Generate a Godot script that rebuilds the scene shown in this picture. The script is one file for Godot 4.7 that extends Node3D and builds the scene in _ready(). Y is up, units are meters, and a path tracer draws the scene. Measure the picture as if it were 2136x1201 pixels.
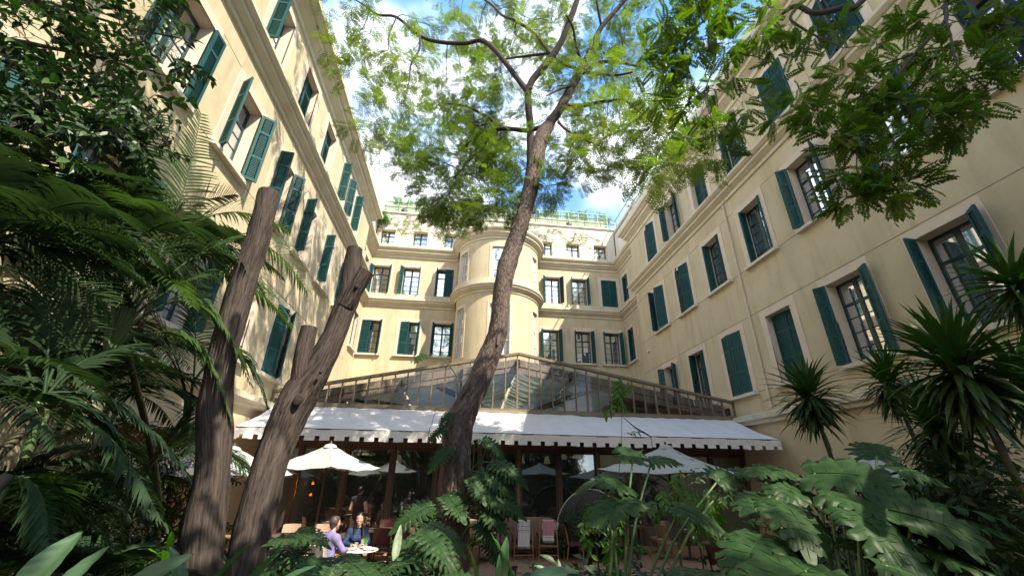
extends Node3D

const FLOOR_Y := -0.35
const RIGHT_X := 11.4
const LEFT_X := -7.1
const BACK_Z := -28.5
const WING_END_Z := -24.5
var rng := RandomNumberGenerator.new()
var taken := {}
var mats := {}
var shared := {}

# ---------------------------------------------------------------- mesh builder
class Shape:
	var v := PackedVector3Array()
	var n := PackedVector3Array()
	var uv := PackedVector2Array()
	var idx := PackedInt32Array()
	var col := PackedColorArray()
	var tint := Color.WHITE
	var colored := false

	func vert(p: Vector3, nn: Vector3, u := Vector2.ZERO) -> int:
		v.append(p); n.append(nn); uv.append(u); col.append(tint)
		return v.size() - 1

	func tri_i(a: int, b: int, c: int) -> void:   # counter-clockwise from the front
		idx.append(a); idx.append(c); idx.append(b)

	func tri(a: Vector3, b: Vector3, c: Vector3) -> void:
		var nn := (b - a).cross(c - a).normalized()
		var i := vert(a, nn, Vector2(0, 0)); vert(b, nn, Vector2(1, 0)); vert(c, nn, Vector2(1, 1))
		tri_i(i, i + 1, i + 2)

	func quad(a: Vector3, b: Vector3, c: Vector3, d: Vector3) -> void:
		var nn := (c - a).cross(d - b).normalized()
		var i := vert(a, nn, Vector2(0, 0)); vert(b, nn, Vector2(1, 0)); vert(c, nn, Vector2(1, 1)); vert(d, nn, Vector2(0, 1))
		tri_i(i, i + 1, i + 2); tri_i(i, i + 2, i + 3)

	func box(c: Vector3, s: Vector3, b := Basis.IDENTITY) -> void:
		var h := s * 0.5
		var p := []
		for k in 8:
			p.append(c + b * Vector3(h.x * (1 if k & 1 else -1), h.y * (1 if k & 2 else -1), h.z * (1 if k & 4 else -1)))
		quad(p[4], p[5], p[7], p[6]); quad(p[1], p[0], p[2], p[3])
		quad(p[5], p[1], p[3], p[7]); quad(p[0], p[4], p[6], p[2])
		quad(p[6], p[7], p[3], p[2]); quad(p[0], p[1], p[5], p[4])

	func box2(lo: Vector3, hi: Vector3) -> void:
		box((lo + hi) * 0.5, hi - lo)

	# a box whose long edges along y are chamfered
	func bar(a: Vector3, b: Vector3, w: float, d: float, up := Vector3.UP) -> void:
		var ax := (b - a).normalized()
		if absf(ax.dot(up)) > 0.95: up = Vector3(1, 0, 0)
		var sx := up.cross(ax).normalized()
		var sy := ax.cross(sx)
		box((a + b) * 0.5, Vector3(w, d, a.distance_to(b)), Basis(sx, sy, ax))

	func grid(f: Callable, nu: int, nv: int, closed_u := false) -> void:
		var base := v.size()
		var pts := []
		for j in nv + 1:
			for i in nu + 1:
				pts.append(f.call(float(i) / nu, float(j) / nv))
		var w := nu + 1
		for j in nv + 1:
			for i in nu + 1:
				var i0 := i - 1; var i1 := i + 1
				if closed_u:
					if i0 < 0: i0 = nu - 1
					if i1 > nu: i1 = 1
				else:
					i0 = maxi(i0, 0); i1 = mini(i1, nu)
				var du: Vector3 = pts[j * w + i1] - pts[j * w + i0]
				var dv: Vector3 = pts[mini(j + 1, nv) * w + i] - pts[maxi(j - 1, 0) * w + i]
				vert(pts[j * w + i], du.cross(dv).normalized(), Vector2(float(i) / nu, float(j) / nv))
		for j in nv:
			for i in nu:
				var a := base + j * w + i
				tri_i(a, a + 1, a + w + 1); tri_i(a, a + w + 1, a + w)

	# tapered tube through points (Vector4: position and radius); wobble makes it uneven like wood
	func tube(path: Array, sides: int, cap := true, wobble := 0.0, noise: FastNoiseLite = null, vscale := 1.0) -> void:
		if path.size() < 2: return
		var base := v.size()
		var side := Vector3.ZERO
		var length := 0.0
		var m := path.size()
		var pos := []
		for p in path: pos.append(Vector3(p.x, p.y, p.z))
		for j in m:
			var t: Vector3 = (pos[mini(j + 1, m - 1)] - pos[maxi(j - 1, 0)]).normalized()
			if j == 0:
				side = t.cross(Vector3(0.3, 0.2, 1.0)).normalized()
			side = (side - t * side.dot(t)).normalized()
			var other := t.cross(side)
			if j > 0: length += pos[j].distance_to(pos[j - 1])
			for i in sides + 1:
				var a := TAU * float(i % sides) / sides
				var d := side * cos(a) + other * sin(a)
				var r: float = path[j].w
				if wobble > 0.0:
					r *= 1.0 + wobble * noise.get_noise_3d(cos(a) * 60.0 + pos[j].x * 30.0, length * 45.0, sin(a) * 60.0)
				vert(pos[j] + d * r, d, Vector2(float(i) / sides, length * vscale))
		for j in m - 1:
			for i in sides:
				var a := base + j * (sides + 1) + i
				tri_i(a, a + 1, a + sides + 2); tri_i(a, a + sides + 2, a + sides + 1)
		if cap:
			for e in [0, m - 1]:
				var t: Vector3 = (pos[1] - pos[0]).normalized() * -1.0 if e == 0 else (pos[m - 1] - pos[m - 2]).normalized()
				var c := vert(pos[e], t, Vector2(0.5, 0.5))
				for i in sides:
					var p: int = base + e * (sides + 1) + i
					var q := vert(v[p], t, Vector2(0.5, 0.5)); var s := vert(v[p + 1], t, Vector2(0.5, 0.5))
					if e == 0: tri_i(c, s, q)
					else: tri_i(c, q, s)

	func lathe(profile: Array, sides: int, at := Vector3.ZERO) -> void:   # profile of (radius, height), upwards
		grid(func(a: float, b: float) -> Vector3:
			var k := b * (profile.size() - 1)
			var i := mini(int(k), profile.size() - 2)
			var p: Vector2 = profile[i].lerp(profile[i + 1], k - i)
			return at + Vector3(cos(-a * TAU) * p.x, p.y, sin(-a * TAU) * p.x), sides, profile.size() - 1, true)

	func add(o: Shape, x := Transform3D.IDENTITY) -> void:
		var base := v.size()
		for i in o.v.size():
			v.append(x * o.v[i]); n.append((x.basis * o.n[i]).normalized()); uv.append(o.uv[i]); col.append(o.col[i])
		for i in o.idx: idx.append(base + i)
		colored = colored or o.colored

	func mesh() -> ArrayMesh:
		var a := []
		a.resize(Mesh.ARRAY_MAX)
		a[Mesh.ARRAY_VERTEX] = v; a[Mesh.ARRAY_NORMAL] = n; a[Mesh.ARRAY_TEX_UV] = uv; a[Mesh.ARRAY_TEX_UV2] = uv; a[Mesh.ARRAY_INDEX] = idx
		if colored: a[Mesh.ARRAY_COLOR] = col
		var am := ArrayMesh.new()
		am.add_surface_from_arrays(Mesh.PRIMITIVE_TRIANGLES, a)
		return am

# ---------------------------------------------------------------- scene tree helpers
func numbered(parent: Node, called: String) -> String:
	var key := str(parent.get_instance_id()) + called
	var k: int = taken.get(key, 0)
	taken[key] = k + 1
	return called if k == 0 else "%s_%03d" % [called, k]

func put(called: String, mesh, m: Material, parent: Node = self, x := Transform3D.IDENTITY) -> MeshInstance3D:
	var o := MeshInstance3D.new()
	o.mesh = mesh.mesh() if mesh is Shape else mesh
	if m: o.material_override = m
	o.name = numbered(parent, called)
	o.transform = x
	parent.add_child(o, true)
	return o

func tag(o: Node, label: String, category: String, group := "", kind := "") -> Node:
	o.set_meta("label", label); o.set_meta("category", category)
	if group: o.set_meta("group", group)
	if kind: o.set_meta("kind", kind)
	return o

func thing(called: String, label: String, category: String, at := Vector3.ZERO, turn := 0.0, group := "") -> Node3D:
	var o := Node3D.new()
	o.name = numbered(self, called)
	add_child(o, true)
	o.position = at; o.rotation.y = turn
	tag(o, label, category, group)
	return o

func struct(called: String, mesh, m: Material) -> MeshInstance3D:
	var o := put(called, mesh, m)
	o.set_meta("kind", "structure"); o.set_meta("label", called.replace("_", " ")); 
	return o

func copies(called: String, mesh: Mesh, m: Material, xs: Array, parent: Node, colors: Array = []) -> MultiMeshInstance3D:
	var mm := MultiMesh.new()
	mm.transform_format = MultiMesh.TRANSFORM_3D
	mm.use_colors = colors.size() > 0
	mm.mesh = mesh
	mm.instance_count = xs.size()
	for i in xs.size():
		mm.set_instance_transform(i, xs[i])
		if colors.size() > 0: mm.set_instance_color(i, colors[i])
	var o := MultiMeshInstance3D.new()
	o.multimesh = mm
	o.material_override = m
	o.name = numbered(parent, called)
	parent.add_child(o, true)
	return o

# ---------------------------------------------------------------- materials
func noise_tex(seed_: int, freq: float, lo: Color, hi: Color, size := 256, kind := FastNoiseLite.TYPE_SIMPLEX_SMOOTH, octaves := 5, as_normal := false, bump := 4.0) -> NoiseTexture2D:
	var f := FastNoiseLite.new()
	f.seed = seed_; f.frequency = freq; f.noise_type = kind; f.fractal_octaves = octaves
	var t := NoiseTexture2D.new()
	t.noise = f; t.width = size; t.height = size; t.seamless = true
	if as_normal:
		t.as_normal_map = true; t.bump_strength = bump
	else:
		var g := Gradient.new()
		g.set_color(0, lo.linear_to_srgb()); g.set_color(1, hi.linear_to_srgb())
		t.color_ramp = g
	return t

func mat(called: String, c: Color, rough := 0.8, metal := 0.0) -> StandardMaterial3D:
	var m := StandardMaterial3D.new()
	m.resource_name = called
	m.albedo_color = c.linear_to_srgb()
	m.roughness = rough; m.metallic = metal
	mats[called] = m
	return m

# base colour varied by two world-space noises, with a fine bump
func rough_mat(called: String, lo: Color, hi: Color, rough: float, scale: float, freq := 0.02, bump := 0.0, seed_ := 1) -> StandardMaterial3D:
	var m := mat(called, Color.WHITE, rough)
	m.albedo_texture = noise_tex(seed_, freq, lo, hi)
	m.uv1_triplanar = true; m.uv1_world_triplanar = true
	m.uv1_scale = Vector3.ONE * scale
	if bump > 0.0:
		m.normal_enabled = true
		m.normal_texture = noise_tex(seed_ + 7, 0.06, lo, hi, 256, FastNoiseLite.TYPE_SIMPLEX_SMOOTH, 4, true, bump)
		m.normal_scale = 1.0
	return m

func leaf_mat(called: String, c: Color, back: Color, rough := 0.45) -> StandardMaterial3D:
	var m := mat(called, c, rough)
	m.backlight_enabled = true
	m.backlight = back
	m.cull_mode = BaseMaterial3D.CULL_DISABLED
	m.vertex_color_use_as_albedo = true
	return m

func make_sky() -> PanoramaSkyMaterial:
	var w := 1024; var h := 512
	var img := Image.create(w, h, false, Image.FORMAT_RGBF)
	var f := FastNoiseLite.new(); f.seed = 11; f.frequency = 1.3; f.fractal_octaves = 6; f.fractal_gain = 0.52
	var g := FastNoiseLite.new(); g.seed = 5; g.frequency = 0.7; g.fractal_octaves = 3
	for j in h:
		var el := (0.5 - (j + 0.5) / h) * PI
		for i in w:
			var az := (i + 0.5) / w * TAU
			var d := Vector3(cos(el) * sin(az), sin(el), cos(el) * cos(az))
			var y := maxf(d.y, 0.0)
			var blue := Color(0.085, 0.205, 0.44).lerp(Color(0.22, 0.36, 0.56), pow(1.0 - y, 2.0))
			var c := blue
			if d.y > -0.02:
				var q := d / (y * 0.8 + 0.35)
				var n := f.get_noise_3d(q.x + 3.1, q.y, q.z) + 0.55 * g.get_noise_3d(q.x, q.y + 4.0, q.z) + CLOUD_BIAS
				var cov := smoothstep(-0.02, 0.42, n + lerpf(0.36, -0.16, smoothstep(0.55, 0.88, y)))
				c = blue.lerp(Color(0.97, 1.0, 1.05) * (0.62 + 0.34 * clampf(n + 0.1, 0.0, 1.0)), cov)
			else:
				c = Color(0.30, 0.32, 0.30)
			img.set_pixel(i, j, c)
	var p := PanoramaSkyMaterial.new()
	p.panorama = ImageTexture.create_from_image(img)
	return p

const CLOUD_BIAS := -0.05
const SKY_ENERGY := 1.4
const SUN_ENERGY := 1.4
const EXPOSURE := 2.35

func _ready() -> void:
	rng.seed = 20240
	# ---- camera, sky, sun, exposure
	var cam := Camera3D.new()
	cam.name = "camera"
	cam.position = Vector3(0, 1.8, 0)
	cam.rotation_order = EULER_ORDER_YXZ
	cam.rotation_degrees = Vector3(24.785, -6.466, 0.98)
	cam.fov = 70.45; cam.near = 0.05; cam.far = 400.0
	add_child(cam)
	var env := Environment.new()
	env.background_mode = Environment.BG_SKY
	env.sky = Sky.new()
	env.sky.sky_material = make_sky()
	env.background_energy_multiplier = SKY_ENERGY
	env.tonemap_mode = Environment.TONE_MAPPER_LINEAR
	env.tonemap_exposure = EXPOSURE
	env.sdfgi_enabled = true; env.ssao_enabled = true; env.ssil_enabled = true
	var we := WorldEnvironment.new()
	we.name = "world_environment"; we.environment = env
	add_child(we)
	var sun := DirectionalLight3D.new()
	sun.name = "sun"
	sun.light_energy = SUN_ENERGY; sun.light_color = Color(1.0, 0.955, 0.88); sun.light_angular_distance = 0.5
	sun.shadow_enabled = true
	add_child(sun)
	sun.look_at_from_position(Vector3(0.45, 0.8, 0.5) * 50.0, Vector3.ZERO)
	make_materials()
	more_materials()
	build_ground()
	build_hotel()
	build_pavilion()
	build_trees()
	build_plants()
	build_furniture()
	build_people()

func make_materials() -> void:
	var st := rough_mat("stucco", Color(0.54, 0.46, 0.295), Color(0.63, 0.545, 0.37), 0.92, 0.14, 0.012, 0.25, 3)
	for m in [st, mats.stucco, rough_mat("stucco_pale", Color(0.60, 0.56, 0.46), Color(0.72, 0.68, 0.58), 0.92, 0.14, 0.012, 0.25, 8)]:
		m.detail_enabled = true      # rain streaks and blotches
		m.detail_albedo = noise_tex(19, 0.02, Color(0.84, 0.81, 0.77), Color(1, 1, 1), 512)
		m.detail_albedo.color_ramp.add_point(0.45, Color(1, 0.995, 0.985))
		m.detail_uv_layer = BaseMaterial3D.DETAIL_UV_2
		m.uv2_scale = Vector3(0.16, 0.022, 1)
		m.detail_blend_mode = BaseMaterial3D.BLEND_MODE_MUL
	rough_mat("trim", Color(0.64, 0.53, 0.41), Color(0.72, 0.60, 0.47), 0.85, 0.3, 0.02, 0.2, 5)
	rough_mat("moulding", Color(0.52, 0.45, 0.32), Color(0.68, 0.61, 0.46), 0.85, 0.25, 0.02, 0.25, 6)
	rough_mat("sill_stone", Color(0.58, 0.52, 0.42), Color(0.68, 0.62, 0.51), 0.8, 0.5, 0.02, 0.2, 7)
	mat("groove", Color(0.20, 0.16, 0.10), 0.95)
	rough_mat("shutter_paint", Color(0.014, 0.066, 0.068), Color(0.022, 0.09, 0.09), 0.6, 0.4, 0.02, 0.0, 9).metallic_specular = 0.3
	rough_mat("shutter_paint_faded", Color(0.024, 0.082, 0.082), Color(0.040, 0.110, 0.106), 0.7, 0.5, 0.03, 0.0, 91).metallic_specular = 0.3
	rough_mat("shutter_paint_dark", Color(0.011, 0.050, 0.056), Color(0.017, 0.068, 0.074), 0.55, 0.5, 0.03, 0.0, 92).metallic_specular = 0.3
	rough_mat("frame_paint", Color(0.009, 0.036, 0.046), Color(0.014, 0.048, 0.058), 0.4, 0.4, 0.02, 0.0, 10)
	mat("white_paint", Color(0.62, 0.60, 0.55), 0.5)
	var pane := mat("pane", Color(0.72, 0.78, 0.84), 0.03, 0.9)
	pane.transparency = BaseMaterial3D.TRANSPARENCY_ALPHA
	pane.albedo_color.a = 0.2
	pane.metallic_specular = 1.0
	pane.cull_mode = BaseMaterial3D.CULL_DISABLED
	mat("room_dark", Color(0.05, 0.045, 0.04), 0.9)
	var cu := mat("curtain", Color(0.66, 0.64, 0.58), 0.9)
	cu.backlight_enabled = true; cu.backlight = Color(0.4, 0.4, 0.38); cu.cull_mode = BaseMaterial3D.CULL_DISABLED
	rough_mat("roofing", Color(0.22, 0.20, 0.17), Color(0.32, 0.30, 0.26), 0.9, 0.2)
	rough_mat("soil", Color(0.03, 0.022, 0.014), Color(0.075, 0.055, 0.035), 0.95, 0.6, 0.03, 6.0, 13)
	rough_mat("terracotta", Color(0.32, 0.17, 0.105), Color(0.45, 0.26, 0.16), 0.7, 0.9, 0.02, 1.5, 14)
	rough_mat("mortar", Color(0.16, 0.13, 0.10), Color(0.24, 0.2, 0.16), 0.95, 0.9)
	mat("green_metal", Color(0.30, 0.46, 0.25), 0.5)
	mat("dark_metal", Color(0.035, 0.033, 0.03), 0.45, 0.3)
	rough_mat("bronze_frame", Color(0.16, 0.125, 0.08), Color(0.24, 0.19, 0.125), 0.55, 0.6, 0.03, 0.0, 21)
	rough_mat("brown_wood", Color(0.075, 0.042, 0.025), Color(0.13, 0.075, 0.045), 0.5, 0.7, 0.03, 1.0, 22)
	rough_mat("dark_wood", Color(0.022, 0.014, 0.01), Color(0.05, 0.03, 0.02), 0.5, 0.7, 0.03, 1.0, 23)
	var aw := rough_mat("awning_cloth", Color(0.72, 0.69, 0.67), Color(0.86, 0.83, 0.80), 0.9, 0.35, 0.015, 1.5, 24)
	aw.backlight_enabled = true; aw.backlight = Color(0.34, 0.33, 0.31); aw.cull_mode = BaseMaterial3D.CULL_DISABLED
	var um := rough_mat("umbrella_cloth", Color(0.36, 0.37, 0.355), Color(0.44, 0.45, 0.43), 0.9, 0.8, 0.02, 1.5, 25)
	um.backlight_enabled = true; um.backlight = Color(0.3, 0.3, 0.28); um.cull_mode = BaseMaterial3D.CULL_DISABLED
	var bl := rough_mat("blind_cloth", Color(0.36, 0.41, 0.36), Color(0.44, 0.49, 0.44), 0.9, 0.6, 0.02, 0.0, 26)
	bl.backlight_enabled = true; bl.backlight = Color(0.8, 0.8, 0.76); bl.cull_mode = BaseMaterial3D.CULL_DISABLED

func build_ground() -> void:
	var s := Shape.new()
	s.grid(func(a: float, b: float) -> Vector3:
		return Vector3(lerpf(-150, 150, a), -0.42, lerpf(150, -150, b)), 4, 4)
	struct("ground", s, mats.soil)
	# the planted bed between the camera and the terrace, raised a little and uneven
	var nz := FastNoiseLite.new(); nz.seed = 2; nz.frequency = 0.5
	var g := Shape.new()
	g.grid(func(a: float, b: float) -> Vector3:
		var x := lerpf(LEFT_X + 0.01, RIGHT_X - 0.01, a); var z := lerpf(12.0, -9.2, b)
		var y := lerpf(0.0, -0.33, smoothstep(-4.0, -9.0, z)) + nz.get_noise_2d(x, z) * 0.08
		if b > 0.99: y = -0.415
		return Vector3(x, y, z), 60, 44)
	struct("planted_bed", g, mats.soil)
	# terrace: a mortar bed with a tile for every tile that can be told apart near the chairs
	var t := Shape.new()
	t.box2(Vector3(LEFT_X + 0.005, -0.418, -16.3), Vector3(RIGHT_X - 0.005, FLOOR_Y - 0.012, -9.0))
	var terrace := struct("terrace", t, mats.mortar)
	var variants := []
	for k in 4:
		var m := Shape.new()
		var w := 0.485; var h := 0.485
		m.box(Vector3(0, -0.016, 0), Vector3(w, 0.03, h), Basis(Vector3(0, 0, 1), (k - 1.5) * 0.002))
		variants.append(m.mesh())
	for i in 14:
		for j in 14:
			put("tile", variants[rng.randi() % 4], mats.terracotta, terrace, Transform3D(Basis.IDENTITY, Vector3(-1.6 + i * 0.5, FLOOR_Y + rng.randf_range(-0.003, 0.003), -9.3 - j * 0.5)))
	var rest := Shape.new()
	rest.box2(Vector3(LEFT_X + 0.01, -0.40, -16.2), Vector3(-1.87, FLOOR_Y - 0.002, -9.03))
	rest.box2(Vector3(5.17, -0.40, -16.2), Vector3(RIGHT_X - 0.01, FLOOR_Y - 0.002, -9.03))
	put("far_paving", rest, mats.terracotta, terrace).set_meta("kind", "stuff")

func more_materials() -> void:
	var g: StandardMaterial3D = mats.pane.duplicate()
	g.albedo_color = Color(0.55, 0.58, 0.58, 0.05)
	var g2: StandardMaterial3D = g.duplicate()
	g2.albedo_color.a = 0.03; g2.metallic = 0.0
	mats["pane_gable"] = g2
	mats["pane_front"] = g
	rough_mat("frieze_wood", Color(0.10, 0.075, 0.055), Color(0.20, 0.155, 0.115), 0.7, 0.8, 0.03, 0.0, 33)
	var ls := mat("lamp_shade", Color(0.62, 0.60, 0.54), 0.8)
	ls.backlight_enabled = true; ls.backlight = Color(0.5, 0.5, 0.45); ls.cull_mode = BaseMaterial3D.CULL_DISABLED
	ls.emission_enabled = true; ls.emission = Color(1.0, 0.92, 0.78); ls.emission_energy_multiplier = 0.22
	var lg := mat("lamp_glow", Color(0.6, 0.3, 0.12), 0.8)
	lg.emission_enabled = true; lg.emission = Color(1.0, 0.42, 0.12); lg.emission_energy_multiplier = 0.07
	lg.cull_mode = BaseMaterial3D.CULL_DISABLED
	rough_mat("maroon_leather", Color(0.075, 0.022, 0.018), Color(0.12, 0.035, 0.028), 0.45, 1.2, 0.03, 0.3, 41)
	rough_mat("brown_cloth", Color(0.22, 0.145, 0.10), Color(0.29, 0.195, 0.14), 0.95, 1.2, 0.05, 0.6, 42)
	rough_mat("tan_cloth", Color(0.36, 0.255, 0.175), Color(0.45, 0.32, 0.23), 0.95, 1.2, 0.05, 0.6, 43)
	rough_mat("oak", Color(0.26, 0.135, 0.06), Color(0.38, 0.21, 0.10), 0.45, 0.9, 0.03, 0.4, 44)
	rough_mat("pale_wood", Color(0.42, 0.31, 0.20), Color(0.52, 0.40, 0.27), 0.55, 0.9, 0.03, 0.4, 45)
	rough_mat("orange_wood", Color(0.30, 0.11, 0.035), Color(0.42, 0.17, 0.06), 0.5, 0.9, 0.03, 0.4, 46)
	mat("white_cloth", Color(0.72, 0.71, 0.69), 0.9)
	mat("steel", Color(0.45, 0.45, 0.44), 0.25, 0.9)
	var gl := mat("clear_glass", Color(0.8, 0.85, 0.85), 0.02)
	gl.transparency = BaseMaterial3D.TRANSPARENCY_ALPHA; gl.albedo_color.a = 0.18; gl.cull_mode = BaseMaterial3D.CULL_DISABLED

# ---------------------------------------------------------------- the hotel
# A facade has its own axes: x to the right as seen from the courtyard, y up, z towards the courtyard.
func wall_sheet(s: Shape, x0: float, x1: float, y0: float, y1: float, holes: Array) -> void:
	var xs := [x0, x1]; var ys := [y0, y1]
	for r in holes:
		for q in [r.position.x, r.end.x]:
			if q > x0 and q < x1 and not xs.has(q): xs.append(q)
		for q in [r.position.y, r.end.y]:
			if q > y0 and q < y1 and not ys.has(q): ys.append(q)
	xs.sort(); ys.sort()
	for i in xs.size() - 1:
		for j in ys.size() - 1:
			var c := Vector2((xs[i] + xs[i + 1]) * 0.5, (ys[j] + ys[j + 1]) * 0.5)
			var open := false
			for r in holes:
				if r.has_point(c): open = true
			if not open:
				s.quad(Vector3(xs[i], ys[j], 0), Vector3(xs[i + 1], ys[j], 0), Vector3(xs[i + 1], ys[j + 1], 0), Vector3(xs[i], ys[j + 1], 0))
				for q in 4: s.uv[s.uv.size() - 4 + q] = Vector2(s.v[s.v.size() - 4 + q].x, s.v[s.v.size() - 4 + q].y)

func moulding_path(s: Shape, path: Array, profile: Array) -> void:
	# path of Vector2(x, z) with the courtyard on the right hand seen from below; profile of (out, y) from bottom to top
	var m := path.size()
	for j in profile.size() - 1:
		for i in m - 1:
			var q := []
			for e in [[i, j], [i + 1, j], [i + 1, j + 1], [i, j + 1]]:
				q.append(offset_point(path, e[0], profile[e[1]].x, profile[e[1]].y))
			s.quad(q[0], q[1], q[2], q[3])
	for e in [0, m - 1]:
		for j in profile.size() - 1:
			var a := offset_point(path, e, profile[j].x, profile[j].y); var b := offset_point(path, e, profile[j + 1].x, profile[j + 1].y)
			var c := offset_point(path, e, 0.0, profile[j + 1].y); var d := offset_point(path, e, 0.0, profile[j].y)
			if e == 0: s.quad(d, a, b, c)
			else: s.quad(c, b, a, d)

func offset_point(path: Array, i: int, out: float, y: float) -> Vector3:
	var a: Vector2 = (path[i] - path[i - 1]).normalized() if i > 0 else Vector2.ZERO
	var b: Vector2 = (path[i + 1] - path[i]).normalized() if i < path.size() - 1 else a
	if i == 0: a = b
	var na := Vector2(-a.y, a.x); var nb := Vector2(-b.y, b.x)
	var mid := (na + nb).normalized()
	var p: Vector2 = path[i] + mid * (out / maxf(mid.dot(na), 0.3))
	return Vector3(p.x, y, p.y)

func shutter_mesh(w: float, h: float) -> ArrayMesh:
	var key := "shutter%.2f_%.2f" % [w, h]
	if not shared.has(key): shared[key] = shutter_shape(w, h).mesh()
	return shared[key]

func shutter_shape(w: float, h: float) -> Shape:
	var s := Shape.new()   # hinge along x = 0, leaf towards +x
	var t := 0.045; var b := 0.075
	s.box2(Vector3(0, 0, -t / 2), Vector3(b, h, t / 2)); s.box2(Vector3(w - b, 0, -t / 2), Vector3(w, h, t / 2))
	var rails := [0.0, h * 0.33, h * 0.72, h - 0.09]
	for y in rails: s.box2(Vector3(b, y, -t / 2 + 0.002), Vector3(w - b, y + 0.09, t / 2 - 0.002))
	s.box2(Vector3(b + 0.03, 0.09, -0.006), Vector3(w - b - 0.03, h - 0.09, 0.006))
	for k in 3:
		var y: float = rails[k] + 0.10
		while y < rails[k + 1] - 0.03:
			s.box(Vector3(w * 0.5, y + 0.02, 0), Vector3(w - 2 * b, 0.05, 0.012), Basis(Vector3.RIGHT, 0.7))
			y += 0.058
	return s

func frame_mesh(w: float, h: float, small: bool) -> ArrayMesh:
	var key := "frame%.2f_%.2f" % [w, h]
	if shared.has(key): return shared[key]
	var s := Shape.new()
	var b := 0.075; var x := w / 2
	s.box2(Vector3(-x, 0, -0.03), Vector3(-x + b, h, 0.03)); s.box2(Vector3(x - b, 0, -0.03), Vector3(x, h, 0.03))
	s.box2(Vector3(-x + b, 0, -0.028), Vector3(x - b, b, 0.028)); s.box2(Vector3(-x + b, h - b, -0.028), Vector3(x - b, h, 0.028))
	s.box2(Vector3(-0.06, b, -0.034), Vector3(0.06, h - b, 0.034))
	var tr := h * (0.62 if small else 0.70)
	s.box2(Vector3(-x + b, tr, -0.026), Vector3(-0.06, tr + 0.08, 0.026)); s.box2(Vector3(0.06, tr, -0.026), Vector3(x - b, tr + 0.08, 0.026))
	for sd in [-1, 1]:
		for y in ([0.3] if small else [0.18, 0.36, 0.54]):
			var c: float = sd * (x - b + 0.06) / 2
			s.box2(Vector3(c - (x - b - 0.06) / 2, h * y, -0.012), Vector3(c + (x - b - 0.06) / 2, h * y + 0.03, 0.012))
	shared[key] = s.mesh()
	return shared[key]

func surround_mesh(w: float, h: float, band: float, depth: float) -> ArrayMesh:
	var key := "surround%.2f_%.2f_%.2f_%.2f" % [w, h, band, depth]
	if shared.has(key): return shared[key]
	var s := Shape.new()
	var x := w / 2; var o := 0.028
	if band > 0.0:
		s.box2(Vector3(-x - band, 0, -0.01), Vector3(-x, h + band, o)); s.box2(Vector3(x, 0, -0.01), Vector3(x + band, h + band, o))
		s.box2(Vector3(-x, h, -0.01), Vector3(x, h + band, o - 0.003))
	var z1 := o - 0.001
	s.quad(Vector3(-x, 0, z1), Vector3(-x, 0, -depth), Vector3(-x, h, -depth), Vector3(-x, h, z1))
	s.quad(Vector3(x, 0, -depth), Vector3(x, 0, z1), Vector3(x, h, z1), Vector3(x, h, -depth))
	s.quad(Vector3(-x, h, z1), Vector3(-x, h, -depth), Vector3(x, h, -depth), Vector3(x, h, z1))
	s.quad(Vector3(-x, 0.003, -depth), Vector3(-x, 0.003, z1), Vector3(x, 0.003, z1), Vector3(x, 0.003, -depth))
	shared[key] = s.mesh()
	return shared[key]

func curtain_mesh(w: float, h: float) -> ArrayMesh:
	var key := "curtain%.2f_%.2f" % [w, h]
	if shared.has(key): return shared[key]
	var s := Shape.new()
	s.grid(func(a: float, b: float) -> Vector3:
		return Vector3((a - 0.5) * w, b * h, 0.03 * sin(a * 31.0) + 0.012 * sin(a * 77.0 + b)), 36, 1)
	shared[key] = s.mesh()
	return shared[key]

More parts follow.
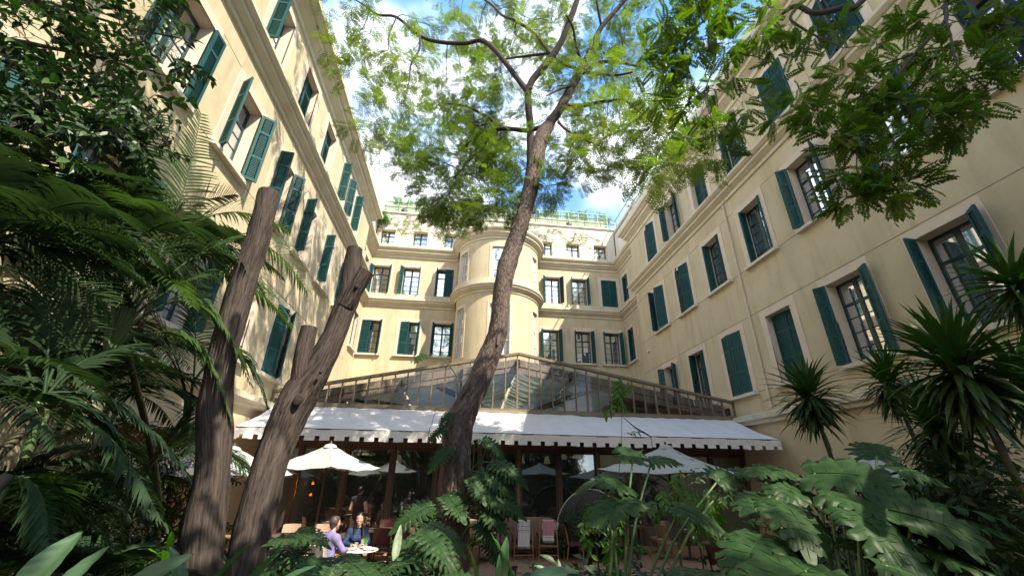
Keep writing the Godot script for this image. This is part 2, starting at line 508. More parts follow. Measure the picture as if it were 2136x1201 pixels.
# one window of the hotel; angles open the shutters (0 shut, 180 flat on the wall); -1 leaves a shutter out
func hotel_window(hotel: Node3D, x: Transform3D, w: float, h: float, left: float, right: float, deep := false, sill := true, drape := -1, band := 0.27, small := false, fold := 0.28) -> void:
	var depth := 0.42
	var o := put("window", surround_mesh(w, h, band, depth), mats.trim, hotel, x)
	if sill:
		var key := "sill%.2f" % w
		if not shared.has(key):
			var s := Shape.new()
			var hw := w / 2 + 0.30
			s.box2(Vector3(-hw, -0.13, -0.02), Vector3(hw, -0.025, 0.17)); s.box2(Vector3(-hw + 0.02, -0.025, -0.02), Vector3(hw - 0.02, -0.001, 0.14))
			shared[key] = s.mesh()
		put("sill", shared[key], mats.sill_stone, o)
	put("frame", frame_mesh(w, h, small), mats.frame_paint, o, Transform3D(Basis.IDENTITY, Vector3(0, 0.004, -depth + 0.04)))
	var key2 := "pane%.2f_%.2f" % [w, h]
	if not shared.has(key2):
		var p := Shape.new()
		p.quad(Vector3(-w / 2 + 0.05, 0.03, 0), Vector3(w / 2 - 0.05, 0.03, 0), Vector3(w / 2 - 0.05, h - 0.04, 0), Vector3(-w / 2 + 0.05, h - 0.04, 0))
		shared[key2] = p.mesh()
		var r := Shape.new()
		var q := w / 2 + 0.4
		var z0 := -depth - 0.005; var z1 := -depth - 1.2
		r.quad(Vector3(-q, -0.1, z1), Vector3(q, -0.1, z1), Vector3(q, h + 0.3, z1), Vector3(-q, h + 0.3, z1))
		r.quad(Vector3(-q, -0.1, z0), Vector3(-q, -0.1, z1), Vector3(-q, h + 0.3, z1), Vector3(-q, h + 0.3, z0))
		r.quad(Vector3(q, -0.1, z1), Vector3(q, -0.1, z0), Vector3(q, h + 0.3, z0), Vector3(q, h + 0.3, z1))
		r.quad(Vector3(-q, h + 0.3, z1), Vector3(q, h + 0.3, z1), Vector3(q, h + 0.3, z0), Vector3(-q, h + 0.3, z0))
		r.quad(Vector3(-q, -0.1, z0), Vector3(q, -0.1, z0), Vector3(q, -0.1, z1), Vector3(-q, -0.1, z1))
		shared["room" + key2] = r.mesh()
	put("pane", shared[key2], mats.pane, o, Transform3D(Basis.IDENTITY, Vector3(0, 0, -depth + 0.035)))
	put("room_lining", shared["room" + key2], mats.room_dark, o)
	if drape == 0:
		put("curtain", curtain_mesh(w * 0.9, h * 0.66), mats.curtain, o, Transform3D(Basis.IDENTITY, Vector3(0, 0.04, -depth - 0.14)))
	elif drape > 0:
		for sd in [-1, 1]:
			put("curtain", curtain_mesh(w * 0.36, h), mats.curtain, o, Transform3D(Basis.IDENTITY, Vector3(sd * w * 0.34, 0.02, -depth - 0.14)))
	var hinge_z := -depth + 0.14 if deep else 0.015
	for e in [[left, -1.0], [right, 1.0]]:
		if e[0] < 0.0: continue
		# leaves that stand open are folded in two
		var sm := folded_mesh(w * fold, h - 0.02) if e[0] > 60.0 else shutter_mesh(w / 2 - 0.006, h - 0.02)
		var turn := Basis(Vector3.UP, e[1] * deg_to_rad(e[0]))
		if e[1] > 0: turn = turn * Basis(Vector3.UP, PI)
		put("shutter", sm, mats[["shutter_paint", "shutter_paint", "shutter_paint_faded", "shutter_paint_dark"][rng.randi() % 4]], o, Transform3D(turn, Vector3(e[1] * (w / 2 - 0.003), 0.01, hinge_z + 0.03)))

func folded_mesh(w: float, h: float) -> ArrayMesh:
	var key := "folded%.2f_%.2f" % [w, h]
	if not shared.has(key):
		var s := Shape.new()
		var one := shutter_shape(w, h)
		s.add(one, Transform3D(Basis.IDENTITY, Vector3(0, 0, -0.026)))
		s.add(one, Transform3D(Basis(Vector3.UP, 0.12), Vector3(0, 0, 0.03)))
		shared[key] = s.mesh()
	return shared[key]

func near_wing(hotel: Node3D, wing: String, fx: float, facing: float, spec: Dictionary) -> void:
	# fx: the plane x; facing +1 looks to +x (left wing), -1 looks to -x (right wing)
	var xdir := Vector3(0, 0, -facing)
	var b := Basis(xdir, Vector3.UP, Vector3(facing, 0, 0))
	var place := Transform3D(b, Vector3(fx, 0, 0))
	var holes := []
	var w := 1.26
	for row in spec.rows:
		for e in row.list:
			holes.append(Rect2(-facing * e[0] - w / 2, row.sill, w, row.height))
	var s := Shape.new()
	var za := WING_END_Z; var zb := 3.0 if facing < 0 else 13.0
	var x0 := minf(-facing * za, -facing * zb); var x1 := maxf(-facing * za, -facing * zb)
	wall_sheet(s, x0, x1, -0.45, 18.3, holes)
	put("wall", s, mats.stucco, hotel, place)
	# the short return at the wing's end
	var r := Shape.new()
	var back := fx - facing * 0.5
	if facing > 0: r.quad(Vector3(fx, -0.4, za), Vector3(back, -0.4, za), Vector3(back, 18.3, za), Vector3(fx, 18.3, za))
	else: r.quad(Vector3(back, -0.4, za), Vector3(fx, -0.4, za), Vector3(fx, 18.3, za), Vector3(back, 18.3, za))
	put("wall", r, mats.stucco, hotel)
	for row in spec.rows:
		for e in row.list:
			hotel_window(hotel, place * Transform3D(Basis.IDENTITY, Vector3(-facing * e[0], row.sill, 0)), w, row.height, e[1], e[2], e[3], row.ledge, e[4], 0.27, false, 0.33 if facing > 0 else 0.27)
	# scored joints in the render
	var gr := Shape.new()
	for y in [4.93, 7.86, 9.76, 12.6]:
		gr.box2(Vector3(x0 + 0.01, y - 0.011, -0.01), Vector3(x1, y + 0.011, 0.003))
	put("scored_joint", gr, mats.groove, hotel, place)
	# string course, roof cornice and the ledge above the ground floor
	var line := [Vector2(fx, zb), Vector2(fx, za), Vector2(back, za)]
	if facing < 0: line = [Vector2(back, za), Vector2(fx, za), Vector2(fx, zb)]
	var c := Shape.new()
	moulding_path(c, line, [Vector2(0.0, 13.34), Vector2(0.07, 13.36), Vector2(0.07, 13.52), Vector2(0.13, 13.56), Vector2(0.24, 13.66), Vector2(0.27, 13.68), Vector2(0.27, 13.80), Vector2(0.33, 13.83), Vector2(0.42, 13.94), Vector2(0.42, 14.06), Vector2(0.38, 14.09), Vector2(0.0, 14.30)])
	put("string_course", c, mats.moulding, hotel)
	var d := Shape.new()
	moulding_path(d, line, [Vector2(0.0, 17.30), Vector2(0.06, 17.32), Vector2(0.06, 17.55), Vector2(0.14, 17.62), Vector2(0.30, 17.78), Vector2(0.34, 17.80), Vector2(0.34, 17.98), Vector2(0.44, 18.02), Vector2(0.56, 18.16), Vector2(0.64, 18.20), Vector2(0.64, 18.44), Vector2(0.58, 18.50), Vector2(0.0, 18.62)])
	put("roof_cornice", d, mats.moulding, hotel)
	var e2 := Shape.new()
	moulding_path(e2, [Vector2(fx, zb), Vector2(fx, za + 4)] if facing > 0 else [Vector2(fx, za + 4), Vector2(fx, zb)], [Vector2(0.0, 3.72), Vector2(0.16, 3.76), Vector2(0.16, 3.86), Vector2(0.26, 3.92), Vector2(0.26, 4.10), Vector2(0.0, 4.18)])
	put("ledge", e2, mats.moulding, hotel)

func build_hotel() -> void:
	var hotel := thing("hotel_building", "cream stucco hotel with green shuttered windows wrapped round the courtyard on three sides", "building")
	var z := [-21.4, -18.55, -15.7, -12.85, -10.0, -7.15, -4.3]
	# each window: centre, angle of the left and of the right shutter as seen from the courtyard, hung deep in the reveal, drapes
	near_wing(hotel, "right", RIGHT_X, -1.0, {"rows": [
		{"sill": 4.97, "height": 2.56, "ledge": true, "list": [[z[0], 125.0, 125.0, false, 1], [z[1], 88.0, 5.0, true, -1], [z[2], 12.0, 9.0, false, -1], [z[3], 2.0, 1.0, true, -1], [z[4], 150.0, 152.0, false, 0], [z[5], 86.0, 138.0, false, 0], [z[6], 100.0, 120.0, false, 0]]},
		{"sill": 9.80, "height": 2.52, "ledge": true, "list": [[z[0], 92.0, 28.0, false, -1], [z[1], 24.0, 14.0, false, -1], [z[2], 90.0, 62.0, true, -1], [z[3], 78.0, 92.0, true, 1], [z[4], 135.0, 118.0, false, 0], [z[5], 128.0, 140.0, false, 1], [z[6], 40.0, 130.0, false, 1]]},
		{"sill": 14.42, "height": 2.4, "ledge": false, "list": [[z[0], 10.0, 22.0, false, -1], [z[1], 138.0, 128.0, false, 0], [z[2], 3.0, 2.0, true, -1], [z[3], 85.0, 92.0, true, 0], [z[4], 6.0, 4.0, false, -1], [z[5], 20.0, 10.0, false, -1], [z[6], 120.0, 95.0, false, 0]]}]})
	near_wing(hotel, "left", LEFT_X, 1.0, {"rows": [
		{"sill": 4.97, "height": 2.56, "ledge": true, "list": [[z[0], -1.0, 20.0, true, -1], [z[1], 95.0, -1.0, false, -1], [z[2], 14.0, 34.0, false, -1], [z[3], 110.0, -1.0, false, 0], [z[4], 120.0, 100.0, false, 0], [z[5], 150.0, 140.0, false, 0], [z[6], 120.0, 120.0, false, 0]]},
		{"sill": 9.80, "height": 2.52, "ledge": true, "list": [[z[0], 95.0, -1.0, false, -1], [z[1], 104.0, -1.0, false, -1], [z[2], 108.0, -1.0, false, -1], [z[3], 90.0, 122.0, false, -1], [z[4], 128.0, 118.0, false, 0], [z[5], 168.0, 172.0, false, 0], [z[6], 160.0, 120.0, false, 0]]},
		{"sill": 14.42, "height": 2.4, "ledge": false, "list": [[z[0], 92.0, -1.0, false, -1], [z[1], 95.0, 118.0, false, -1], [z[2], 2.0, 3.0, true, -1], [z[3], 2.0, 1.0, true, -1], [z[4], 95.0, -1.0, false, -1], [z[5], 100.0, -1.0, false, 1], [z[6], 5.0, 5.0, false, -1]]}]})
	back_wing(hotel)
	# the masses of the wings behind the facades and the roofs
	for e in [[RIGHT_X + 1.75, RIGHT_X + 12.0, WING_END_Z - 9.0, 3.0], [LEFT_X - 12.0, LEFT_X - 1.75, WING_END_Z - 9.0, 12.9]]:
		var s := Shape.new()
		s.box2(Vector3(e[0], -0.4, e[2]), Vector3(e[1], 18.3, e[3]))
		put("inner_wall", s, mats.room_dark, hotel)
	var rf: Shape
	for bx in [[Vector3(RIGHT_X + 0.02, 18.32, WING_END_Z + 0.02), Vector3(RIGHT_X + 12.0, 18.56, 3.0)], [Vector3(LEFT_X - 12.0, 18.32, WING_END_Z + 0.02), Vector3(LEFT_X - 0.02, 18.56, 12.9)], [Vector3(RIGHT_X + 0.51, 20.6, BACK_Z - 10.0), Vector3(RIGHT_X + 12.0, 20.8, WING_END_Z)], [Vector3(LEFT_X - 12.0, 20.6, BACK_Z - 10.0), Vector3(LEFT_X - 0.51, 20.8, WING_END_Z)]]:
		rf = Shape.new()
		rf.box2(bx[0], bx[1])
		put("roof", rf, mats.roofing, hotel)
	var pr := Shape.new()
	pr.box2(Vector3(RIGHT_X + 0.12, 18.57, WING_END_Z + 0.1), Vector3(RIGHT_X + 0.36, 20.1, 3.0))
	put("parapet", pr, mats.stucco_pale, hotel)
	pr = Shape.new()
	pr.box2(Vector3(LEFT_X - 0.6, 18.57, WING_END_Z + 0.1), Vector3(LEFT_X - 0.36, 19.3, 12.9))
	put("parapet", pr, mats.stucco_pale, hotel)
	var pipe := Shape.new()
	pipe.tube([Vector4(RIGHT_X - 0.06, 4.2, -14.25, 0.035), Vector4(RIGHT_X - 0.06, 13.3, -14.25, 0.035)], 8)
	put("rain_pipe", pipe, mats.trim, hotel)
	var lamp := SphereMesh.new(); lamp.radius = 0.09; lamp.height = 0.18; lamp.radial_segments = 14; lamp.rings = 8
	put("wall_lamp", lamp, mats.white_paint, hotel, Transform3D(Basis.IDENTITY, Vector3(11.320, 9.019, -23.641)))
	var cable := Shape.new()
	cable.tube([Vector4(RIGHT_X - 0.012, 4.3, -22.9, 0.012), Vector4(RIGHT_X - 0.012, Vector3(11.320, 9.019, -23.641).y, Vector3(11.320, 9.019, -23.641).z, 0.012)], 5)
	put("cable", cable, mats.trim, hotel)

func back_wing(hotel: Node3D) -> void:
	var place := Transform3D(Basis.IDENTITY, Vector3(0, 0, BACK_Z))
	var rl := LEFT_X - 0.5; var rr := RIGHT_X + 0.5
	var rows := [
		{"y": 9.36, "h": 2.44, "list": [[-6.85, 4.0, 118.0, 1], [-4.15, 10.0, 110.0, 1], [-1.82, 100.0, 112.0, 0], [6.22, 118.0, 112.0, 0], [8.68, 105.0, 108.0, 0], [10.92, 110.0, 104.0, 0]]},
		{"y": 13.96, "h": 2.26, "list": [[-6.75, 120.0, 112.0, 1], [-4.5, 124.0, 95.0, 0], [-1.95, 96.0, 6.0, 0], [6.45, 122.0, 118.0, 0], [8.62, 112.0, 100.0, 0], [11.02, 3.0, 2.0, -1]]}]
	var w := 1.24
	var holes := []
	for r in rows:
		for e in r.list: holes.append(Rect2(e[0] - w / 2, r.y, w, r.h))
	var s := Shape.new()
	wall_sheet(s, rl, rr, -0.4, 17.9, holes)
	put("wall", s, mats.stucco, hotel, place)
	for r in rows:
		for e in r.list:
			hotel_window(hotel, place * Transform3D(Basis.IDENTITY, Vector3(e[0], r.y, 0)), w, r.h, e[1], e[2], false, r.y < 10.0, e[3])
	# attic storey, set back a hand behind the cornice, pale
	var attic := []
	for p in [-6.72, -4.18, -1.72, 5.95, 8.28, 10.62]: attic.append(p)
	holes = []
	for p in attic: holes.append(Rect2(p - 0.55, 18.2, 1.1, 1.3))
	s = Shape.new()
	wall_sheet(s, rl, rr, 17.8, 21.1, holes)
	put("attic_wall", s, mats.stucco_pale, hotel, Transform3D(Basis.IDENTITY, Vector3(0, 0, BACK_Z - 0.06)))
	for p in attic:
		hotel_window(hotel, Transform3D(Basis.IDENTITY, Vector3(p, 18.2, BACK_Z - 0.06)), 1.1, 1.3, -1.0, -1.0, false, false, 0 if rng.randf() < 0.5 else -1, 0.0, true)
	# recessed strips of the side wings, one window on each of two floors
	for sd in [-1.0, 1.0]:
		var b := Basis(Vector3(0, 0, -1), Vector3.UP, Vector3(1, 0, 0)) if sd < 0 else Basis(Vector3(0, 0, 1), Vector3.UP, Vector3(-1, 0, 0))
		var pl := Transform3D(b, Vector3(rl if sd < 0 else rr, 0, 0))
		var c := 27.15 if sd < 0 else -27.25
		var hs := [Rect2(c - 0.5, 9.36, 1.0, 2.44), Rect2(c - 0.5, 13.96, 1.0, 2.2)]
		var q := Shape.new()
		wall_sheet(q, 24.45 if sd < 0 else BACK_Z, -BACK_Z if sd < 0 else -24.45, -0.4, 17.9, hs)
		put("wall", q, mats.stucco, hotel, pl)
		var at := Shape.new()
		wall_sheet(at, 24.45 if sd < 0 else BACK_Z, -BACK_Z if sd < 0 else -24.45, 17.8, 21.1, [])
		put("attic_wall", at, mats.stucco_pale, hotel, pl * Transform3D(Basis.IDENTITY, Vector3(0, 0, -0.06)))
		for h in hs:
			hotel_window(hotel, pl * Transform3D(Basis.IDENTITY, Vector3(c, h.position.y, 0)), 1.0, h.size.y, 80.0 if sd > 0 else 20.0, 20.0, true, h.position.y < 10.0, -1)
	# the round stair tower
	var tc := Vector2(2.02, -27.6); var tr := 3.05
	var a0 := -1.27; var a1 := 1.27     # angles from +z
	var wins := [[-1.0, 0.62], [0.0, 0.98], [1.0, 0.62]]
	var levels := [[8.6, 12.05], [13.86, 16.35]]
	var tw := Shape.new()
	var steps := 60
	for i in steps:
		var p := lerpf(a0, a1, float(i) / steps); var q := lerpf(a0, a1, float(i + 1) / steps)
		var mid := (p + q) / 2
		var inside := false
		for e in wins:
			if absf(mid - e[0]) < e[1] / 2 / tr * 1.35: inside = true
		var cuts := [[-0.4, 17.9]] if not inside else [[-0.4, levels[0][0]], [levels[0][1], levels[1][0]], [levels[1][1], 17.9]]
		for c in cuts:
			var k := tw.v.size()
			for t in [p, q]:
				var nn := Vector3(sin(t), 0, cos(t))
				tw.vert(Vector3(tc.x + sin(t) * tr, c[0], tc.y + cos(t) * tr), nn, Vector2(t * tr, c[0])); tw.vert(Vector3(tc.x + sin(t) * tr, c[1], tc.y + cos(t) * tr), nn, Vector2(t * tr, c[1]))
			tw.tri_i(k, k + 2, k + 3); tw.tri_i(k, k + 3, k + 1)
	var tower := put("stair_tower", tw, mats.stucco, hotel)
	for e in wins:
		for l in levels:
			tower_window(tower, tc, tr, e[0], e[1] * 1.35 / tr, l[0], l[1])
	# string course and cornice run round the tower and the recesses
	var path := [Vector2(rl, WING_END_Z), Vector2(rl, BACK_Z)]
	var x_in := sqrt(tr * tr - pow(BACK_Z - tc.y, 2))
	var start := atan2(-x_in, BACK_Z - tc.y); var end := atan2(x_in, BACK_Z - tc.y)
	for i in 41:
		var t := lerpf(start, end, i / 40.0)
		path.append(Vector2(tc.x + sin(t) * tr, tc.y + cos(t) * tr))
	path.append(Vector2(rr, BACK_Z)); path.append(Vector2(rr, WING_END_Z))
	var c1 := Shape.new()
	moulding_path(c1, path, [Vector2(0.0, 12.86), Vector2(0.06, 12.88), Vector2(0.06, 13.02), Vector2(0.14, 13.08), Vector2(0.27, 13.20), Vector2(0.30, 13.22), Vector2(0.30, 13.32), Vector2(0.38, 13.36), Vector2(0.38, 13.48), Vector2(0.24, 13.56), Vector2(0.20, 13.58), Vector2(0.20, 13.86), Vector2(0.0, 13.88)])
	put("string_course", c1, mats.moulding, hotel)
	var c2 := Shape.new()
	moulding_path(c2, path, [Vector2(0.0, 16.95), Vector2(0.06, 16.97), Vector2(0.06, 17.13), Vector2(0.14, 17.18), Vector2(0.28, 17.34), Vector2(0.33, 17.36), Vector2(0.33, 17.50), Vector2(0.42, 17.54), Vector2(0.50, 17.66), Vector2(0.50, 17.84), Vector2(0.46, 17.88), Vector2(0.0, 17.96)])
	put("roof_cornice", c2, mats.moulding, hotel)
	var cap := Shape.new()
	var fan := []
	for i in 41:
		var t := lerpf(start, end, i / 40.0)
		fan.append(Vector3(tc.x + sin(t) * tr, 17.955, tc.y + cos(t) * tr))
	for i in 40: cap.tri(Vector3(tc.x, 17.955, BACK_Z), fan[i], fan[i + 1])
	put("tower_roof", cap, mats.roofing, hotel)
	# parapet cap, terrace floor and the low building on the roof
	var p1 := Shape.new()
	p1.box2(Vector3(rl - 0.3, 21.1, BACK_Z - 0.4), Vector3(rr + 0.3, 21.22, BACK_Z + 0.05))
	put("parapet_cap", p1, mats.sill_stone, hotel)
	var p2 := Shape.new()
	p2.box2(Vector3(rl - 0.3, 20.6, BACK_Z - 9.0), Vector3(rr + 0.3, 20.9, BACK_Z - 0.42))
	put("roof_terrace", p2, mats.roofing, hotel)
	var p3 := Shape.new()
	p3.box2(Vector3(rl - 0.4, 20.9, BACK_Z - 4.2), Vector3(rr + 0.3, 23.6, BACK_Z - 2.4))
	put("penthouse_wall", p3, mats.stucco_pale, hotel)
	var core := Shape.new()
	core.box2(Vector3(rl, -0.4, BACK_Z - 8.0), Vector3(rr, 20.5, BACK_Z - 1.8))
	put("inner_wall", core, mats.room_dark, hotel)

func tower_window(tower: Node3D, tc: Vector2, tr: float, ang: float, span: float, y0: float, y1: float) -> void:
	var at := func(t: float, out: float, y: float) -> Vector3:
		return Vector3(tc.x + sin(t) * (tr + out), y, tc.y + cos(t) * (tr + out))
	var s := Shape.new()      # surround, bent round the tower
	var b := 0.16 / tr
	var bands := [[-span / 2 - b, -span / 2, y0 - 0.02, y1 + 0.2], [span / 2, span / 2 + b, y0 - 0.02, y1 + 0.2], [-span / 2, span / 2, y1, y1 + 0.2]]
	for k in 3:
		var e: Array = bands[k]
		var n := 8 if k == 2 else 1
		for i in n:
			var p: float = ang + lerpf(e[0], e[1], float(i) / n); var q: float = ang + lerpf(e[0], e[1], float(i + 1) / n)
			s.quad(at.call(p, 0.03, e[2]), at.call(q, 0.03, e[2]), at.call(q, 0.03, e[3]), at.call(p, 0.03, e[3]))
			s.quad(at.call(p, 0.03, e[2]), at.call(p, -0.2, e[2]), at.call(q, -0.2, e[2]), at.call(q, 0.03, e[2]))
			s.quad(at.call(p, -0.0, e[3]), at.call(p, 0.03, e[3]), at.call(q, 0.03, e[3]), at.call(q, 0.0, e[3]))
		s.quad(at.call(ang + e[0], -0.2, e[2]), at.call(ang + e[0], 0.03, e[2]), at.call(ang + e[0], 0.03, e[3]), at.call(ang + e[0], -0.2, e[3]))
		s.quad(at.call(ang + e[1], 0.03, e[2]), at.call(ang + e[1], -0.2, e[2]), at.call(ang + e[1], -0.2, e[3]), at.call(ang + e[1], 0.03, e[3]))
	var o := put("tower_window", s, mats.trim, tower)
	var g := Shape.new()
	for i in 8:
		var p := ang - span / 2 + span * i / 8.0; var q := ang - span / 2 + span * (i + 1) / 8.0
		g.quad(at.call(p, -0.15, y0), at.call(q, -0.15, y0), at.call(q, -0.15, y1), at.call(p, -0.15, y1))
	put("pane", g, mats.pane, tower)
	var f := Shape.new()
	for t in [-0.5, 0.0, 0.5]:
		var a: Vector3 = at.call(ang + span * t * 0.97, -0.13, y0); var c: Vector3 = at.call(ang + span * t * 0.97, -0.13, y1)
		f.bar(a, c, 0.06, 0.06)
	for y in [0.02, 0.3, 0.62, 0.98]:
		for i in 6:
			f.bar(at.call(ang - span / 2 + span * i / 6.0, -0.13, lerpf(y0, y1, y)), at.call(ang - span / 2 + span * (i + 1) / 6.0, -0.13, lerpf(y0, y1, y)), 0.05, 0.05)
	put("frame", f, mats.white_paint, tower)
	var back := Shape.new()
	for i in 8:
		var p := ang - span / 2 - 0.05 + (span + 0.1) * i / 8.0; var q := ang - span / 2 - 0.05 + (span + 0.1) * (i + 1) / 8.0
		back.quad(at.call(p, -0.42, y0 - 0.3), at.call(q, -0.42, y0 - 0.3), at.call(q, -0.42, y1 + 0.3), at.call(p, -0.42, y1 + 0.3))
	put("curtain", back, mats.curtain, tower)

# ---------------------------------------------------------------- the glass fronted restaurant, its awnings and what stands inside
const FRONT_Z := -16.5
const SILL_Y := 4.14

func gable_top(x: float) -> float:
	return 6.45 - (x - 2.2) * 0.182 if x > 2.2 else 6.45 + (x - 2.2) * 0.205

func build_pavilion() -> void:
	var p := thing("restaurant_pavilion", "bronze framed glass restaurant pavilion with a low glazed gable above white awnings", "pavilion")
	var x0 := LEFT_X + 0.03; var x1 := RIGHT_X - 0.03
	# gable: every upright and every pane on its own
	var n := 38
	var step := (x1 - x0) / n
	for i in n + 1:
		var x := x0 + step * i
		var t := gable_top(x)
		var wide := 0.06 if i % 6 == 1 else 0.038
		var s := Shape.new()
		s.box2(Vector3(x - wide / 2, SILL_Y + 0.06, FRONT_Z - 0.05), Vector3(x + wide / 2, t - 0.04, FRONT_Z + 0.05))
		put("gable_upright", s, mats.bronze_frame, p)
		if i < n:
			var g := Shape.new()
			var q := x + step
			g.quad(Vector3(x + 0.02, SILL_Y, FRONT_Z - 0.02), Vector3(q - 0.02, SILL_Y, FRONT_Z - 0.02), Vector3(q - 0.02, gable_top(q), FRONT_Z - 0.02), Vector3(x + 0.02, t, FRONT_Z - 0.02))
			put("gable_pane", g, mats.pane_gable, p)
	var s := Shape.new()
	s.box2(Vector3(x0, SILL_Y - 0.1, FRONT_Z - 0.07), Vector3(x1, SILL_Y + 0.06, FRONT_Z + 0.09))
	put("gable_sill", s, mats.bronze_frame, p)
	for e in [[x0, 2.2], [2.2, x1]]:
		s = Shape.new()
		s.bar(Vector3(e[0], gable_top(e[0]), FRONT_Z), Vector3(e[1], gable_top(e[1]), FRONT_Z), 0.2, 0.10)
		put("gable_rail", s, mats.bronze_frame, p)
	# brown boarded band behind the glass, under the roof
	for i in 40:
		var xa := lerpf(x0, x1, i / 40.0); var xb := lerpf(x0, x1, (i + 1) / 40.0) - 0.015
		s = Shape.new()
		var za := FRONT_Z - 0.55 + 0.01 * (i % 3)
		for f in [0, 1]:
			var h0 := 0.07 if f == 0 else 0.40; var h1 := 0.37 if f == 0 else 0.66
			s.quad(Vector3(xa, gable_top(xa) - h1, za), Vector3(xb, gable_top(xb) - h1, za), Vector3(xb, gable_top(xb) - h0, za - 0.03), Vector3(xa, gable_top(xa) - h0, za - 0.03))
		put("frieze_board", s, mats.frieze_wood, p)
	# roof: glass over sagging cloth blinds between dark beams
	var zb := BACK_Z + 4.2
	for side in [-1, 1]:
		var xe: float = x1 if side > 0 else x0
		var bays := 4
		for i in bays:
			var xa := lerpf(2.2, xe, i / float(bays)); var xb := lerpf(2.2, xe, (i + 1) / float(bays))
			var lo := minf(xa, xb); var hi := maxf(xa, xb)
			for j in 2:
				var z_near := lerpf(FRONT_Z - 0.75, zb, j / 2.0); var z_far := lerpf(FRONT_Z - 0.75, zb, (j + 1) / 2.0)
				s = Shape.new()
				var folds := 8.0
				var back_drop := 0.42 * j
				s.grid(func(a: float, b: float) -> Vector3:
					var x := lerpf(lo + 0.07, hi - 0.07, a)
					var ripple := 0.21 * sqrt(absf(sin(b * folds * PI))) + 0.42 * b + back_drop
					return Vector3(x, gable_top(x) - 0.32 - ripple - (0.16 + 0.05 * sin(b * 20.0 + i)) * sin(a * PI), lerpf(z_near - 0.05, z_far + 0.05, b)), 14, 72)
				var blind := put("roof_blind", s, mats.frieze_wood if side > 0 and i >= 2 or side < 0 and i == 3 else mats.blind_cloth, p)
				s = Shape.new()
				for k in 9:
					var zz := lerpf(z_near - 0.05, z_far + 0.05, k / folds)
					var bat := []
					for q in 9:
						var x := lerpf(lo + 0.07, hi - 0.07, q / 8.0)
						bat.append(Vector4(x, gable_top(x) - 0.335 - 0.42 * k / folds - back_drop - (0.16 + 0.05 * sin(k / folds * 20.0 + i)) * sin(q / 8.0 * PI), zz, 0.028))
					s.tube(bat, 5)
				put("batten", s, mats.dark_metal, blind).set_meta("kind", "stuff")
			s = Shape.new()
			s.bar(Vector3(xb, gable_top(xb) - 0.34, FRONT_Z - 0.3), Vector3(xb, gable_top(xb) - 0.34, zb), 0.12, 0.3)
			put("roof_beam", s, mats.dark_metal, p)
		for zz in [FRONT_Z - 0.72, lerpf(FRONT_Z - 0.75, zb, 0.5)]:
			s = Shape.new()
			s.bar(Vector3(2.2, gable_top(2.2) - 0.45, zz), Vector3(xe, gable_top(xe) - 0.45, zz), 0.14, 0.22)
			put("roof_beam", s, mats.dark_metal, p)
		# struts that fan out from the ridge
		for q in [0.36, 0.7]:
			s = Shape.new()
			var xq := lerpf(2.2, xe, q)
			s.bar(Vector3(xq, gable_top(xq) - 0.6, FRONT_Z - 0.9), Vector3(lerpf(2.2, xe, q - 0.3), 4.35, FRONT_Z - 2.6), 0.14, 0.2)
			put("roof_strut", s, mats.dark_metal, p)
		s = Shape.new()
		s.quad(Vector3(minf(2.2, xe), gable_top(minf(2.2, xe)) + 0.02, FRONT_Z - 0.06), Vector3(maxf(2.2, xe), gable_top(maxf(2.2, xe)) + 0.02, FRONT_Z - 0.06), Vector3(maxf(2.2, xe), gable_top(maxf(2.2, xe)) + 0.02, zb), Vector3(minf(2.2, xe), gable_top(minf(2.2, xe)) + 0.02, zb))
		put("roof_glass", s, mats.pane_gable, p)
	s = Shape.new()
	s.bar(Vector3(2.2, 6.1, FRONT_Z - 0.2), Vector3(2.2, 6.1, zb), 0.16, 0.34)
	put("ridge_beam", s, mats.dark_metal, p)
	# ceiling of the dining room, walls, floor
	s = Shape.new()
	s.box2(Vector3(x0, SILL_Y - 0.35, zb), Vector3(x1, SILL_Y - 0.2, FRONT_Z - 3.4))
	put("ceiling", s, mats.dark_wood, p)
	s = Shape.new()
	s.box2(Vector3(x0, FLOOR_Y - 0.04, zb + 0.2), Vector3(x1, FLOOR_Y, FRONT_Z + 0.12))
	put("floor", s, mats.dark_wood, p)
	s = Shape.new()
	s.box2(Vector3(x0, FLOOR_Y, zb), Vector3(x1, 4.3, zb + 0.15))
	put("back_wall", s, mats.dark_wood, p)
	for e in [[x0, x0 + 0.1], [x1 - 0.1, x1]]:
		s = Shape.new()
		s.box2(Vector3(e[0], FLOOR_Y, zb + 0.16), Vector3(e[1], 4.02, FRONT_Z - 0.1))
		put("side_wall", s, mats.dark_wood, p)
	# shelves of the bar on the back wall
	for k in 5:
		s = Shape.new()
		s.box2(Vector3(-1.5, 0.5 + k * 0.5, zb + 0.16), Vector3(7.2, 0.54 + k * 0.5, zb + 0.5))
		put("shelf", s, mats.brown_wood, p)
	# glazed front: header, posts, panes with a low rail
	s = Shape.new()
	s.box2(Vector3(x0, 2.72, FRONT_Z - 0.1), Vector3(x1, 2.92, FRONT_Z + 0.12))
	put("header_beam", s, mats.brown_wood, p)
	s = Shape.new()
	s.box2(Vector3(x0, 2.92, FRONT_Z - 0.08), Vector3(x1, SILL_Y - 0.1, FRONT_Z + 0.06))
	put("fascia_panel", s, mats.dark_wood, p)
	var xs := [x0 + 0.06, -5.6, -4.0, -2.38, -0.80, 0.80, 2.24, 3.76, 5.27, 6.9, 8.4, 9.9, x1 - 0.06]
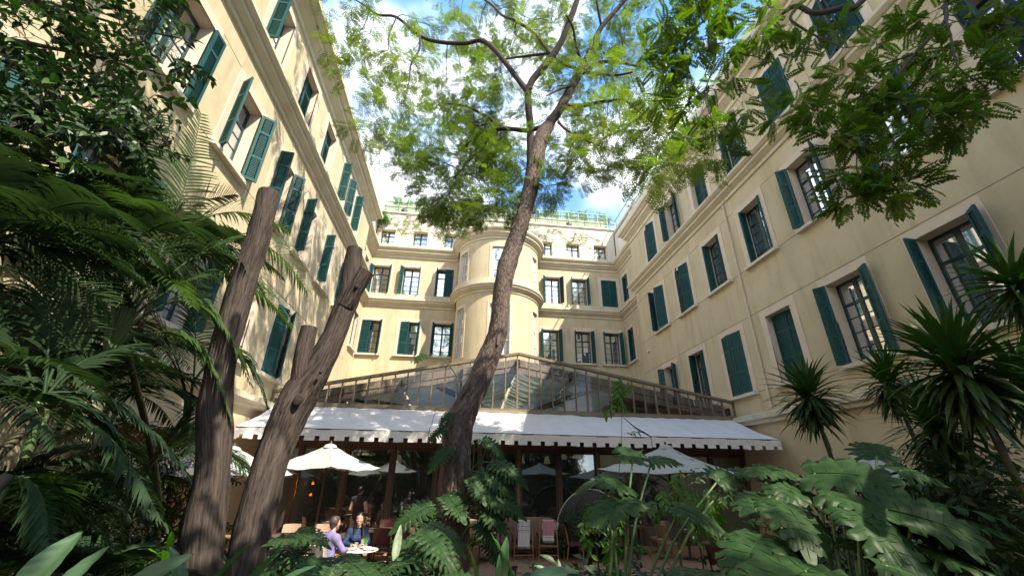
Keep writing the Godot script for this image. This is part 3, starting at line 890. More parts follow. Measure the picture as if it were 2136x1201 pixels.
	for i in xs.size():
		s = Shape.new()
		s.box2(Vector3(xs[i] - 0.055, FLOOR_Y, FRONT_Z - 0.06), Vector3(xs[i] + 0.055, 2.72, FRONT_Z + 0.08))
		put("post", s, mats.bronze_frame if i == 8 or i == 6 else mats.brown_wood, p)
		if i == xs.size() - 1: break
		var g := Shape.new()
		g.quad(Vector3(xs[i] + 0.06, FLOOR_Y + 0.1, FRONT_Z), Vector3(xs[i + 1] - 0.06, FLOOR_Y + 0.1, FRONT_Z), Vector3(xs[i + 1] - 0.06, 2.71, FRONT_Z), Vector3(xs[i] + 0.06, 2.71, FRONT_Z))
		put("front_pane", g, mats.pane_front, p)
		s = Shape.new()
		for e in [[xs[i] + 0.07, xs[i] + 0.12], [xs[i + 1] - 0.12, xs[i + 1] - 0.07]]:
			s.box2(Vector3(e[0], FLOOR_Y + 0.13, FRONT_Z - 0.03), Vector3(e[1], 2.6, FRONT_Z + 0.03))
		s.box2(Vector3(xs[i] + 0.07, FLOOR_Y, FRONT_Z - 0.031), Vector3(xs[i + 1] - 0.07, FLOOR_Y + 0.13, FRONT_Z + 0.031))
		s.box2(Vector3(xs[i] + 0.07, 2.6, FRONT_Z - 0.031), Vector3(xs[i + 1] - 0.07, 2.719, FRONT_Z + 0.031))
		put("door_frame", s, mats.brown_wood, p)
	awnings()
	pavilion_inside()

func awnings() -> void:
	var edges := [LEFT_X + 0.25, Vector3(-1.015, 2.841, -14.000).x, Vector3(6.412, 2.919, -14.000).x, RIGHT_X - 0.25]
	var labels := ["white cloth awning on the left, dappled with leaf shadows, behind the sawn trunks", "white cloth awning in the middle, half sunlit and half shaded, behind the tree trunk", "white cloth awning on the right, wholly in shade, ending beside the spiky plants"]
	for k in 3:
		var a: float = edges[k] + 0.01; var b: float = edges[k + 1] - 0.01
		var t := thing("awning", labels[k], "awning", Vector3((a + b) / 2, 0, -16.4), 0.0, "awnings along the restaurant front")
		var hw := (b - a) / 2
		var yf: float = [3.05, 3.06, 3.10][k]
		var zf := 2.42
		var s := Shape.new()
		s.grid(func(u: float, v: float) -> Vector3:
			var x := lerpf(-hw, hw, u)
			var sag := -0.05 * sin(v * PI) + 0.018 * sin(u * 23.0 + k) * sin(v * PI) + 0.012 * sin(u * 51.0 + v * 9.0)
			if k == 1 and u > 0.72: sag -= 0.05 * sin((u - 0.72) / 0.28 * PI) * v
			return Vector3(x, lerpf(yf, 4.04, v) + sag, lerpf(zf, 0.0, v)), 60, 10)
		put("canopy", s, mats.awning_cloth, t)
		s = Shape.new()   # valance: a band with square tabs cut along its lower edge
		var tabs := int(round(2 * hw / 0.44))
		var w := 2 * hw / tabs
		var zz := func(x: float, y: float) -> float: return zf + 0.012 * sin(x * 5.0 + k) + 0.02 * (yf - y)
		for i in tabs:
			var xa := -hw + w * i
			var cuts := [xa, xa + w * 0.3, xa + w * 0.62, xa + w]
			for j in 3:
				s.quad(Vector3(cuts[j], yf - 0.21, zz.call(cuts[j], yf - 0.21)), Vector3(cuts[j + 1], yf - 0.21, zz.call(cuts[j + 1], yf - 0.21)), Vector3(cuts[j + 1], yf - 0.012, zz.call(cuts[j + 1], yf)), Vector3(cuts[j], yf - 0.012, zz.call(cuts[j], yf)))
			var drop := yf - 0.335 + rng.randf_range(-0.012, 0.012)
			for tb in [[cuts[0], cuts[1]], [cuts[2], cuts[3]]]:
				s.quad(Vector3(tb[0], drop, zz.call(tb[0], drop)), Vector3(tb[1], drop, zz.call(tb[1], drop)), Vector3(tb[1], yf - 0.21, zz.call(tb[1], yf - 0.21)), Vector3(tb[0], yf - 0.21, zz.call(tb[0], yf - 0.21)))
		put("valance", s, mats.awning_cloth, t)
		s = Shape.new()
		s.tube([Vector4(-hw, yf - 0.01, zf - 0.03, 0.028), Vector4(hw, yf - 0.01, zf - 0.03, 0.028)], 8)
		put("front_bar", s, mats.dark_metal, t)
		for x in [-hw * 0.75, hw * 0.75]:
			s = Shape.new()
			s.tube([Vector4(x, 3.3, 0.1, 0.03), Vector4(x + 0.3, 3.2, 1.2, 0.03), Vector4(x, yf - 0.06, zf - 0.06, 0.025)], 8)
			put("arm", s, mats.dark_metal, t)
		s = Shape.new()
		s.tube([Vector4(-hw, 4.06, -0.04, 0.07), Vector4(hw, 4.06, -0.04, 0.07)], 10)
		put("roller", s, mats.bronze_frame, t)

func pendant(at: Vector3, label: String) -> void:
	var t := thing("pendant_lamp", label, "lamp", at, 0.0, "pendant lamps inside the restaurant")
	var s := Shape.new()
	s.lathe([Vector2(0.155, -0.12), Vector2(0.13, 0.0), Vector2(0.095, 0.12), Vector2(0.07, 0.19)], 16)
	put("lamp_shade", s, mats.lamp_shade, t)
	s = Shape.new()
	s.tube([Vector4(0, 0.18, 0, 0.012), Vector4(0, SILL_Y - 0.36 - at.y, 0, 0.012)], 6)
	put("cord", s, mats.dark_metal, t)

func table_lamp(at: Vector3, label: String) -> void:
	var t := thing("table_lamp", label, "lamp", at, 0.0, "small glowing lamps inside the restaurant")
	var s := Shape.new()
	s.lathe([Vector2(0.001, 0.0), Vector2(0.06, 0.001), Vector2(0.05, 0.03), Vector2(0.015, 0.06), Vector2(0.015, 0.2), Vector2(0.001, 0.201)], 10)
	put("lamp_foot", s, mats.dark_metal, t)
	s = Shape.new()
	s.lathe([Vector2(0.07, 0.19), Vector2(0.06, 0.24), Vector2(0.045, 0.28)], 14)
	put("lamp_shade", s, mats.lamp_glow, t)
	var l := OmniLight3D.new()
	l.name = "lamp_light"
	l.position = Vector3(0, 0.26, 0.13)
	l.light_color = Color(1.0, 0.55, 0.22); l.light_energy = 0.2; l.light_size = 0.06
	l.omni_range = 12.0; l.omni_attenuation = 2.0; l.shadow_enabled = true
	t.add_child(l)

func pavilion_inside() -> void:
	var spots := [[Vector3(4.363, 2.609, -18.200), "white bell shaped lamp, left one of the pair nearest the glass by the bronze post"], [Vector3(4.945, 2.659, -18.200), "white bell shaped lamp, right one of the upper pair near the bronze post"], [Vector3(5.562, 2.742, -19.400), "white bell shaped lamp hung just behind the upper pair"], [Vector3(5.850, 2.423, -20.000), "small white bell lamp hung lowest, right of the others"], [Vector3(3.921, 2.453, -19.500), "white bell lamp hung over the middle of the dining room"], [Vector3(2.700, 2.434, -19.000), "white bell lamp showing beside the middle door post"], [Vector3(-2.463, 2.352, -18.400), "white bell lamp showing between the umbrellas on the left"]]
	for e in spots: pendant(e[0], e[1])
	table_lamp(Vector3(-5.461, 1.209, -18.000), "glowing orange lamp deep in the dining room on the left, upper one")
	table_lamp(Vector3(-5.343, 0.844, -17.600), "glowing orange lamp low behind the glass on the left")
	table_lamp(Vector3(9.158, 1.718, -17.400), "glowing orange lamp under the right umbrella behind the glass")
	# dining tables inside, with plates and chairs round them
	var k := 0
	var where := ["at the far left behind the glass", "behind the waiter", "left of the leaning trunk behind the glass", "right of the leaning trunk behind the glass", "in the middle of the dining room", "behind the two chairs with towels", "right of the bronze post behind the glass", "under the right umbrella behind the glass"]
	for x in [-5.0, -3.2, -1.5, 0.9, 2.6, 4.2, 6.4, 8.6]:
		var z := -18.0 - 0.6 * (k % 2)
		var t := thing("dining_table", "dark wooden dining table laid with plates " + where[k], "table", Vector3(x, FLOOR_Y, z), 0.0, "tables inside the restaurant")
		var s := Shape.new()
		s.box2(Vector3(-0.42, 0.71, -0.42), Vector3(0.42, 0.75, 0.42))
		put("tabletop", s, mats.brown_wood, t)
		s = Shape.new()
		s.lathe([Vector2(0.24, 0.0), Vector2(0.22, 0.03), Vector2(0.04, 0.06), Vector2(0.04, 0.705), Vector2(0.12, 0.71)], 12)
		put("pedestal", s, mats.dark_metal, t)
		for q in [-1, 1]:
			var pl := thing("plate", ("left" if q < 0 else "right") + " white plate of the table " + where[k], "plate", Vector3(x + q * 0.2, FLOOR_Y + 0.751, z + 0.08), 0.0, "plates inside the restaurant")
			s = Shape.new()
			s.lathe([Vector2(0.001, 0.004), Vector2(0.07, 0.004), Vector2(0.12, 0.018), Vector2(0.125, 0.022), Vector2(0.12, 0.016), Vector2(0.07, 0.0), Vector2(0.001, 0.0)], 16)
			put("dish", s, mats.white_paint, pl)
			cafe_chair(Vector3(x + q * 0.72, FLOOR_Y, z), -q * PI / 2, ("left" if q < 0 else "right") + " chair of the dining table " + where[k], "chairs inside the restaurant")
		k += 1

# ---------------------------------------------------------------- leaves and trees
func frame(dir: Vector3, up: Vector3) -> Basis:
	var z := dir.normalized()
	if absf(z.dot(up.normalized())) > 0.98: up = Vector3(0.31, 0.2, 0.93)
	var x := up.cross(z).normalized()
	return Basis(x, z.cross(x), z)

func rand_dir() -> Vector3:
	var y := rng.randf_range(-1, 1); var a := rng.randf() * TAU
	var r := sqrt(1.0 - y * y)
	return Vector3(cos(a) * r, y, sin(a) * r)

# a small pointed leaf blade with a fold along its midrib; grows along +z
func blade(s: Shape, x: Transform3D, length: float, width: float, fold := 0.15, droop := 0.1, seg := 2) -> void:
	var mid := []; var l := []; var r := []
	for i in seg + 1:
		var t := float(i) / seg
		var w := width * 0.5 * sin(PI * pow(t, 0.8)) if i > 0 and i < seg else 0.0
		var y := -droop * length * t * t
		mid.append(Vector3(0, y, length * t))
		l.append(Vector3(-w, y + fold * w, length * t)); r.append(Vector3(w, y + fold * w, length * t))
	for i in seg:
		for e in [[l, mid], [mid, r]]:
			var a: Vector3 = x * e[0][i]; var b: Vector3 = x * e[1][i]; var c: Vector3 = x * e[1][i + 1]; var d: Vector3 = x * e[0][i + 1]
			if i == 0: s.tri(a, d, c) if e[0] == l else s.tri(a, d, c)
			elif i == seg - 1: s.tri(a, c, b)
			else: s.quad(a, d, c, b)

# feathery twice-divided leaf of the courtyard tree
func feather_spray(seed_: int) -> ArrayMesh:
	var g := RandomNumberGenerator.new(); g.seed = seed_
	var s := Shape.new()
	var n := 7
	for i in n:
		var t := (i + 0.6) / n
		for sd in [-1.0, 1.0]:
			var root := Vector3(0, -0.06 * t * t, 0.42 * t)
			var dir := Vector3(sd, g.randf_range(-0.35, 0.1), 0.55 + 0.3 * t).normalized()
			var ln := 0.20 * (1.0 - 0.45 * absf(t - 0.4)) * g.randf_range(0.8, 1.1)
			for k in 3:
				var u := (k + 0.8) / 3.0
				for q in [-1.0, 1.0]:
					var p := root + dir * ln * u
					var ld: Vector3 = (dir * 0.5 + dir.cross(Vector3.UP) * q + Vector3(0, g.randf_range(-0.3, 0.2), 0)).normalized()
					var a: Vector3 = p; var c: Vector3 = p + ld * g.randf_range(0.058, 0.08)
					var w: Vector3 = ld.cross(Vector3.UP).normalized() * 0.017
					s.quad(a, (a + c) * 0.5 + w, c, (a + c) * 0.5 - w)
	return s.mesh()

# once-divided leaf with oval leaflets
func pinnate_spray(seed_: int, pairs: int, length: float, lw: float, ll: float) -> ArrayMesh:
	var g := RandomNumberGenerator.new(); g.seed = seed_
	var s := Shape.new()
	var pos := func(t: float) -> Vector3: return Vector3(0, -0.25 * length * t * t, length * t)
	s.tube([Vector4(0, 0, 0, 0.003), Vector4(0, -0.06 * length, length * 0.5, 0.0022), Vector4(0, -0.25 * length, length, 0.001)], 4, false)
	for i in pairs:
		var t := (i + 1.0) / (pairs + 0.3)
		for sd in [-1.0, 1.0]:
			var dir := Vector3(sd, g.randf_range(-0.25, 0.05) - 0.15, 0.45 + 0.25 * t)
			blade(s, Transform3D(frame(dir, Vector3(0.1 * sd, 1, 0.1)), pos.call(t)), ll * g.randf_range(0.85, 1.1) * (1.0 - 0.35 * absf(t - 0.5)), lw, 0.25, 0.15, 3)
	blade(s, Transform3D(frame(Vector3(0, -0.5, 1), Vector3.UP), pos.call(1.0)), ll, lw, 0.2, 0.15, 3)
	return s.mesh()

# a twig end with broad simple leaves
func broad_spray(seed_: int) -> ArrayMesh:
	var g := RandomNumberGenerator.new(); g.seed = seed_
	var s := Shape.new()
	s.tube([Vector4(0, 0, 0, 0.004), Vector4(0, -0.03, 0.32, 0.002)], 4, false)
	for i in 9:
		var t := 0.08 + i * 0.035
		var a := i * 2.4
		var dir := Vector3(cos(a), sin(a) * 0.5 - 0.35, 0.7)
		blade(s, Transform3D(frame(dir, Vector3(0, 1, 0.3)), Vector3(0, -0.03 * t, t)), g.randf_range(0.10, 0.155), g.randf_range(0.045, 0.062), 0.3, 0.25, 4)
	return s.mesh()

func tree_limbs(limbs: Array) -> Array:
	var pts := []
	for l in limbs:
		for i in l.size() - 1:
			for k in 4:
				var t: Vector4 = l[i].lerp(l[i + 1], k / 4.0)
				pts.append(t)
		pts.append(l[-1])
	return pts

func smooth_path(p: Array, sub := 4) -> Array:
	var out := []
	for i in p.size() - 1:
		var a: Vector4 = p[maxi(i - 1, 0)]; var b: Vector4 = p[i]; var c: Vector4 = p[i + 1]; var d: Vector4 = p[mini(i + 2, p.size() - 1)]
		for k in sub:
			var t := float(k) / sub
			var q: Vector4 = 0.5 * (2.0 * b + (c - a) * t + (2.0 * a - 5.0 * b + 4.0 * c - d) * t * t + (3.0 * b - a - 3.0 * c + d) * t * t * t)
			q.w = lerpf(b.w, c.w, t)
			out.append(q)
	out.append(p[-1])
	return out

# clusters: [centre, radius, sprays]; each is tied to the nearest limb by a bent twig that splits
func crown(tree: Node3D, limbs: Array, clusters: Array, meshes: Array, leaf: Material, bark: Material, tints: Array, flat := 0.55, size := Vector2(0.8, 1.25), twig := 0.02, up_bias := 0.0) -> void:
	var pts := tree_limbs(limbs)
	var s := Shape.new()
	var xs := []; var cs := []
	for m in meshes: xs.append([]); cs.append([])
	for c in clusters:
		var centre: Vector3 = c[0]
		var best := Vector4.ZERO; var bd := 1e9
		for p in pts:
			var d: float = Vector3(p.x, p.y, p.z).distance_to(centre) + p.w * 2.0
			if d < bd: bd = d; best = p
		var root := Vector3(best.x, best.y, best.z)
		var bend := (root + centre) * 0.5 + rand_dir() * bd * 0.12 + Vector3(0, bd * 0.08, 0)
		var r0 := minf(best.w * 0.7, twig + bd * 0.006)
		s.tube(smooth_path([Vector4(root.x, root.y, root.z, r0), Vector4(bend.x, bend.y, bend.z, r0 * 0.7), Vector4(centre.x, centre.y, centre.z, r0 * 0.4)], 3), 5, false)
		var r: float = c[1]
		var subs := []
		for k in 7:
			var q := centre + rand_dir() * Vector3(r, r * flat, r) * rng.randf_range(0.5, 0.95)
			var h := (centre + q) * 0.5 + rand_dir() * r * 0.12
			s.tube([Vector4(centre.x, centre.y, centre.z, r0 * 0.4), Vector4(h.x, h.y, h.z, r0 * 0.28), Vector4(q.x, q.y, q.z, r0 * 0.12)], 4, false)
			subs.append([h, q])
		var tone: float = rng.randf_range(0.75, 1.2)
		for k in c[2]:
			var pick: Array = subs[rng.randi() % subs.size()]
			var at: Vector3 = pick[0].lerp(pick[1], rng.randf()) + rand_dir() * r * 0.32 * Vector3(1, 0.7, 1)
			var out: Vector3 = (at - centre).normalized() + rand_dir() * 0.8 + Vector3(0, -0.15 + up_bias, 0)
			var mi := rng.randi() % meshes.size()
			var sc := rng.randf_range(size.x, size.y)
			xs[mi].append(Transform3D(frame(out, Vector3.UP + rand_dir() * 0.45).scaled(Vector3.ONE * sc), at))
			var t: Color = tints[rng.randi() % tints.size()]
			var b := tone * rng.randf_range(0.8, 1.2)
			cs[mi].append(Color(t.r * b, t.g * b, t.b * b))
	put("twigs", s, bark, tree).set_meta("kind", "stuff")
	for m in meshes.size():
		copies("foliage", meshes[m], leaf, xs[m], tree, cs[m]).set_meta("kind", "stuff")

func clusters_at(points: Array, radius: float, count: int, jitter := 0.0, beyond := 0.0) -> Array:
	# beyond: how much farther out than measured, so that the limbs stay below the leaves they carry
	var out := []
	var lift := Vector3(0, 1.8, 0)
	for p in points:
		var c := Vector3(p.x, p.y, p.z)
		out.append([lift + c * (1.0 + beyond) - lift * (1.0 + beyond) + rand_dir() * jitter, radius * rng.randf_range(0.8, 1.2), int(count * rng.randf_range(0.75, 1.25))])
	return out

func build_trees() -> void:
	# bark and wood stretched along the stem
	for e in [["bark", Color(0.045, 0.032, 0.028), Color(0.145, 0.108, 0.092), Color(0.25, 0.195, 0.17), 3.0, 1.1, 9.0, 0.018], ["dry_wood", Color(0.012, 0.0095, 0.008), Color(0.062, 0.045, 0.036), Color(0.112, 0.086, 0.07), 2.0, 0.2, 5.0, 0.030]]:
		var m := mat(e[0], Color.WHITE, 0.9)
		var tx := noise_tex(51, e[7], e[1], e[3], 512, FastNoiseLite.TYPE_SIMPLEX_SMOOTH, 6)
		tx.color_ramp.add_point(0.36 if e[0] == "bark" else 0.30, (e[2] as Color).linear_to_srgb())
		m.albedo_texture = tx
		m.normal_enabled = true
		m.normal_texture = noise_tex(51, e[7], e[1], e[3], 512, FastNoiseLite.TYPE_SIMPLEX_SMOOTH, 6, true, e[6])
		m.uv1_scale = Vector3(e[4], e[5], 1)
		m.detail_enabled = true      # broad stains over the fibres
		m.detail_albedo = noise_tex(57, 0.008, Color(0.45, 0.42, 0.40), Color(1, 1, 1), 256)
		m.detail_blend_mode = BaseMaterial3D.BLEND_MODE_MUL
	mats["limb_bark"] = mats.bark.duplicate()
	mats.limb_bark.albedo_color = Color(0.62, 0.60, 0.60)
	rough_mat("hollow_wood", Color(0.012, 0.009, 0.008), Color(0.05, 0.038, 0.03), 0.95, 3.0, 0.03, 3.0, 58)
	mat("cut_wood", Color(0.20, 0.15, 0.11), 0.9)
	mat("twig_bark", Color(0.045, 0.036, 0.03), 0.9)
	leaf_mat("feather_leaf", Color(0.185, 0.25, 0.07), Color(0.95, 1.0, 0.5), 0.6)
	leaf_mat("near_leaf", Color(0.115, 0.18, 0.034), Color(0.9, 1.0, 0.3), 0.5)
	leaf_mat("broad_leaf", Color(0.032, 0.065, 0.018), Color(0.4, 0.6, 0.2), 0.45)
	var nz := FastNoiseLite.new(); nz.seed = 77; nz.frequency = 0.03; nz.fractal_octaves = 4
	courtyard_tree(nz)
	sawn_trunks(nz)
	overhead_branches(nz)
	trees_behind(nz)

func courtyard_tree(nz: FastNoiseLite) -> void:
	var t := thing("courtyard_tree", "tall leaning tree with feathery crown rising in the middle before the restaurant", "tree")
	var trunk := [Vector4(-0.05, -0.24, -10.40, 0.456), Vector4(-0.05, 0.06, -10.40, 0.402), Vector4(-0.04, 0.67, -10.40, 0.383), Vector4(-0.06, 1.23, -10.40, 0.383), Vector4(-0.06, 1.91, -10.40, 0.351), Vector4(-0.08, 2.40, -10.40, 0.325), Vector4(-0.08, 2.70, -10.40, 0.352), Vector4(0.01, 3.09, -10.40, 0.347), Vector4(0.19, 3.54, -10.35, 0.295), Vector4(0.34, 3.89, -10.30, 0.287), Vector4(0.52, 4.39, -10.30, 0.281), Vector4(0.71, 4.90, -10.30, 0.263), Vector4(0.82, 5.42, -10.25, 0.242), Vector4(0.87, 6.17, -10.20, 0.235), Vector4(0.98, 7.13, -10.20, 0.258), Vector4(1.19, 7.90, -10.20, 0.265), Vector4(1.43, 8.81, -10.10, 0.229), Vector4(1.65, 9.81, -10.10, 0.238), Vector4(1.76, 10.58, -10.10, 0.244), Vector4(1.86, 11.28, -10.10, 0.265), Vector4(2.03, 12.03, -10.10, 0.255), Vector4(2.27, 12.67, -10.10, 0.195)]
	var limbs := []
	limbs.append([Vector4(1.70, 10.86, -10.10, 0.169), Vector4(1.68, 11.77, -10.10, 0.127), Vector4(1.67, 12.58, -10.10, 0.122), Vector4(1.59, 13.52, -10.00, 0.124), Vector4(1.57, 14.06, -10.00, 0.126)])
	limbs.append([Vector4(1.57, 14.06, -10.00, 0.101), Vector4(1.24, 14.91, -10.20, 0.105), Vector4(0.74, 16.05, -10.40, 0.100), Vector4(0.24, 17.06, -10.60, 0.098), Vector4(-0.23, 17.67, -10.80, 0.088), Vector4(-0.83, 17.52, -10.90, 0.080), Vector4(-1.77, 17.55, -11.00, 0.076), Vector4(-2.64, 17.76, -11.00, 0.066), Vector4(-3.62, 18.43, -10.80, 0.055), Vector4(-4.39, 18.45, -10.80, 0.044), Vector4(-5.09, 18.76, -10.60, 0.028), Vector4(-5.97, 18.96, -10.40, 0.017)])
	limbs.append([Vector4(1.57, 14.06, -10.00, 0.118), Vector4(1.75, 14.61, -9.90, 0.119), Vector4(2.36, 15.46, -9.60, 0.120), Vector4(2.69, 16.07, -9.40, 0.114), Vector4(2.90, 16.66, -9.20, 0.111), Vector4(3.25, 17.82, -8.90, 0.105), Vector4(3.44, 19.12, -8.60, 0.089), Vector4(3.72, 20.98, -8.20, 0.073)])
	limbs.append([Vector4(2.12, 12.04, -10.10, 0.192), Vector4(2.37, 12.84, -10.10, 0.172), Vector4(2.65, 13.29, -10.00, 0.165), Vector4(2.93, 13.96, -10.00, 0.161), Vector4(3.23, 14.71, -10.00, 0.155), Vector4(3.59, 15.54, -10.00, 0.147), Vector4(3.94, 16.42, -9.80, 0.114), Vector4(4.35, 17.42, -9.50, 0.093), Vector4(5.29, 18.79, -9.20, 0.080), Vector4(6.14, 20.56, -9.00, 0.056)])
	limbs.append([Vector4(2.23, 12.66, -10.10, 0.081), Vector4(1.87, 12.48, -10.10, 0.081), Vector4(1.54, 12.45, -10.20, 0.081), Vector4(0.83, 12.75, -10.50, 0.076), Vector4(0.16, 12.80, -10.80, 0.064), Vector4(-0.26, 12.66, -11.10, 0.051), Vector4(-0.66, 12.35, -11.30, 0.025)])
	limbs.append([Vector4(0.83, 12.75, -10.50, 0.057), Vector4(0.11, 13.82, -11.00, 0.053), Vector4(-0.64, 14.63, -11.40, 0.044), Vector4(-1.40, 14.98, -11.70, 0.026)])
	limbs.append([Vector4(0.90, 12.56, -10.50, 0.053), Vector4(0.41, 11.80, -10.30, 0.048), Vector4(-0.20, 11.00, -10.10, 0.039), Vector4(-0.55, 10.14, -9.90, 0.029), Vector4(-0.83, 9.57, -9.80, 0.017)])
	limbs.append([Vector4(2.83, 13.55, -10.00, 0.083), Vector4(3.16, 13.30, -9.70, 0.074), Vector4(3.50, 13.15, -9.50, 0.070), Vector4(4.14, 13.10, -9.20, 0.055), Vector4(4.67, 12.95, -9.00, 0.045), Vector4(5.08, 12.09, -8.80, 0.031), Vector4(5.59, 11.32, -8.60, 0.016)])
	limbs.append([Vector4(3.59, 15.54, -10.00, 0.088), Vector4(4.16, 16.28, -10.30, 0.076), Vector4(4.82, 17.02, -10.60, 0.068), Vector4(5.72, 17.53, -10.90, 0.058), Vector4(6.68, 17.83, -11.20, 0.039), Vector4(7.72, 17.97, -11.40, 0.020)])
	limbs.append([Vector4(3.64, 15.44, -10.00, 0.070), Vector4(4.09, 14.90, -9.60, 0.054), Vector4(4.55, 14.52, -9.30, 0.045), Vector4(5.10, 14.52, -9.10, 0.029)])
	limbs.append([Vector4(3.43, 15.56, -10.00, 0.070), Vector4(3.06, 16.03, -10.20, 0.061), Vector4(2.74, 16.38, -10.30, 0.059), Vector4(2.49, 16.80, -10.40, 0.056), Vector4(1.76, 16.97, -10.70, 0.049), Vector4(0.93, 17.07, -11.00, 0.035), Vector4(0.17, 17.03, -11.20, 0.019)])
	limbs.append([Vector4(2.47, 16.66, -10.30, 0.063), Vector4(1.97, 18.19, -10.60, 0.059), Vector4(1.18, 19.37, -10.90, 0.057), Vector4(0.64, 19.93, -11.10, 0.050), Vector4(0.07, 20.99, -11.30, 0.043), Vector4(-0.89, 22.09, -11.50, 0.026)])
	limbs.append([Vector4(3.65, 15.95, -10.00, 0.053), Vector4(3.32, 16.24, -9.60, 0.049), Vector4(3.11, 16.71, -9.20, 0.041), Vector4(2.78, 16.87, -8.90, 0.026)])
	limbs.append([Vector4(4.35, 17.42, -9.50, 0.054), Vector4(4.16, 17.95, -9.20, 0.046), Vector4(3.98, 18.89, -8.90, 0.029)])
	limbs.append([Vector4(3.23, 14.71, -10.00, 0.058), Vector4(2.63, 13.79, -9.50, 0.042), Vector4(2.04, 12.88, -9.10, 0.024)])
	limbs.append([Vector4(2.63, 12.77, -10.00, 0.052), Vector4(2.75, 12.05, -9.60, 0.040), Vector4(3.04, 11.48, -9.30, 0.030), Vector4(3.45, 10.94, -9.00, 0.017)])
	limbs.append([Vector4(-2.64, 17.76, -11.00, 0.049), Vector4(-2.54, 16.63, -10.80, 0.040), Vector4(-2.69, 15.65, -10.60, 0.031), Vector4(-2.61, 14.27, -10.40, 0.023), Vector4(-2.61, 13.10, -10.20, 0.012)])
	limbs.append([Vector4(-3.62, 18.43, -10.80, 0.037), Vector4(-3.69, 17.10, -10.60, 0.028), Vector4(-3.53, 15.88, -10.40, 0.013)])
	# two limbs that lean out over the photographer
	var fork: Vector4 = limbs[2][-1]
	limbs.append([fork, Vector4(1.8, 15.4, -6.6, 0.07), Vector4(0.6, 16.0, -4.6, 0.05), Vector4(-1.2, 16.2, -3.2, 0.03)])
	limbs.append([fork, Vector4(2.6, 15.8, -6.2, 0.07), Vector4(2.4, 16.4, -4.0, 0.05), Vector4(1.4, 16.5, -2.2, 0.03)])
	var s := Shape.new()
	s.tube(smooth_path(trunk, 5), 22, true, 0.16, nz, 0.45)
	var tr := put("trunk", s, mats.bark, t)
	# loose strips of bark
	s = Shape.new()
	for k in 60:
		var i := rng.randi_range(2, trunk.size() - 4)
		var p: Vector4 = trunk[i].lerp(trunk[i + 1], rng.randf())
		var a := rng.randf() * TAU
		var d := Vector3(cos(a), 0, sin(a))
		var ax: Vector3 = (Vector3(trunk[i + 1].x, trunk[i + 1].y, trunk[i + 1].z) - Vector3(trunk[i].x, trunk[i].y, trunk[i].z)).normalized()
		var q := Vector3(p.x, p.y, p.z) + d * p.w * 1.0
		var w := d.cross(ax).normalized() * rng.randf_range(0.02, 0.05)
		var l := rng.randf_range(0.15, 0.5)
		var off := d * rng.randf_range(0.03, 0.07)
		s.quad(q - w, q + w, q + w * 0.6 - ax * l + off, q - w * 0.6 - ax * l + off)
	put("bark_strip", s, mats.bark, tr).set_meta("kind", "stuff")
	var smooth := []
	for l in limbs:
		var sp := smooth_path(l, 4)
		smooth.append(sp)
		s = Shape.new()
		s.tube(sp, 10, true, 0.12, nz, 0.6)
		put("limb", s, mats.limb_bark, t)
	var thin := [Vector3(-5.64, 17.49, -10.20), Vector3(-4.80, 18.32, -10.50), Vector3(-4.98, 16.41, -10.40), Vector3(-4.09, 17.16, -10.60), Vector3(-4.41, 14.80, -10.20), Vector3(-3.64, 15.47, -10.40), Vector3(-2.90, 16.02, -10.80), Vector3(-3.87, 13.58, -10.10), Vector3(-3.11, 13.71, -10.20), Vector3(-2.54, 14.65, -10.60), Vector3(-3.27, 12.34, -10.00), Vector3(-2.66, 12.65, -10.20), Vector3(-2.91, 11.07, -9.80), Vector3(-3.44, 11.59, -9.90), Vector3(-1.99, 16.73, -11.00), Vector3(-4.54, 13.57, -10.00), Vector3(-2.89, 18.10, -11.00), Vector3(-2.11, 18.02, -11.00)]
	var top := [Vector3(-1.02, 20.65, -11.40), Vector3(-0.06, 20.35, -11.20), Vector3(0.86, 20.56, -11.00), Vector3(1.82, 19.59, -10.40), Vector3(2.63, 18.28, -9.60), Vector3(3.73, 18.00, -9.20), Vector3(4.68, 18.06, -9.20), Vector3(5.78, 18.63, -9.40), Vector3(-0.61, 18.93, -11.30), Vector3(0.40, 18.51, -11.00), Vector3(1.38, 18.41, -10.80), Vector3(2.36, 17.99, -10.20), Vector3(4.05, 17.28, -9.80), Vector3(5.04, 17.32, -9.60), Vector3(6.03, 17.67, -9.80), Vector3(-1.00, 17.19, -11.20), Vector3(-0.03, 17.22, -11.20), Vector3(1.03, 17.29, -11.00), Vector3(2.18, 16.52, -10.40), Vector3(2.97, 16.11, -9.80), Vector3(4.32, 16.64, -10.20), Vector3(5.74, 17.87, -10.80), Vector3(6.79, 18.04, -11.00), Vector3(2.48, 20.13, -9.60), Vector3(4.37, 20.17, -9.20), Vector3(0.61, 22.27, -11.00), Vector3(-1.55, 22.13, -11.40), Vector3(5.85, 19.83, -9.00)]
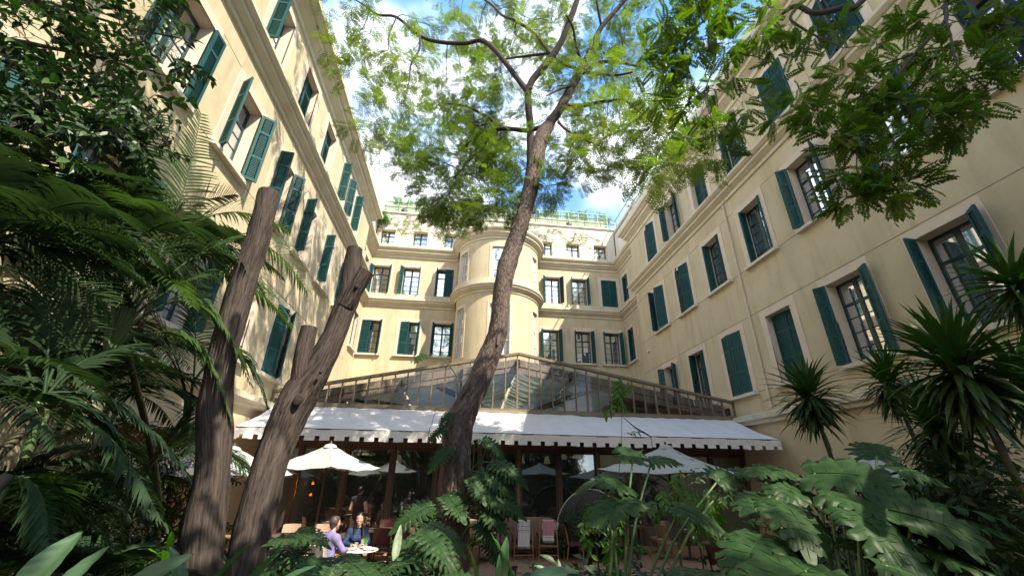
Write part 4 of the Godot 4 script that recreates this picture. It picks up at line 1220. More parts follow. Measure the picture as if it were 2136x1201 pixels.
	var mid := [Vector3(-1.66, 15.94, -11.40), Vector3(-0.64, 16.11, -11.40), Vector3(0.41, 15.90, -11.20), Vector3(1.13, 15.25, -10.80), Vector3(2.25, 14.08, -9.60), Vector3(3.45, 13.91, -9.40), Vector3(4.33, 14.30, -9.40), Vector3(5.30, 14.59, -9.60), Vector3(7.00, 16.46, -11.00), Vector3(3.16, 16.14, -10.60), Vector3(2.36, 12.51, -9.20), Vector3(3.33, 12.88, -9.50), Vector3(4.03, 12.54, -9.20), Vector3(4.65, 12.31, -9.00), Vector3(5.34, 12.19, -8.80), Vector3(5.84, 11.95, -8.60), Vector3(2.97, 11.67, -9.30), Vector3(3.55, 11.25, -9.00), Vector3(4.33, 11.16, -8.90), Vector3(5.07, 11.06, -8.70), Vector3(5.68, 10.76, -8.50), Vector3(3.30, 10.37, -8.90), Vector3(4.45, 10.24, -8.70), Vector3(5.11, 10.05, -8.60), Vector3(5.82, 10.14, -8.40), Vector3(4.63, 9.47, -8.50), Vector3(5.37, 9.56, -8.40), Vector3(2.65, 10.65, -9.40), Vector3(3.57, 10.04, -8.90)]
	var dense := [Vector3(-1.93, 14.81, -11.60), Vector3(-1.04, 15.21, -11.60), Vector3(-0.09, 14.51, -11.20), Vector3(0.71, 13.93, -10.80), Vector3(-1.97, 13.47, -11.40), Vector3(-1.18, 13.47, -11.40), Vector3(-0.29, 13.26, -11.20), Vector3(0.57, 12.75, -10.80), Vector3(-1.91, 11.76, -10.80), Vector3(-1.19, 11.75, -10.80), Vector3(-0.37, 11.56, -10.60), Vector3(0.42, 11.27, -10.40), Vector3(1.06, 11.35, -10.40), Vector3(-1.87, 10.42, -10.20), Vector3(-1.16, 10.06, -10.00), Vector3(-0.45, 10.14, -10.00), Vector3(0.29, 10.13, -10.00), Vector3(0.96, 10.12, -10.00), Vector3(-1.36, 9.25, -9.80), Vector3(-0.67, 9.24, -9.80), Vector3(0.03, 9.31, -9.80), Vector3(0.66, 9.38, -9.80), Vector3(-0.90, 8.80, -9.70), Vector3(-0.23, 8.82, -9.70), Vector3(2.46, 10.01, -10.00)]
	var cl := clusters_at(thin, 1.05, 17, 0.4, 0.07) + clusters_at(top, 1.3, 24, 0.5, 0.09) + clusters_at(mid, 1.15, 23, 0.4, 0.06) 
	# the side of the crown that spreads over the photographer
	for i in 22:
		cl.append([Vector3(rng.randf_range(-2.6, 3.4), rng.randf_range(15.2, 17.4), rng.randf_range(-5.6, -1.5)), 1.1, 46])
	crown(t, smooth, cl, [feather_spray(1), feather_spray(2), feather_spray(3)], mats.feather_leaf, mats.twig_bark, [Color(1, 1, 1), Color(0.9, 1.0, 0.8), Color(1.25, 1.15, 0.7), Color(0.95, 1.05, 0.9)], 0.5, Vector2(0.8, 1.3), 0.016)
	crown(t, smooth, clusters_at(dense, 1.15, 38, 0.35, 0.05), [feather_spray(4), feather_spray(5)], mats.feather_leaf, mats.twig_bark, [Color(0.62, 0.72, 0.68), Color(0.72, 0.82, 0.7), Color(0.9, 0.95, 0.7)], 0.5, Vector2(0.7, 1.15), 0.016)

func slimmer(path: Array) -> Array:
	return path.map(func(p: Vector4) -> Vector4: return Vector4(p.x, p.y, p.z, p.w * 0.92))

func sawn_trunks(nz: FastNoiseLite) -> void:
	var a := thing("sawn_trunk", "tall weathered grey brown tree trunk sawn off flat, left one of the two", "tree trunk", Vector3.ZERO, 0.0)
	var s := Shape.new()
	var pa := smooth_path(slimmer([Vector4(-2.26, 0.44, -4.95, 0.224), Vector4(-2.38, 0.90, -4.95, 0.200), Vector4(-2.47, 1.34, -4.97, 0.193), Vector4(-2.51, 1.59, -5.00, 0.177), Vector4(-2.55, 1.83, -5.00, 0.166), Vector4(-2.64, 2.19, -5.00, 0.180), Vector4(-2.72, 2.44, -5.00, 0.175), Vector4(-2.81, 3.05, -5.00, 0.164), Vector4(-2.82, 3.38, -5.00, 0.165), Vector4(-2.83, 3.72, -5.00, 0.167), Vector4(-2.84, 4.12, -5.00, 0.159), Vector4(-2.83, 4.50, -5.00, 0.154), Vector4(-2.85, 4.92, -5.00, 0.144), Vector4(-2.88, 5.35, -5.00, 0.141)]), 6)
	s.tube(pa, 28, true, 0.14, nz, 0.55)
	put("trunk", s, mats.dry_wood, a)
	var b := thing("sawn_trunk", "weathered grey brown trunk sawn off above its fork, right one of the two", "tree trunk")
	s = Shape.new()
	s.tube(smooth_path(slimmer([Vector4(-2.01, 0.39, -5.10, 0.191), Vector4(-2.05, 0.86, -5.15, 0.187), Vector4(-2.09, 1.33, -5.20, 0.204), Vector4(-2.09, 1.85, -5.25, 0.197), Vector4(-2.07, 2.15, -5.30, 0.203), Vector4(-2.02, 2.43, -5.30, 0.215), Vector4(-1.94, 2.70, -5.30, 0.228), Vector4(-1.83, 2.97, -5.30, 0.184), Vector4(-1.71, 3.42, -5.30, 0.151), Vector4(-1.66, 3.72, -5.30, 0.153), Vector4(-1.62, 3.97, -5.30, 0.157), Vector4(-1.64, 4.29, -5.30, 0.149), Vector4(-1.66, 4.52, -5.30, 0.126), Vector4(-1.67, 4.72, -5.30, 0.112)]), 6), 26, true, 0.13, nz, 0.55)
	put("trunk", s, mats.dry_wood, b)
	s = Shape.new()
	s.tube(smooth_path(slimmer([Vector4(-1.95, 2.57, -5.25, 0.121), Vector4(-1.98, 2.83, -5.22, 0.113), Vector4(-2.00, 3.15, -5.20, 0.108), Vector4(-2.00, 3.48, -5.20, 0.107)]), 5), 18, true, 0.1, nz, 0.7)
	put("limb", s, mats.dry_wood, b)
	s = Shape.new()
	s.tube(smooth_path(slimmer([Vector4(-1.62, 3.81, -5.25, 0.118), Vector4(-1.54, 4.01, -5.20, 0.114), Vector4(-1.47, 4.17, -5.17, 0.115), Vector4(-1.41, 4.30, -5.15, 0.117)]), 5), 18, true, 0.1, nz, 0.7)
	put("limb", s, mats.dry_wood, b)
	# knots and the dark hollow under the fork
	for e in [[Vector3(-1.894, 2.560, -5.070), 0.07], [Vector3(-1.489, 4.039, -5.080), 0.035], [Vector3(-1.710, 2.893, -5.080), 0.022]]:
		var ball := SphereMesh.new()
		ball.radius = 0.5; ball.height = 1.0; ball.radial_segments = 16; ball.rings = 8
		put("knot", ball, mats.hollow_wood, b, Transform3D(Basis(Vector3(0, 0, 1), -0.3) * Basis.from_scale(Vector3(e[1] * 1.5, e[1] * 2.2, 0.06)), e[0] + Vector3(0, 0, -0.012)))

func overhead_branches(nz: FastNoiseLite) -> void:
	# right: a branch of a neighbouring tree with divided leaves, its stem outside the frame
	var t := thing("overhanging_tree", "leafy tree reaching in overhead from the upper right with divided leaves", "tree")
	var limbs := [
		[Vector4(3.21, 3.29, -1.20, 0.053), Vector4(6.74, 6.82, -1.80, 0.075), Vector4(14.04, 16.67, -3.00, 0.147), Vector4(10.30, 14.43, -4.20, 0.111), Vector4(8.28, 11.55, -4.60, 0.073), Vector4(8.00, 11.57, -4.80, 0.067), Vector4(7.47, 11.57, -5.00, 0.062), Vector4(7.21, 11.95, -5.10, 0.055), Vector4(6.82, 11.71, -5.20, 0.047), Vector4(6.44, 11.35, -5.30, 0.038), Vector4(5.94, 10.72, -5.40, 0.033), Vector4(5.53, 10.41, -5.50, 0.019)],
		[Vector4(7.15, 11.83, -5.10, 0.033), Vector4(6.89, 11.39, -5.10, 0.031), Vector4(7.01, 10.88, -5.00, 0.026), Vector4(7.14, 10.50, -4.90, 0.020), Vector4(7.31, 9.90, -4.70, 0.012)],
		[Vector4(14.04, 16.67, -3.00, 0.103), Vector4(9.55, 11.45, -3.30, 0.055), Vector4(8.37, 9.85, -3.60, 0.036), Vector4(8.03, 9.23, -3.60, 0.032), Vector4(7.73, 8.88, -3.80, 0.030), Vector4(7.51, 8.66, -3.90, 0.028), Vector4(7.15, 8.24, -4.00, 0.024), Vector4(6.94, 7.92, -4.10, 0.018), Vector4(6.65, 7.59, -4.30, 0.015), Vector4(6.21, 6.87, -4.40, 0.010), Vector4(5.89, 6.04, -4.40, 0.006)],
		[Vector4(7.44, 8.63, -3.90, 0.018), Vector4(7.31, 8.61, -4.00, 0.016), Vector4(7.18, 8.70, -4.20, 0.009)],
		[Vector4(8.03, 9.23, -3.60, 0.023), Vector4(7.64, 8.48, -3.50, 0.016), Vector4(7.19, 7.57, -3.40, 0.010), Vector4(7.27, 7.05, -3.30, 0.005)],
		[Vector4(10.30, 14.43, -4.20, 0.068), Vector4(7.98, 14.22, -4.60, 0.067), Vector4(6.13, 12.89, -5.00, 0.060), Vector4(4.97, 11.66, -5.30, 0.045), Vector4(4.36, 10.50, -5.40, 0.029), Vector4(4.09, 9.53, -5.40, 0.017)],
		[Vector4(6.13, 12.89, -5.00, 0.040), Vector4(5.29, 11.18, -5.40, 0.029), Vector4(5.02, 10.13, -5.50, 0.019), Vector4(4.69, 9.30, -5.60, 0.011)]]
	var s := Shape.new()
	var smooth := []
	for l in limbs:
		var sp := smooth_path(l, 4)
		smooth.append(sp)
		s = Shape.new()
		s.tube(sp, 8, true, 0.1, nz, 0.8)
		put("limb", s, mats.twig_bark, t)
	s = Shape.new()
	s.tube(smooth_path([Vector4(2.6, -0.1, 1.2, 0.22), Vector4(2.7, 2.5, 0.8, 0.19), Vector4(3.0, 5.0, 0.3, 0.16), Vector4(smooth[0][8].x, smooth[0][8].y, smooth[0][8].z, 0.12)], 4), 12, true, 0.1, nz, 0.6)
	put("trunk", s, mats.bark, t)
	var near := [Vector3(5.87, 7.69, -4.60), Vector3(6.42, 8.07, -4.60), Vector3(6.51, 7.68, -4.40), Vector3(6.97, 7.69, -4.30), Vector3(7.25, 7.79, -4.10), Vector3(7.45, 7.93, -3.90), Vector3(7.33, 7.44, -3.70), Vector3(7.40, 7.42, -3.50), Vector3(7.43, 7.09, -3.40), Vector3(6.98, 6.66, -3.60), Vector3(6.83, 6.85, -3.80), Vector3(6.66, 6.84, -4.10), Vector3(6.38, 6.90, -4.30), Vector3(5.93, 6.83, -4.40), Vector3(5.90, 7.25, -4.50), Vector3(6.01, 6.34, -4.40), Vector3(6.31, 6.29, -4.30), Vector3(6.59, 6.43, -4.20), Vector3(5.87, 5.76, -4.40), Vector3(6.19, 5.81, -4.30), Vector3(5.76, 6.12, -4.40), Vector3(6.55, 5.95, -4.20), Vector3(6.93, 9.11, -4.70), Vector3(7.16, 8.63, -4.50), Vector3(7.69, 8.98, -4.20), Vector3(7.82, 8.58, -3.80), Vector3(7.98, 8.19, -3.50), Vector3(8.52, 8.75, -3.40), Vector3(8.80, 9.17, -3.30), Vector3(8.39, 9.14, -3.50), Vector3(8.39, 9.76, -3.80), Vector3(8.19, 9.91, -4.10), Vector3(7.80, 9.70, -4.40)]
	var far := [Vector3(4.12, 11.61, -5.60), Vector3(4.54, 11.55, -5.40), Vector3(5.02, 11.32, -5.30), Vector3(5.57, 11.44, -5.20), Vector3(6.31, 11.60, -5.20), Vector3(6.79, 11.18, -5.20), Vector3(3.74, 10.66, -5.70), Vector3(4.17, 10.37, -5.50), Vector3(4.62, 10.39, -5.40), Vector3(5.20, 10.48, -5.50), Vector3(5.53, 9.91, -5.50), Vector3(3.82, 9.60, -5.60), Vector3(4.22, 9.39, -5.50), Vector3(4.85, 9.55, -5.60), Vector3(3.60, 8.83, -5.70), Vector3(4.04, 8.64, -5.60), Vector3(4.46, 8.64, -5.60), Vector3(6.14, 10.22, -5.30), Vector3(6.65, 10.19, -5.10), Vector3(7.37, 10.83, -4.90), Vector3(7.79, 10.61, -4.70), Vector3(6.23, 9.46, -5.40), Vector3(6.63, 9.31, -5.00), Vector3(5.64, 9.17, -5.60), Vector3(5.95, 8.55, -5.50), Vector3(5.12, 8.50, -5.70), Vector3(4.19, 7.98, -5.70), Vector3(4.76, 7.81, -5.70), Vector3(6.28, 8.67, -5.20)]
	var black := [Vector3(3.91, 11.01, -5.00), Vector3(4.43, 11.21, -4.90), Vector3(3.69, 10.24, -5.00), Vector3(4.62, 10.43, -5.10), Vector3(4.04, 9.85, -5.20), Vector3(3.63, 9.61, -5.30), Vector3(5.21, 10.38, -5.20), Vector3(5.39, 11.25, -5.00), Vector3(5.89, 10.68, -5.10)]
	var cl := clusters_at(near, 0.30, 24, 0.08) + clusters_at(far, 0.4, 17, 0.14) + clusters_at(black, 0.34, 34, 0.06)
	# what hangs above the photographer's head
	limbs.append([Vector4(smooth[0][12].x, smooth[0][12].y, smooth[0][12].z, 0.06), Vector4(2.4, 7.2, -1.0, 0.05), Vector4(1.2, 7.9, -0.6, 0.03), Vector4(0.3, 8.2, 0.2, 0.015)])
	limbs.append([Vector4(2.4, 7.2, -1.0, 0.05), Vector4(4.2, 7.8, 0.3, 0.04), Vector4(7.0, 8.1, 0.8, 0.02)])
	smooth.append(smooth_path(limbs[-1], 4))
	smooth.append(smooth_path(limbs[-1], 4))
	s = Shape.new()
	s.tube(smooth[-1], 8, true, 0.1, nz, 0.8)
	put("limb", s, mats.twig_bark, t)
	for i in 30:
		cl.append([Vector3(rng.randf_range(0.2, 7.4), rng.randf_range(7.3, 8.8), rng.randf_range(-1.9, 2.2)), 0.55, 44])
	for i in 20:
		cl.append([Vector3(rng.randf_range(3.4, 8.6), rng.randf_range(7.4, 8.8), rng.randf_range(-1.0, 3.4)), 0.6, 55])
	crown(t, smooth, cl, [pinnate_spray(5, 8, 0.32, 0.042, 0.09), pinnate_spray(6, 7, 0.28, 0.04, 0.085), pinnate_spray(8, 9, 0.35, 0.042, 0.09)], mats.near_leaf, mats.twig_bark, [Color(1, 1, 1), Color(1.3, 1.25, 0.9), Color(0.75, 0.85, 0.8), Color(0.9, 1.1, 0.9)], 0.6, Vector2(0.75, 1.15), 0.006)
	# left: broad leaves hanging in from the upper left
	var u := thing("overhanging_tree", "dark broad leaved tree hanging in from the upper left corner", "tree")
	limbs = [
		[Vector4(-3.96, 2.71, -2.60, 0.079), Vector4(-5.57, 4.46, -3.00, 0.074), Vector4(-6.80, 6.64, -3.40, 0.071), Vector4(-5.67, 6.20, -3.60, 0.032), Vector4(-5.18, 6.20, -3.70, 0.025), Vector4(-4.78, 6.25, -3.80, 0.019), Vector4(-4.35, 6.30, -3.90, 0.015), Vector4(-3.90, 6.25, -4.00, 0.009)],
		[Vector4(-5.67, 6.20, -3.60, 0.019), Vector4(-5.10, 5.81, -3.70, 0.017), Vector4(-4.68, 5.55, -3.80, 0.014), Vector4(-4.33, 5.46, -3.90, 0.011), Vector4(-3.90, 5.48, -4.00, 0.008), Vector4(-3.54, 5.19, -4.00, 0.004)],
		[Vector4(-6.80, 6.64, -3.40, 0.038), Vector4(-6.43, 7.31, -3.60, 0.027), Vector4(-5.55, 7.02, -3.70, 0.023), Vector4(-4.96, 6.93, -3.80, 0.017), Vector4(-4.58, 7.04, -4.00, 0.014), Vector4(-4.07, 7.09, -4.10, 0.010)],
		[Vector4(-5.67, 6.20, -3.60, 0.016), Vector4(-5.08, 5.39, -3.60, 0.012), Vector4(-4.72, 5.01, -3.70, 0.008), Vector4(-4.43, 4.85, -3.70, 0.004)]]
	smooth = []
	for l in limbs:
		var sp := smooth_path(l, 4)
		smooth.append(sp)
		s = Shape.new()
		s.tube(sp, 8, true, 0.1, nz, 0.8)
		put("limb", s, mats.twig_bark, u)
	s = Shape.new()
	s.tube(smooth_path([Vector4(-4.9, -0.1, -1.0, 0.2), Vector4(-4.8, 1.5, -1.4, 0.18), Vector4(smooth[0][0].x, smooth[0][0].y, smooth[0][0].z, 0.15)], 4), 12, true, 0.1, nz, 0.6)
	put("trunk", s, mats.bark, u)
	var pts := [Vector3(-5.47, 6.59, -3.60), Vector3(-5.24, 6.64, -3.60), Vector3(-5.14, 6.92, -3.70), Vector3(-4.94, 7.03, -3.80), Vector3(-4.78, 7.28, -3.90), Vector3(-4.41, 7.21, -3.90), Vector3(-4.08, 6.75, -4.00), Vector3(-4.35, 6.74, -3.90), Vector3(-4.54, 6.56, -3.80), Vector3(-4.83, 6.50, -3.80), Vector3(-4.99, 6.32, -3.70), Vector3(-5.12, 6.15, -3.60), Vector3(-5.19, 5.99, -3.50), Vector3(-5.00, 5.70, -3.60), Vector3(-4.84, 5.78, -3.70), Vector3(-4.57, 5.83, -3.70), Vector3(-4.41, 5.98, -3.80), Vector3(-4.24, 6.14, -3.90), Vector3(-3.92, 5.71, -3.90), Vector3(-4.10, 5.57, -3.80), Vector3(-4.38, 5.52, -3.80), Vector3(-4.53, 5.38, -3.70), Vector3(-4.66, 5.25, -3.60), Vector3(-4.80, 5.18, -3.50), Vector3(-4.67, 4.91, -3.60), Vector3(-4.41, 4.91, -3.60), Vector3(-4.24, 5.04, -3.70), Vector3(-4.04, 5.17, -3.80), Vector3(-3.84, 5.34, -3.90), Vector3(-3.66, 5.01, -3.90), Vector3(-3.99, 5.29, -3.80), Vector3(-4.23, 4.50, -3.50)]
	crown(u, smooth, clusters_at(pts, 0.21, 9, 0.04), [broad_spray(3), broad_spray(4), broad_spray(9)], mats.broad_leaf, mats.twig_bark, [Color(1, 1, 1), Color(0.7, 0.8, 0.8), Color(1.3, 1.3, 0.9)], 0.7, Vector2(0.85, 1.3), 0.005)

func trees_behind(nz: FastNoiseLite) -> void:
	# garden trees at the open end of the courtyard, behind the photographer
	var g := Shape.new()
	g.box2(Vector3(LEFT_X, -0.4, 12.3), Vector3(RIGHT_X, 3.4, 12.6))
	var w := put("garden_wall", g, mats.stucco)
	tag(w, "cream garden wall closing the open end of the courtyard", "wall")
	var k := 0
	for e in [[-5.2, 9.0, 6.5, 2.6], [-1.6, 9.6, 6.5, 3.0], [2.4, 9.2, 6.0, 2.8], [6.4, 9.4, 6.5, 3.0], [9.4, 8.6, 6.0, 2.2]]:
		var t := thing("garden_tree", ["round dark garden tree beside the left wing, behind the photographer", "tall dark garden tree left of the middle, behind the photographer", "dark garden tree right of the middle, behind the photographer", "tall dark garden tree towards the right wing, behind the photographer", "small dark garden tree against the right wing, behind the photographer"][k], "tree", Vector3(e[0], 0, e[1]), 0.0, "trees at the open end of the courtyard")
		var path := smooth_path([Vector4(0, -0.2, 0, 0.2), Vector4(0.1, 2.0, 0.1, 0.16), Vector4(-0.1, e[2] * 0.7, 0, 0.1)], 4)
		var s := Shape.new()
		s.tube(path, 10, true, 0.1, nz, 0.6)
		put("trunk", s, mats.bark, t)
		var cl := []
		for i in 26:
			var d := rand_dir()
			cl.append([Vector3(0, e[2] * 0.56, 0) + Vector3(d.x * e[3] * 0.72, d.y * e[2] * 0.42, d.z * e[3] * 0.6), e[3] * 0.36, 70])
		crown(t, [path], cl, [broad_spray(21 + k)], mats.broad_leaf, mats.twig_bark, [Color(1, 1, 1), Color(0.8, 0.9, 0.8)], 0.8, Vector2(1.8, 2.6), 0.02)
		k += 1

# ---------------------------------------------------------------- garden plants
func bez(a: Vector3, b: Vector3, c: Vector3, t: float) -> Vector3:
	return a * (1 - t) * (1 - t) + b * 2.0 * t * (1 - t) + c * t * t

# an arching palm frond along a curve; leaflets hang from the midrib
func frond_shape(a: Vector3, b: Vector3, c: Vector3, pairs: int, length: float, hang := 0.5, width := 0.028) -> Shape:
	var s := Shape.new()
	var rib := []
	for i in 13:
		var p := bez(a, b, c, i / 12.0)
		rib.append(Vector4(p.x, p.y, p.z, lerpf(0.013, 0.0025, i / 12.0)))
	s.tube(rib, 5, false)
	var skip := rng.randf_range(0.12, 0.2)
	for i in pairs:
		var t := skip + (1.0 - skip) * (i + 0.5) / pairs
		var p := bez(a, b, c, t)
		var tan := (bez(a, b, c, minf(t + 0.02, 1.0)) - bez(a, b, c, t - 0.02)).normalized()
		var side := tan.cross(Vector3.UP).normalized()
		if side.length() < 0.1: side = Vector3.RIGHT
		var up := side.cross(tan).normalized()
		var ln := length * sin(PI * (0.12 + 0.80 * pow(t, 1.15))) * rng.randf_range(0.86, 1.08)
		for sd in [-1.0, 1.0]:
			if rng.randf() < 0.04: continue
			var dir: Vector3 = (side * sd + tan * rng.randf_range(0.55, 0.8) + up * rng.randf_range(0.12, 0.4)).normalized()
			var w := width * rng.randf_range(0.8, 1.1)
			var q := p
			var prev_l := Vector3.ZERO; var prev_r := Vector3.ZERO
			var seg := 4
			var d := dir
			for k in seg + 1:
				var u := float(k) / seg
				var wd := tan.lerp(up, 0.35).normalized() * (w * 0.5 * (sin(PI * minf(u * 0.75 + 0.22, 1.0)) if k < seg else 0.03))
				var l := q - wd; var r := q + wd
				if k > 0: s.quad(prev_l, prev_r, r, l)
				prev_l = l; prev_r = r
				q += d * (ln / seg)
				d = (d + Vector3(0, -hang * 0.42, 0)).normalized()
	return s

func lobed_leaf(seed_: int, lobes: int, depth: float, droop: float, narrow: float, finger := 0.8) -> ArrayMesh:
	# unit leaf: stalk joins at the origin, tip at z = 1
	var g := RandomNumberGenerator.new(); g.seed = seed_
	var s := Shape.new()
	s.colored = true
	var height := func(x: float, z: float) -> float:
		return -droop * z * z - droop * 1.3 * x * x + 0.12 * absf(x)
	for sd in [-1.0, 1.0]:
		for i in lobes:
			var t := (i + 0.3) / lobes
			var z0 := lerpf(-0.05, 0.80, t)
			var zr := 0.86 / lobes * 0.62
			var out: float = narrow * (0.50 + 0.5 * sin(PI * pow(minf(t * 0.9 + 0.2, 1.0), 1.1))) * g.randf_range(0.88, 1.08)
			var sweep := lerpf(-0.22, 0.42, t) + g.randf_range(-0.05, 0.05)
			var wave := g.randf_range(0, TAU)
			var pt := func(a: float, b: float) -> Vector3:
				# a along the lobe, b across it
				var wid: float = zr * (1.0 if a < 1.0 - depth else lerpf(1.0, finger, minf((a - 1.0 + depth) / depth * 3.0, 1.0))) * (1.15 + 0.35 * sin(a * PI)) * sqrt(maxf(1.0 - pow(a, 5.0), 0.0))
				if a < 1.0 - depth: wid = maxf(wid, zr * 1.3)
				var x: float = sd * out * a
				var z: float = z0 + sweep * a * out * 1.6 + (b - 0.5) * 2.0 * wid + 0.02 * sin(a * 14.0 + wave) * (b - 0.5)
				return Vector3(x, height.call(x, z) + 0.035 * sin(b * PI) * a + 0.018 * sin(a * 11.0 + wave) * (0.3 + a) - 0.05 * pow(a, 3.0), z)
			if sd > 0: s.grid(func(u: float, v: float) -> Vector3: return pt.call(u, 1.0 - v), 8, 4)
			else: s.grid(pt, 8, 4)
			s.tint = Color(2.1, 2.0, 1.7)
			var vein := []
			for q in 5:
				var m: Vector3 = pt.call(q / 4.0 * 0.9, 0.5)
				vein.append(Vector4(m.x, m.y + 0.003, m.z, 0.0045 * (1.0 - q * 0.2) + 0.001))
			s.tube(vein, 4, false)
			s.tint = Color(1, 1, 1) * g.randf_range(0.85, 1.12)
	s.tint = Color.WHITE
	# tip lobe
	s.grid(func(u: float, v: float) -> Vector3:
		var z := lerpf(0.72, 1.05, u)
		var x := (0.5 - v) * 2.0 * 0.13 * narrow * 1.6 * sqrt(maxf(1.0 - pow((u - 0.15) / 0.85, 2.0), 0.0)) 
		return Vector3(x, height.call(x, z) + 0.01 * sin(u * 9.0), z), 6, 4)
	s.tint = Color(2.1, 2.0, 1.7)
	var rib := []
	for i in 8:
		var z := lerpf(-0.06, 1.0, i / 7.0)
		rib.append(Vector4(0, height.call(0.0, z) + 0.004, z, lerpf(0.016, 0.004, i / 7.0)))
	s.tube(rib, 5, false)
	return s.mesh()

func paddle_leaf(width: float, droop: float) -> ArrayMesh:
	var s := Shape.new()
	s.grid(func(u: float, v: float) -> Vector3:
		var w := width * pow(sin(PI * pow(lerpf(0.02, 1.0, v), 0.8)), 0.75)
		var x := (u - 0.5) * w
		return Vector3(-x, absf(x) * 0.45 - droop * v * v + 0.006 * sin(v * 40.0 + absf(x) * 30.0) * absf(u - 0.5) * 2, v), 8, 22)
	s.tube([Vector4(0, 0.0, 0, 0.014), Vector4(0, -droop * 0.25, 0.5, 0.009), Vector4(0, -droop * 0.98, 0.99, 0.002)], 5, false)
	return s.mesh()

# a plant of big lobed leaves: each entry is the leaf's stalk joint, its heading, its length
func big_leaf_plant(called: String, label: String, category: String, base: Vector3, leaves: Array, meshes: Array, leaf: Material, group := "") -> Node3D:
	var t := thing(called, label, category, base, 0.0, group)
	for e in leaves:
		var at: Vector3 = e[0] - base
		var dir: Vector3 = e[1]
		var up: Vector3 = e[3] if e.size() > 3 else Vector3(rng.randf_range(-0.25, 0.25), 1, rng.randf_range(0.05, 0.5))
		var o := put("leaf", meshes[rng.randi() % meshes.size()], leaf, t, Transform3D(frame(dir, up).scaled(Vector3(e[2] * rng.randf_range(0.92, 1.1), e[2], e[2])), at))
		var s := Shape.new()
		var root := Vector3(rng.randf_range(-0.1, 0.1), 0, rng.randf_range(-0.1, 0.1))
		var mid := (root + at) * 0.5 + Vector3(-at.x * 0.12, at.y * 0.15, -at.z * 0.12)
		s.tube(smooth_path([Vector4(root.x, root.y, root.z, 0.016), Vector4(mid.x, mid.y, mid.z, 0.012), Vector4(at.x, at.y, at.z, 0.008)], 4), 6, false)
		var inv := o.transform.affine_inverse()
		put("stalk", s, mats.stalk, o, inv)
	return t

func strap_rosette(t: Node3D, at: Vector3, r: float, count: int, called := "leaf_rosette") -> void:
	var s := Shape.new()
	s.colored = true
	for i in count:
		var u := float(i) / count
		var az := i * 2.39996 + rng.randf_range(-0.2, 0.2)
		var el := lerpf(1.45, -1.0, pow(u, 0.75)) + rng.randf_range(-0.12, 0.12)
		var d := Vector3(cos(az) * cos(el), sin(el), sin(az) * cos(el))
		var ln := r * rng.randf_range(0.8, 1.1) * (0.75 + 0.3 * sin(PI * minf(u + 0.2, 1.0)))
		var w := r * 0.041 * rng.randf_range(0.85, 1.15)
		var q := at + Vector3(0, lerpf(0.12, -0.16, u) * r, 0)
		var side := d.cross(Vector3.UP).normalized() if absf(d.y) < 0.97 else Vector3(1, 0, 0)
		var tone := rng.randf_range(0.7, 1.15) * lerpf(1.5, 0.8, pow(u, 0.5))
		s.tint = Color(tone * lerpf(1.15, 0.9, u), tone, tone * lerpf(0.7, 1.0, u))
		if u > 0.6 and rng.randf() < 0.16: s.tint = Color(3.2, 1.7, 2.0) * rng.randf_range(0.6, 1.1)
		var pl := q; var pr := q
		for k in 7:
			var f := k / 6.0
			var ww := w * (sin(PI * (0.18 + 0.82 * f)) if k < 6 else 0.02)
			var up := side.cross(d).normalized()
			var l := q - side * ww + up * ww * 0.35; var rr := q + side * ww + up * ww * 0.35
			if k > 0:
				s.quad(pl, q, q, l) if false else s.quad(pl, pr, rr, l)
			pl = l; pr = rr
			q += d * ln / 6.0
			d = (d + Vector3(0, -0.10 - 0.12 * cos(el) * f, 0)).normalized()
	put(called, s, mats.strap_leaf, t)

func build_plants() -> void:
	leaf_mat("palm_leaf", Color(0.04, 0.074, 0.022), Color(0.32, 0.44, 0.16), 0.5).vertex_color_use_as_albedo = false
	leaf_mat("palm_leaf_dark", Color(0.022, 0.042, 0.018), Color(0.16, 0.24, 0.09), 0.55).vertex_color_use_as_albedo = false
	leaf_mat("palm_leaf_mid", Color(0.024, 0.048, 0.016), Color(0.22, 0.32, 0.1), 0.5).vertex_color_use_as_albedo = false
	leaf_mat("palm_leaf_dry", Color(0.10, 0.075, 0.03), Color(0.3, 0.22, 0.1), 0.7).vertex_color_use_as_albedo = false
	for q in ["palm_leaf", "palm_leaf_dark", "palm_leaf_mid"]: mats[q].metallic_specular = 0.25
	leaf_mat("strap_leaf", Color(0.055, 0.10, 0.03), Color(0.5, 0.8, 0.2), 0.5)
	var bl := leaf_mat("big_leaf", Color(0.032, 0.070, 0.022), Color(0.22, 0.4, 0.1), 0.45)
	bl.metallic_specular = 0.26
	bl.albedo_texture = noise_tex(91, 0.02, Color(0.6, 0.65, 0.6), Color(1, 1, 1)); bl.uv1_triplanar = true; bl.uv1_scale = Vector3.ONE * 1.5
	var pl := leaf_mat("paddle_leaf", Color(0.05, 0.105, 0.05), Color(0.2, 0.4, 0.1), 0.4); pl.vertex_color_use_as_albedo = false
	leaf_mat("pale_leaf", Color(0.38, 0.46, 0.30), Color(0.3, 0.4, 0.2), 0.5).vertex_color_use_as_albedo = false
	leaf_mat("bright_leaf", Color(0.10, 0.19, 0.03), Color(0.6, 1.0, 0.15), 0.4)
	leaf_mat("flower_leaf", Color(0.30, 0.12, 0.09), Color(0.7, 0.4, 0.3), 0.6)
	rough_mat("shell_stone", Color(0.025, 0.026, 0.024), Color(0.06, 0.06, 0.056), 0.9, 1.0, 0.03, 1.0, 95)
	mat("stalk", Color(0.09, 0.15, 0.05), 0.5)
	rough_mat("cane", Color(0.03, 0.027, 0.014), Color(0.085, 0.075, 0.035), 0.6, 2.0, 0.03, 0.5, 61)
	palms()
	spiky_plants()
	lobed_plants()
	climbers()
	low_plants()
	roof_garden()

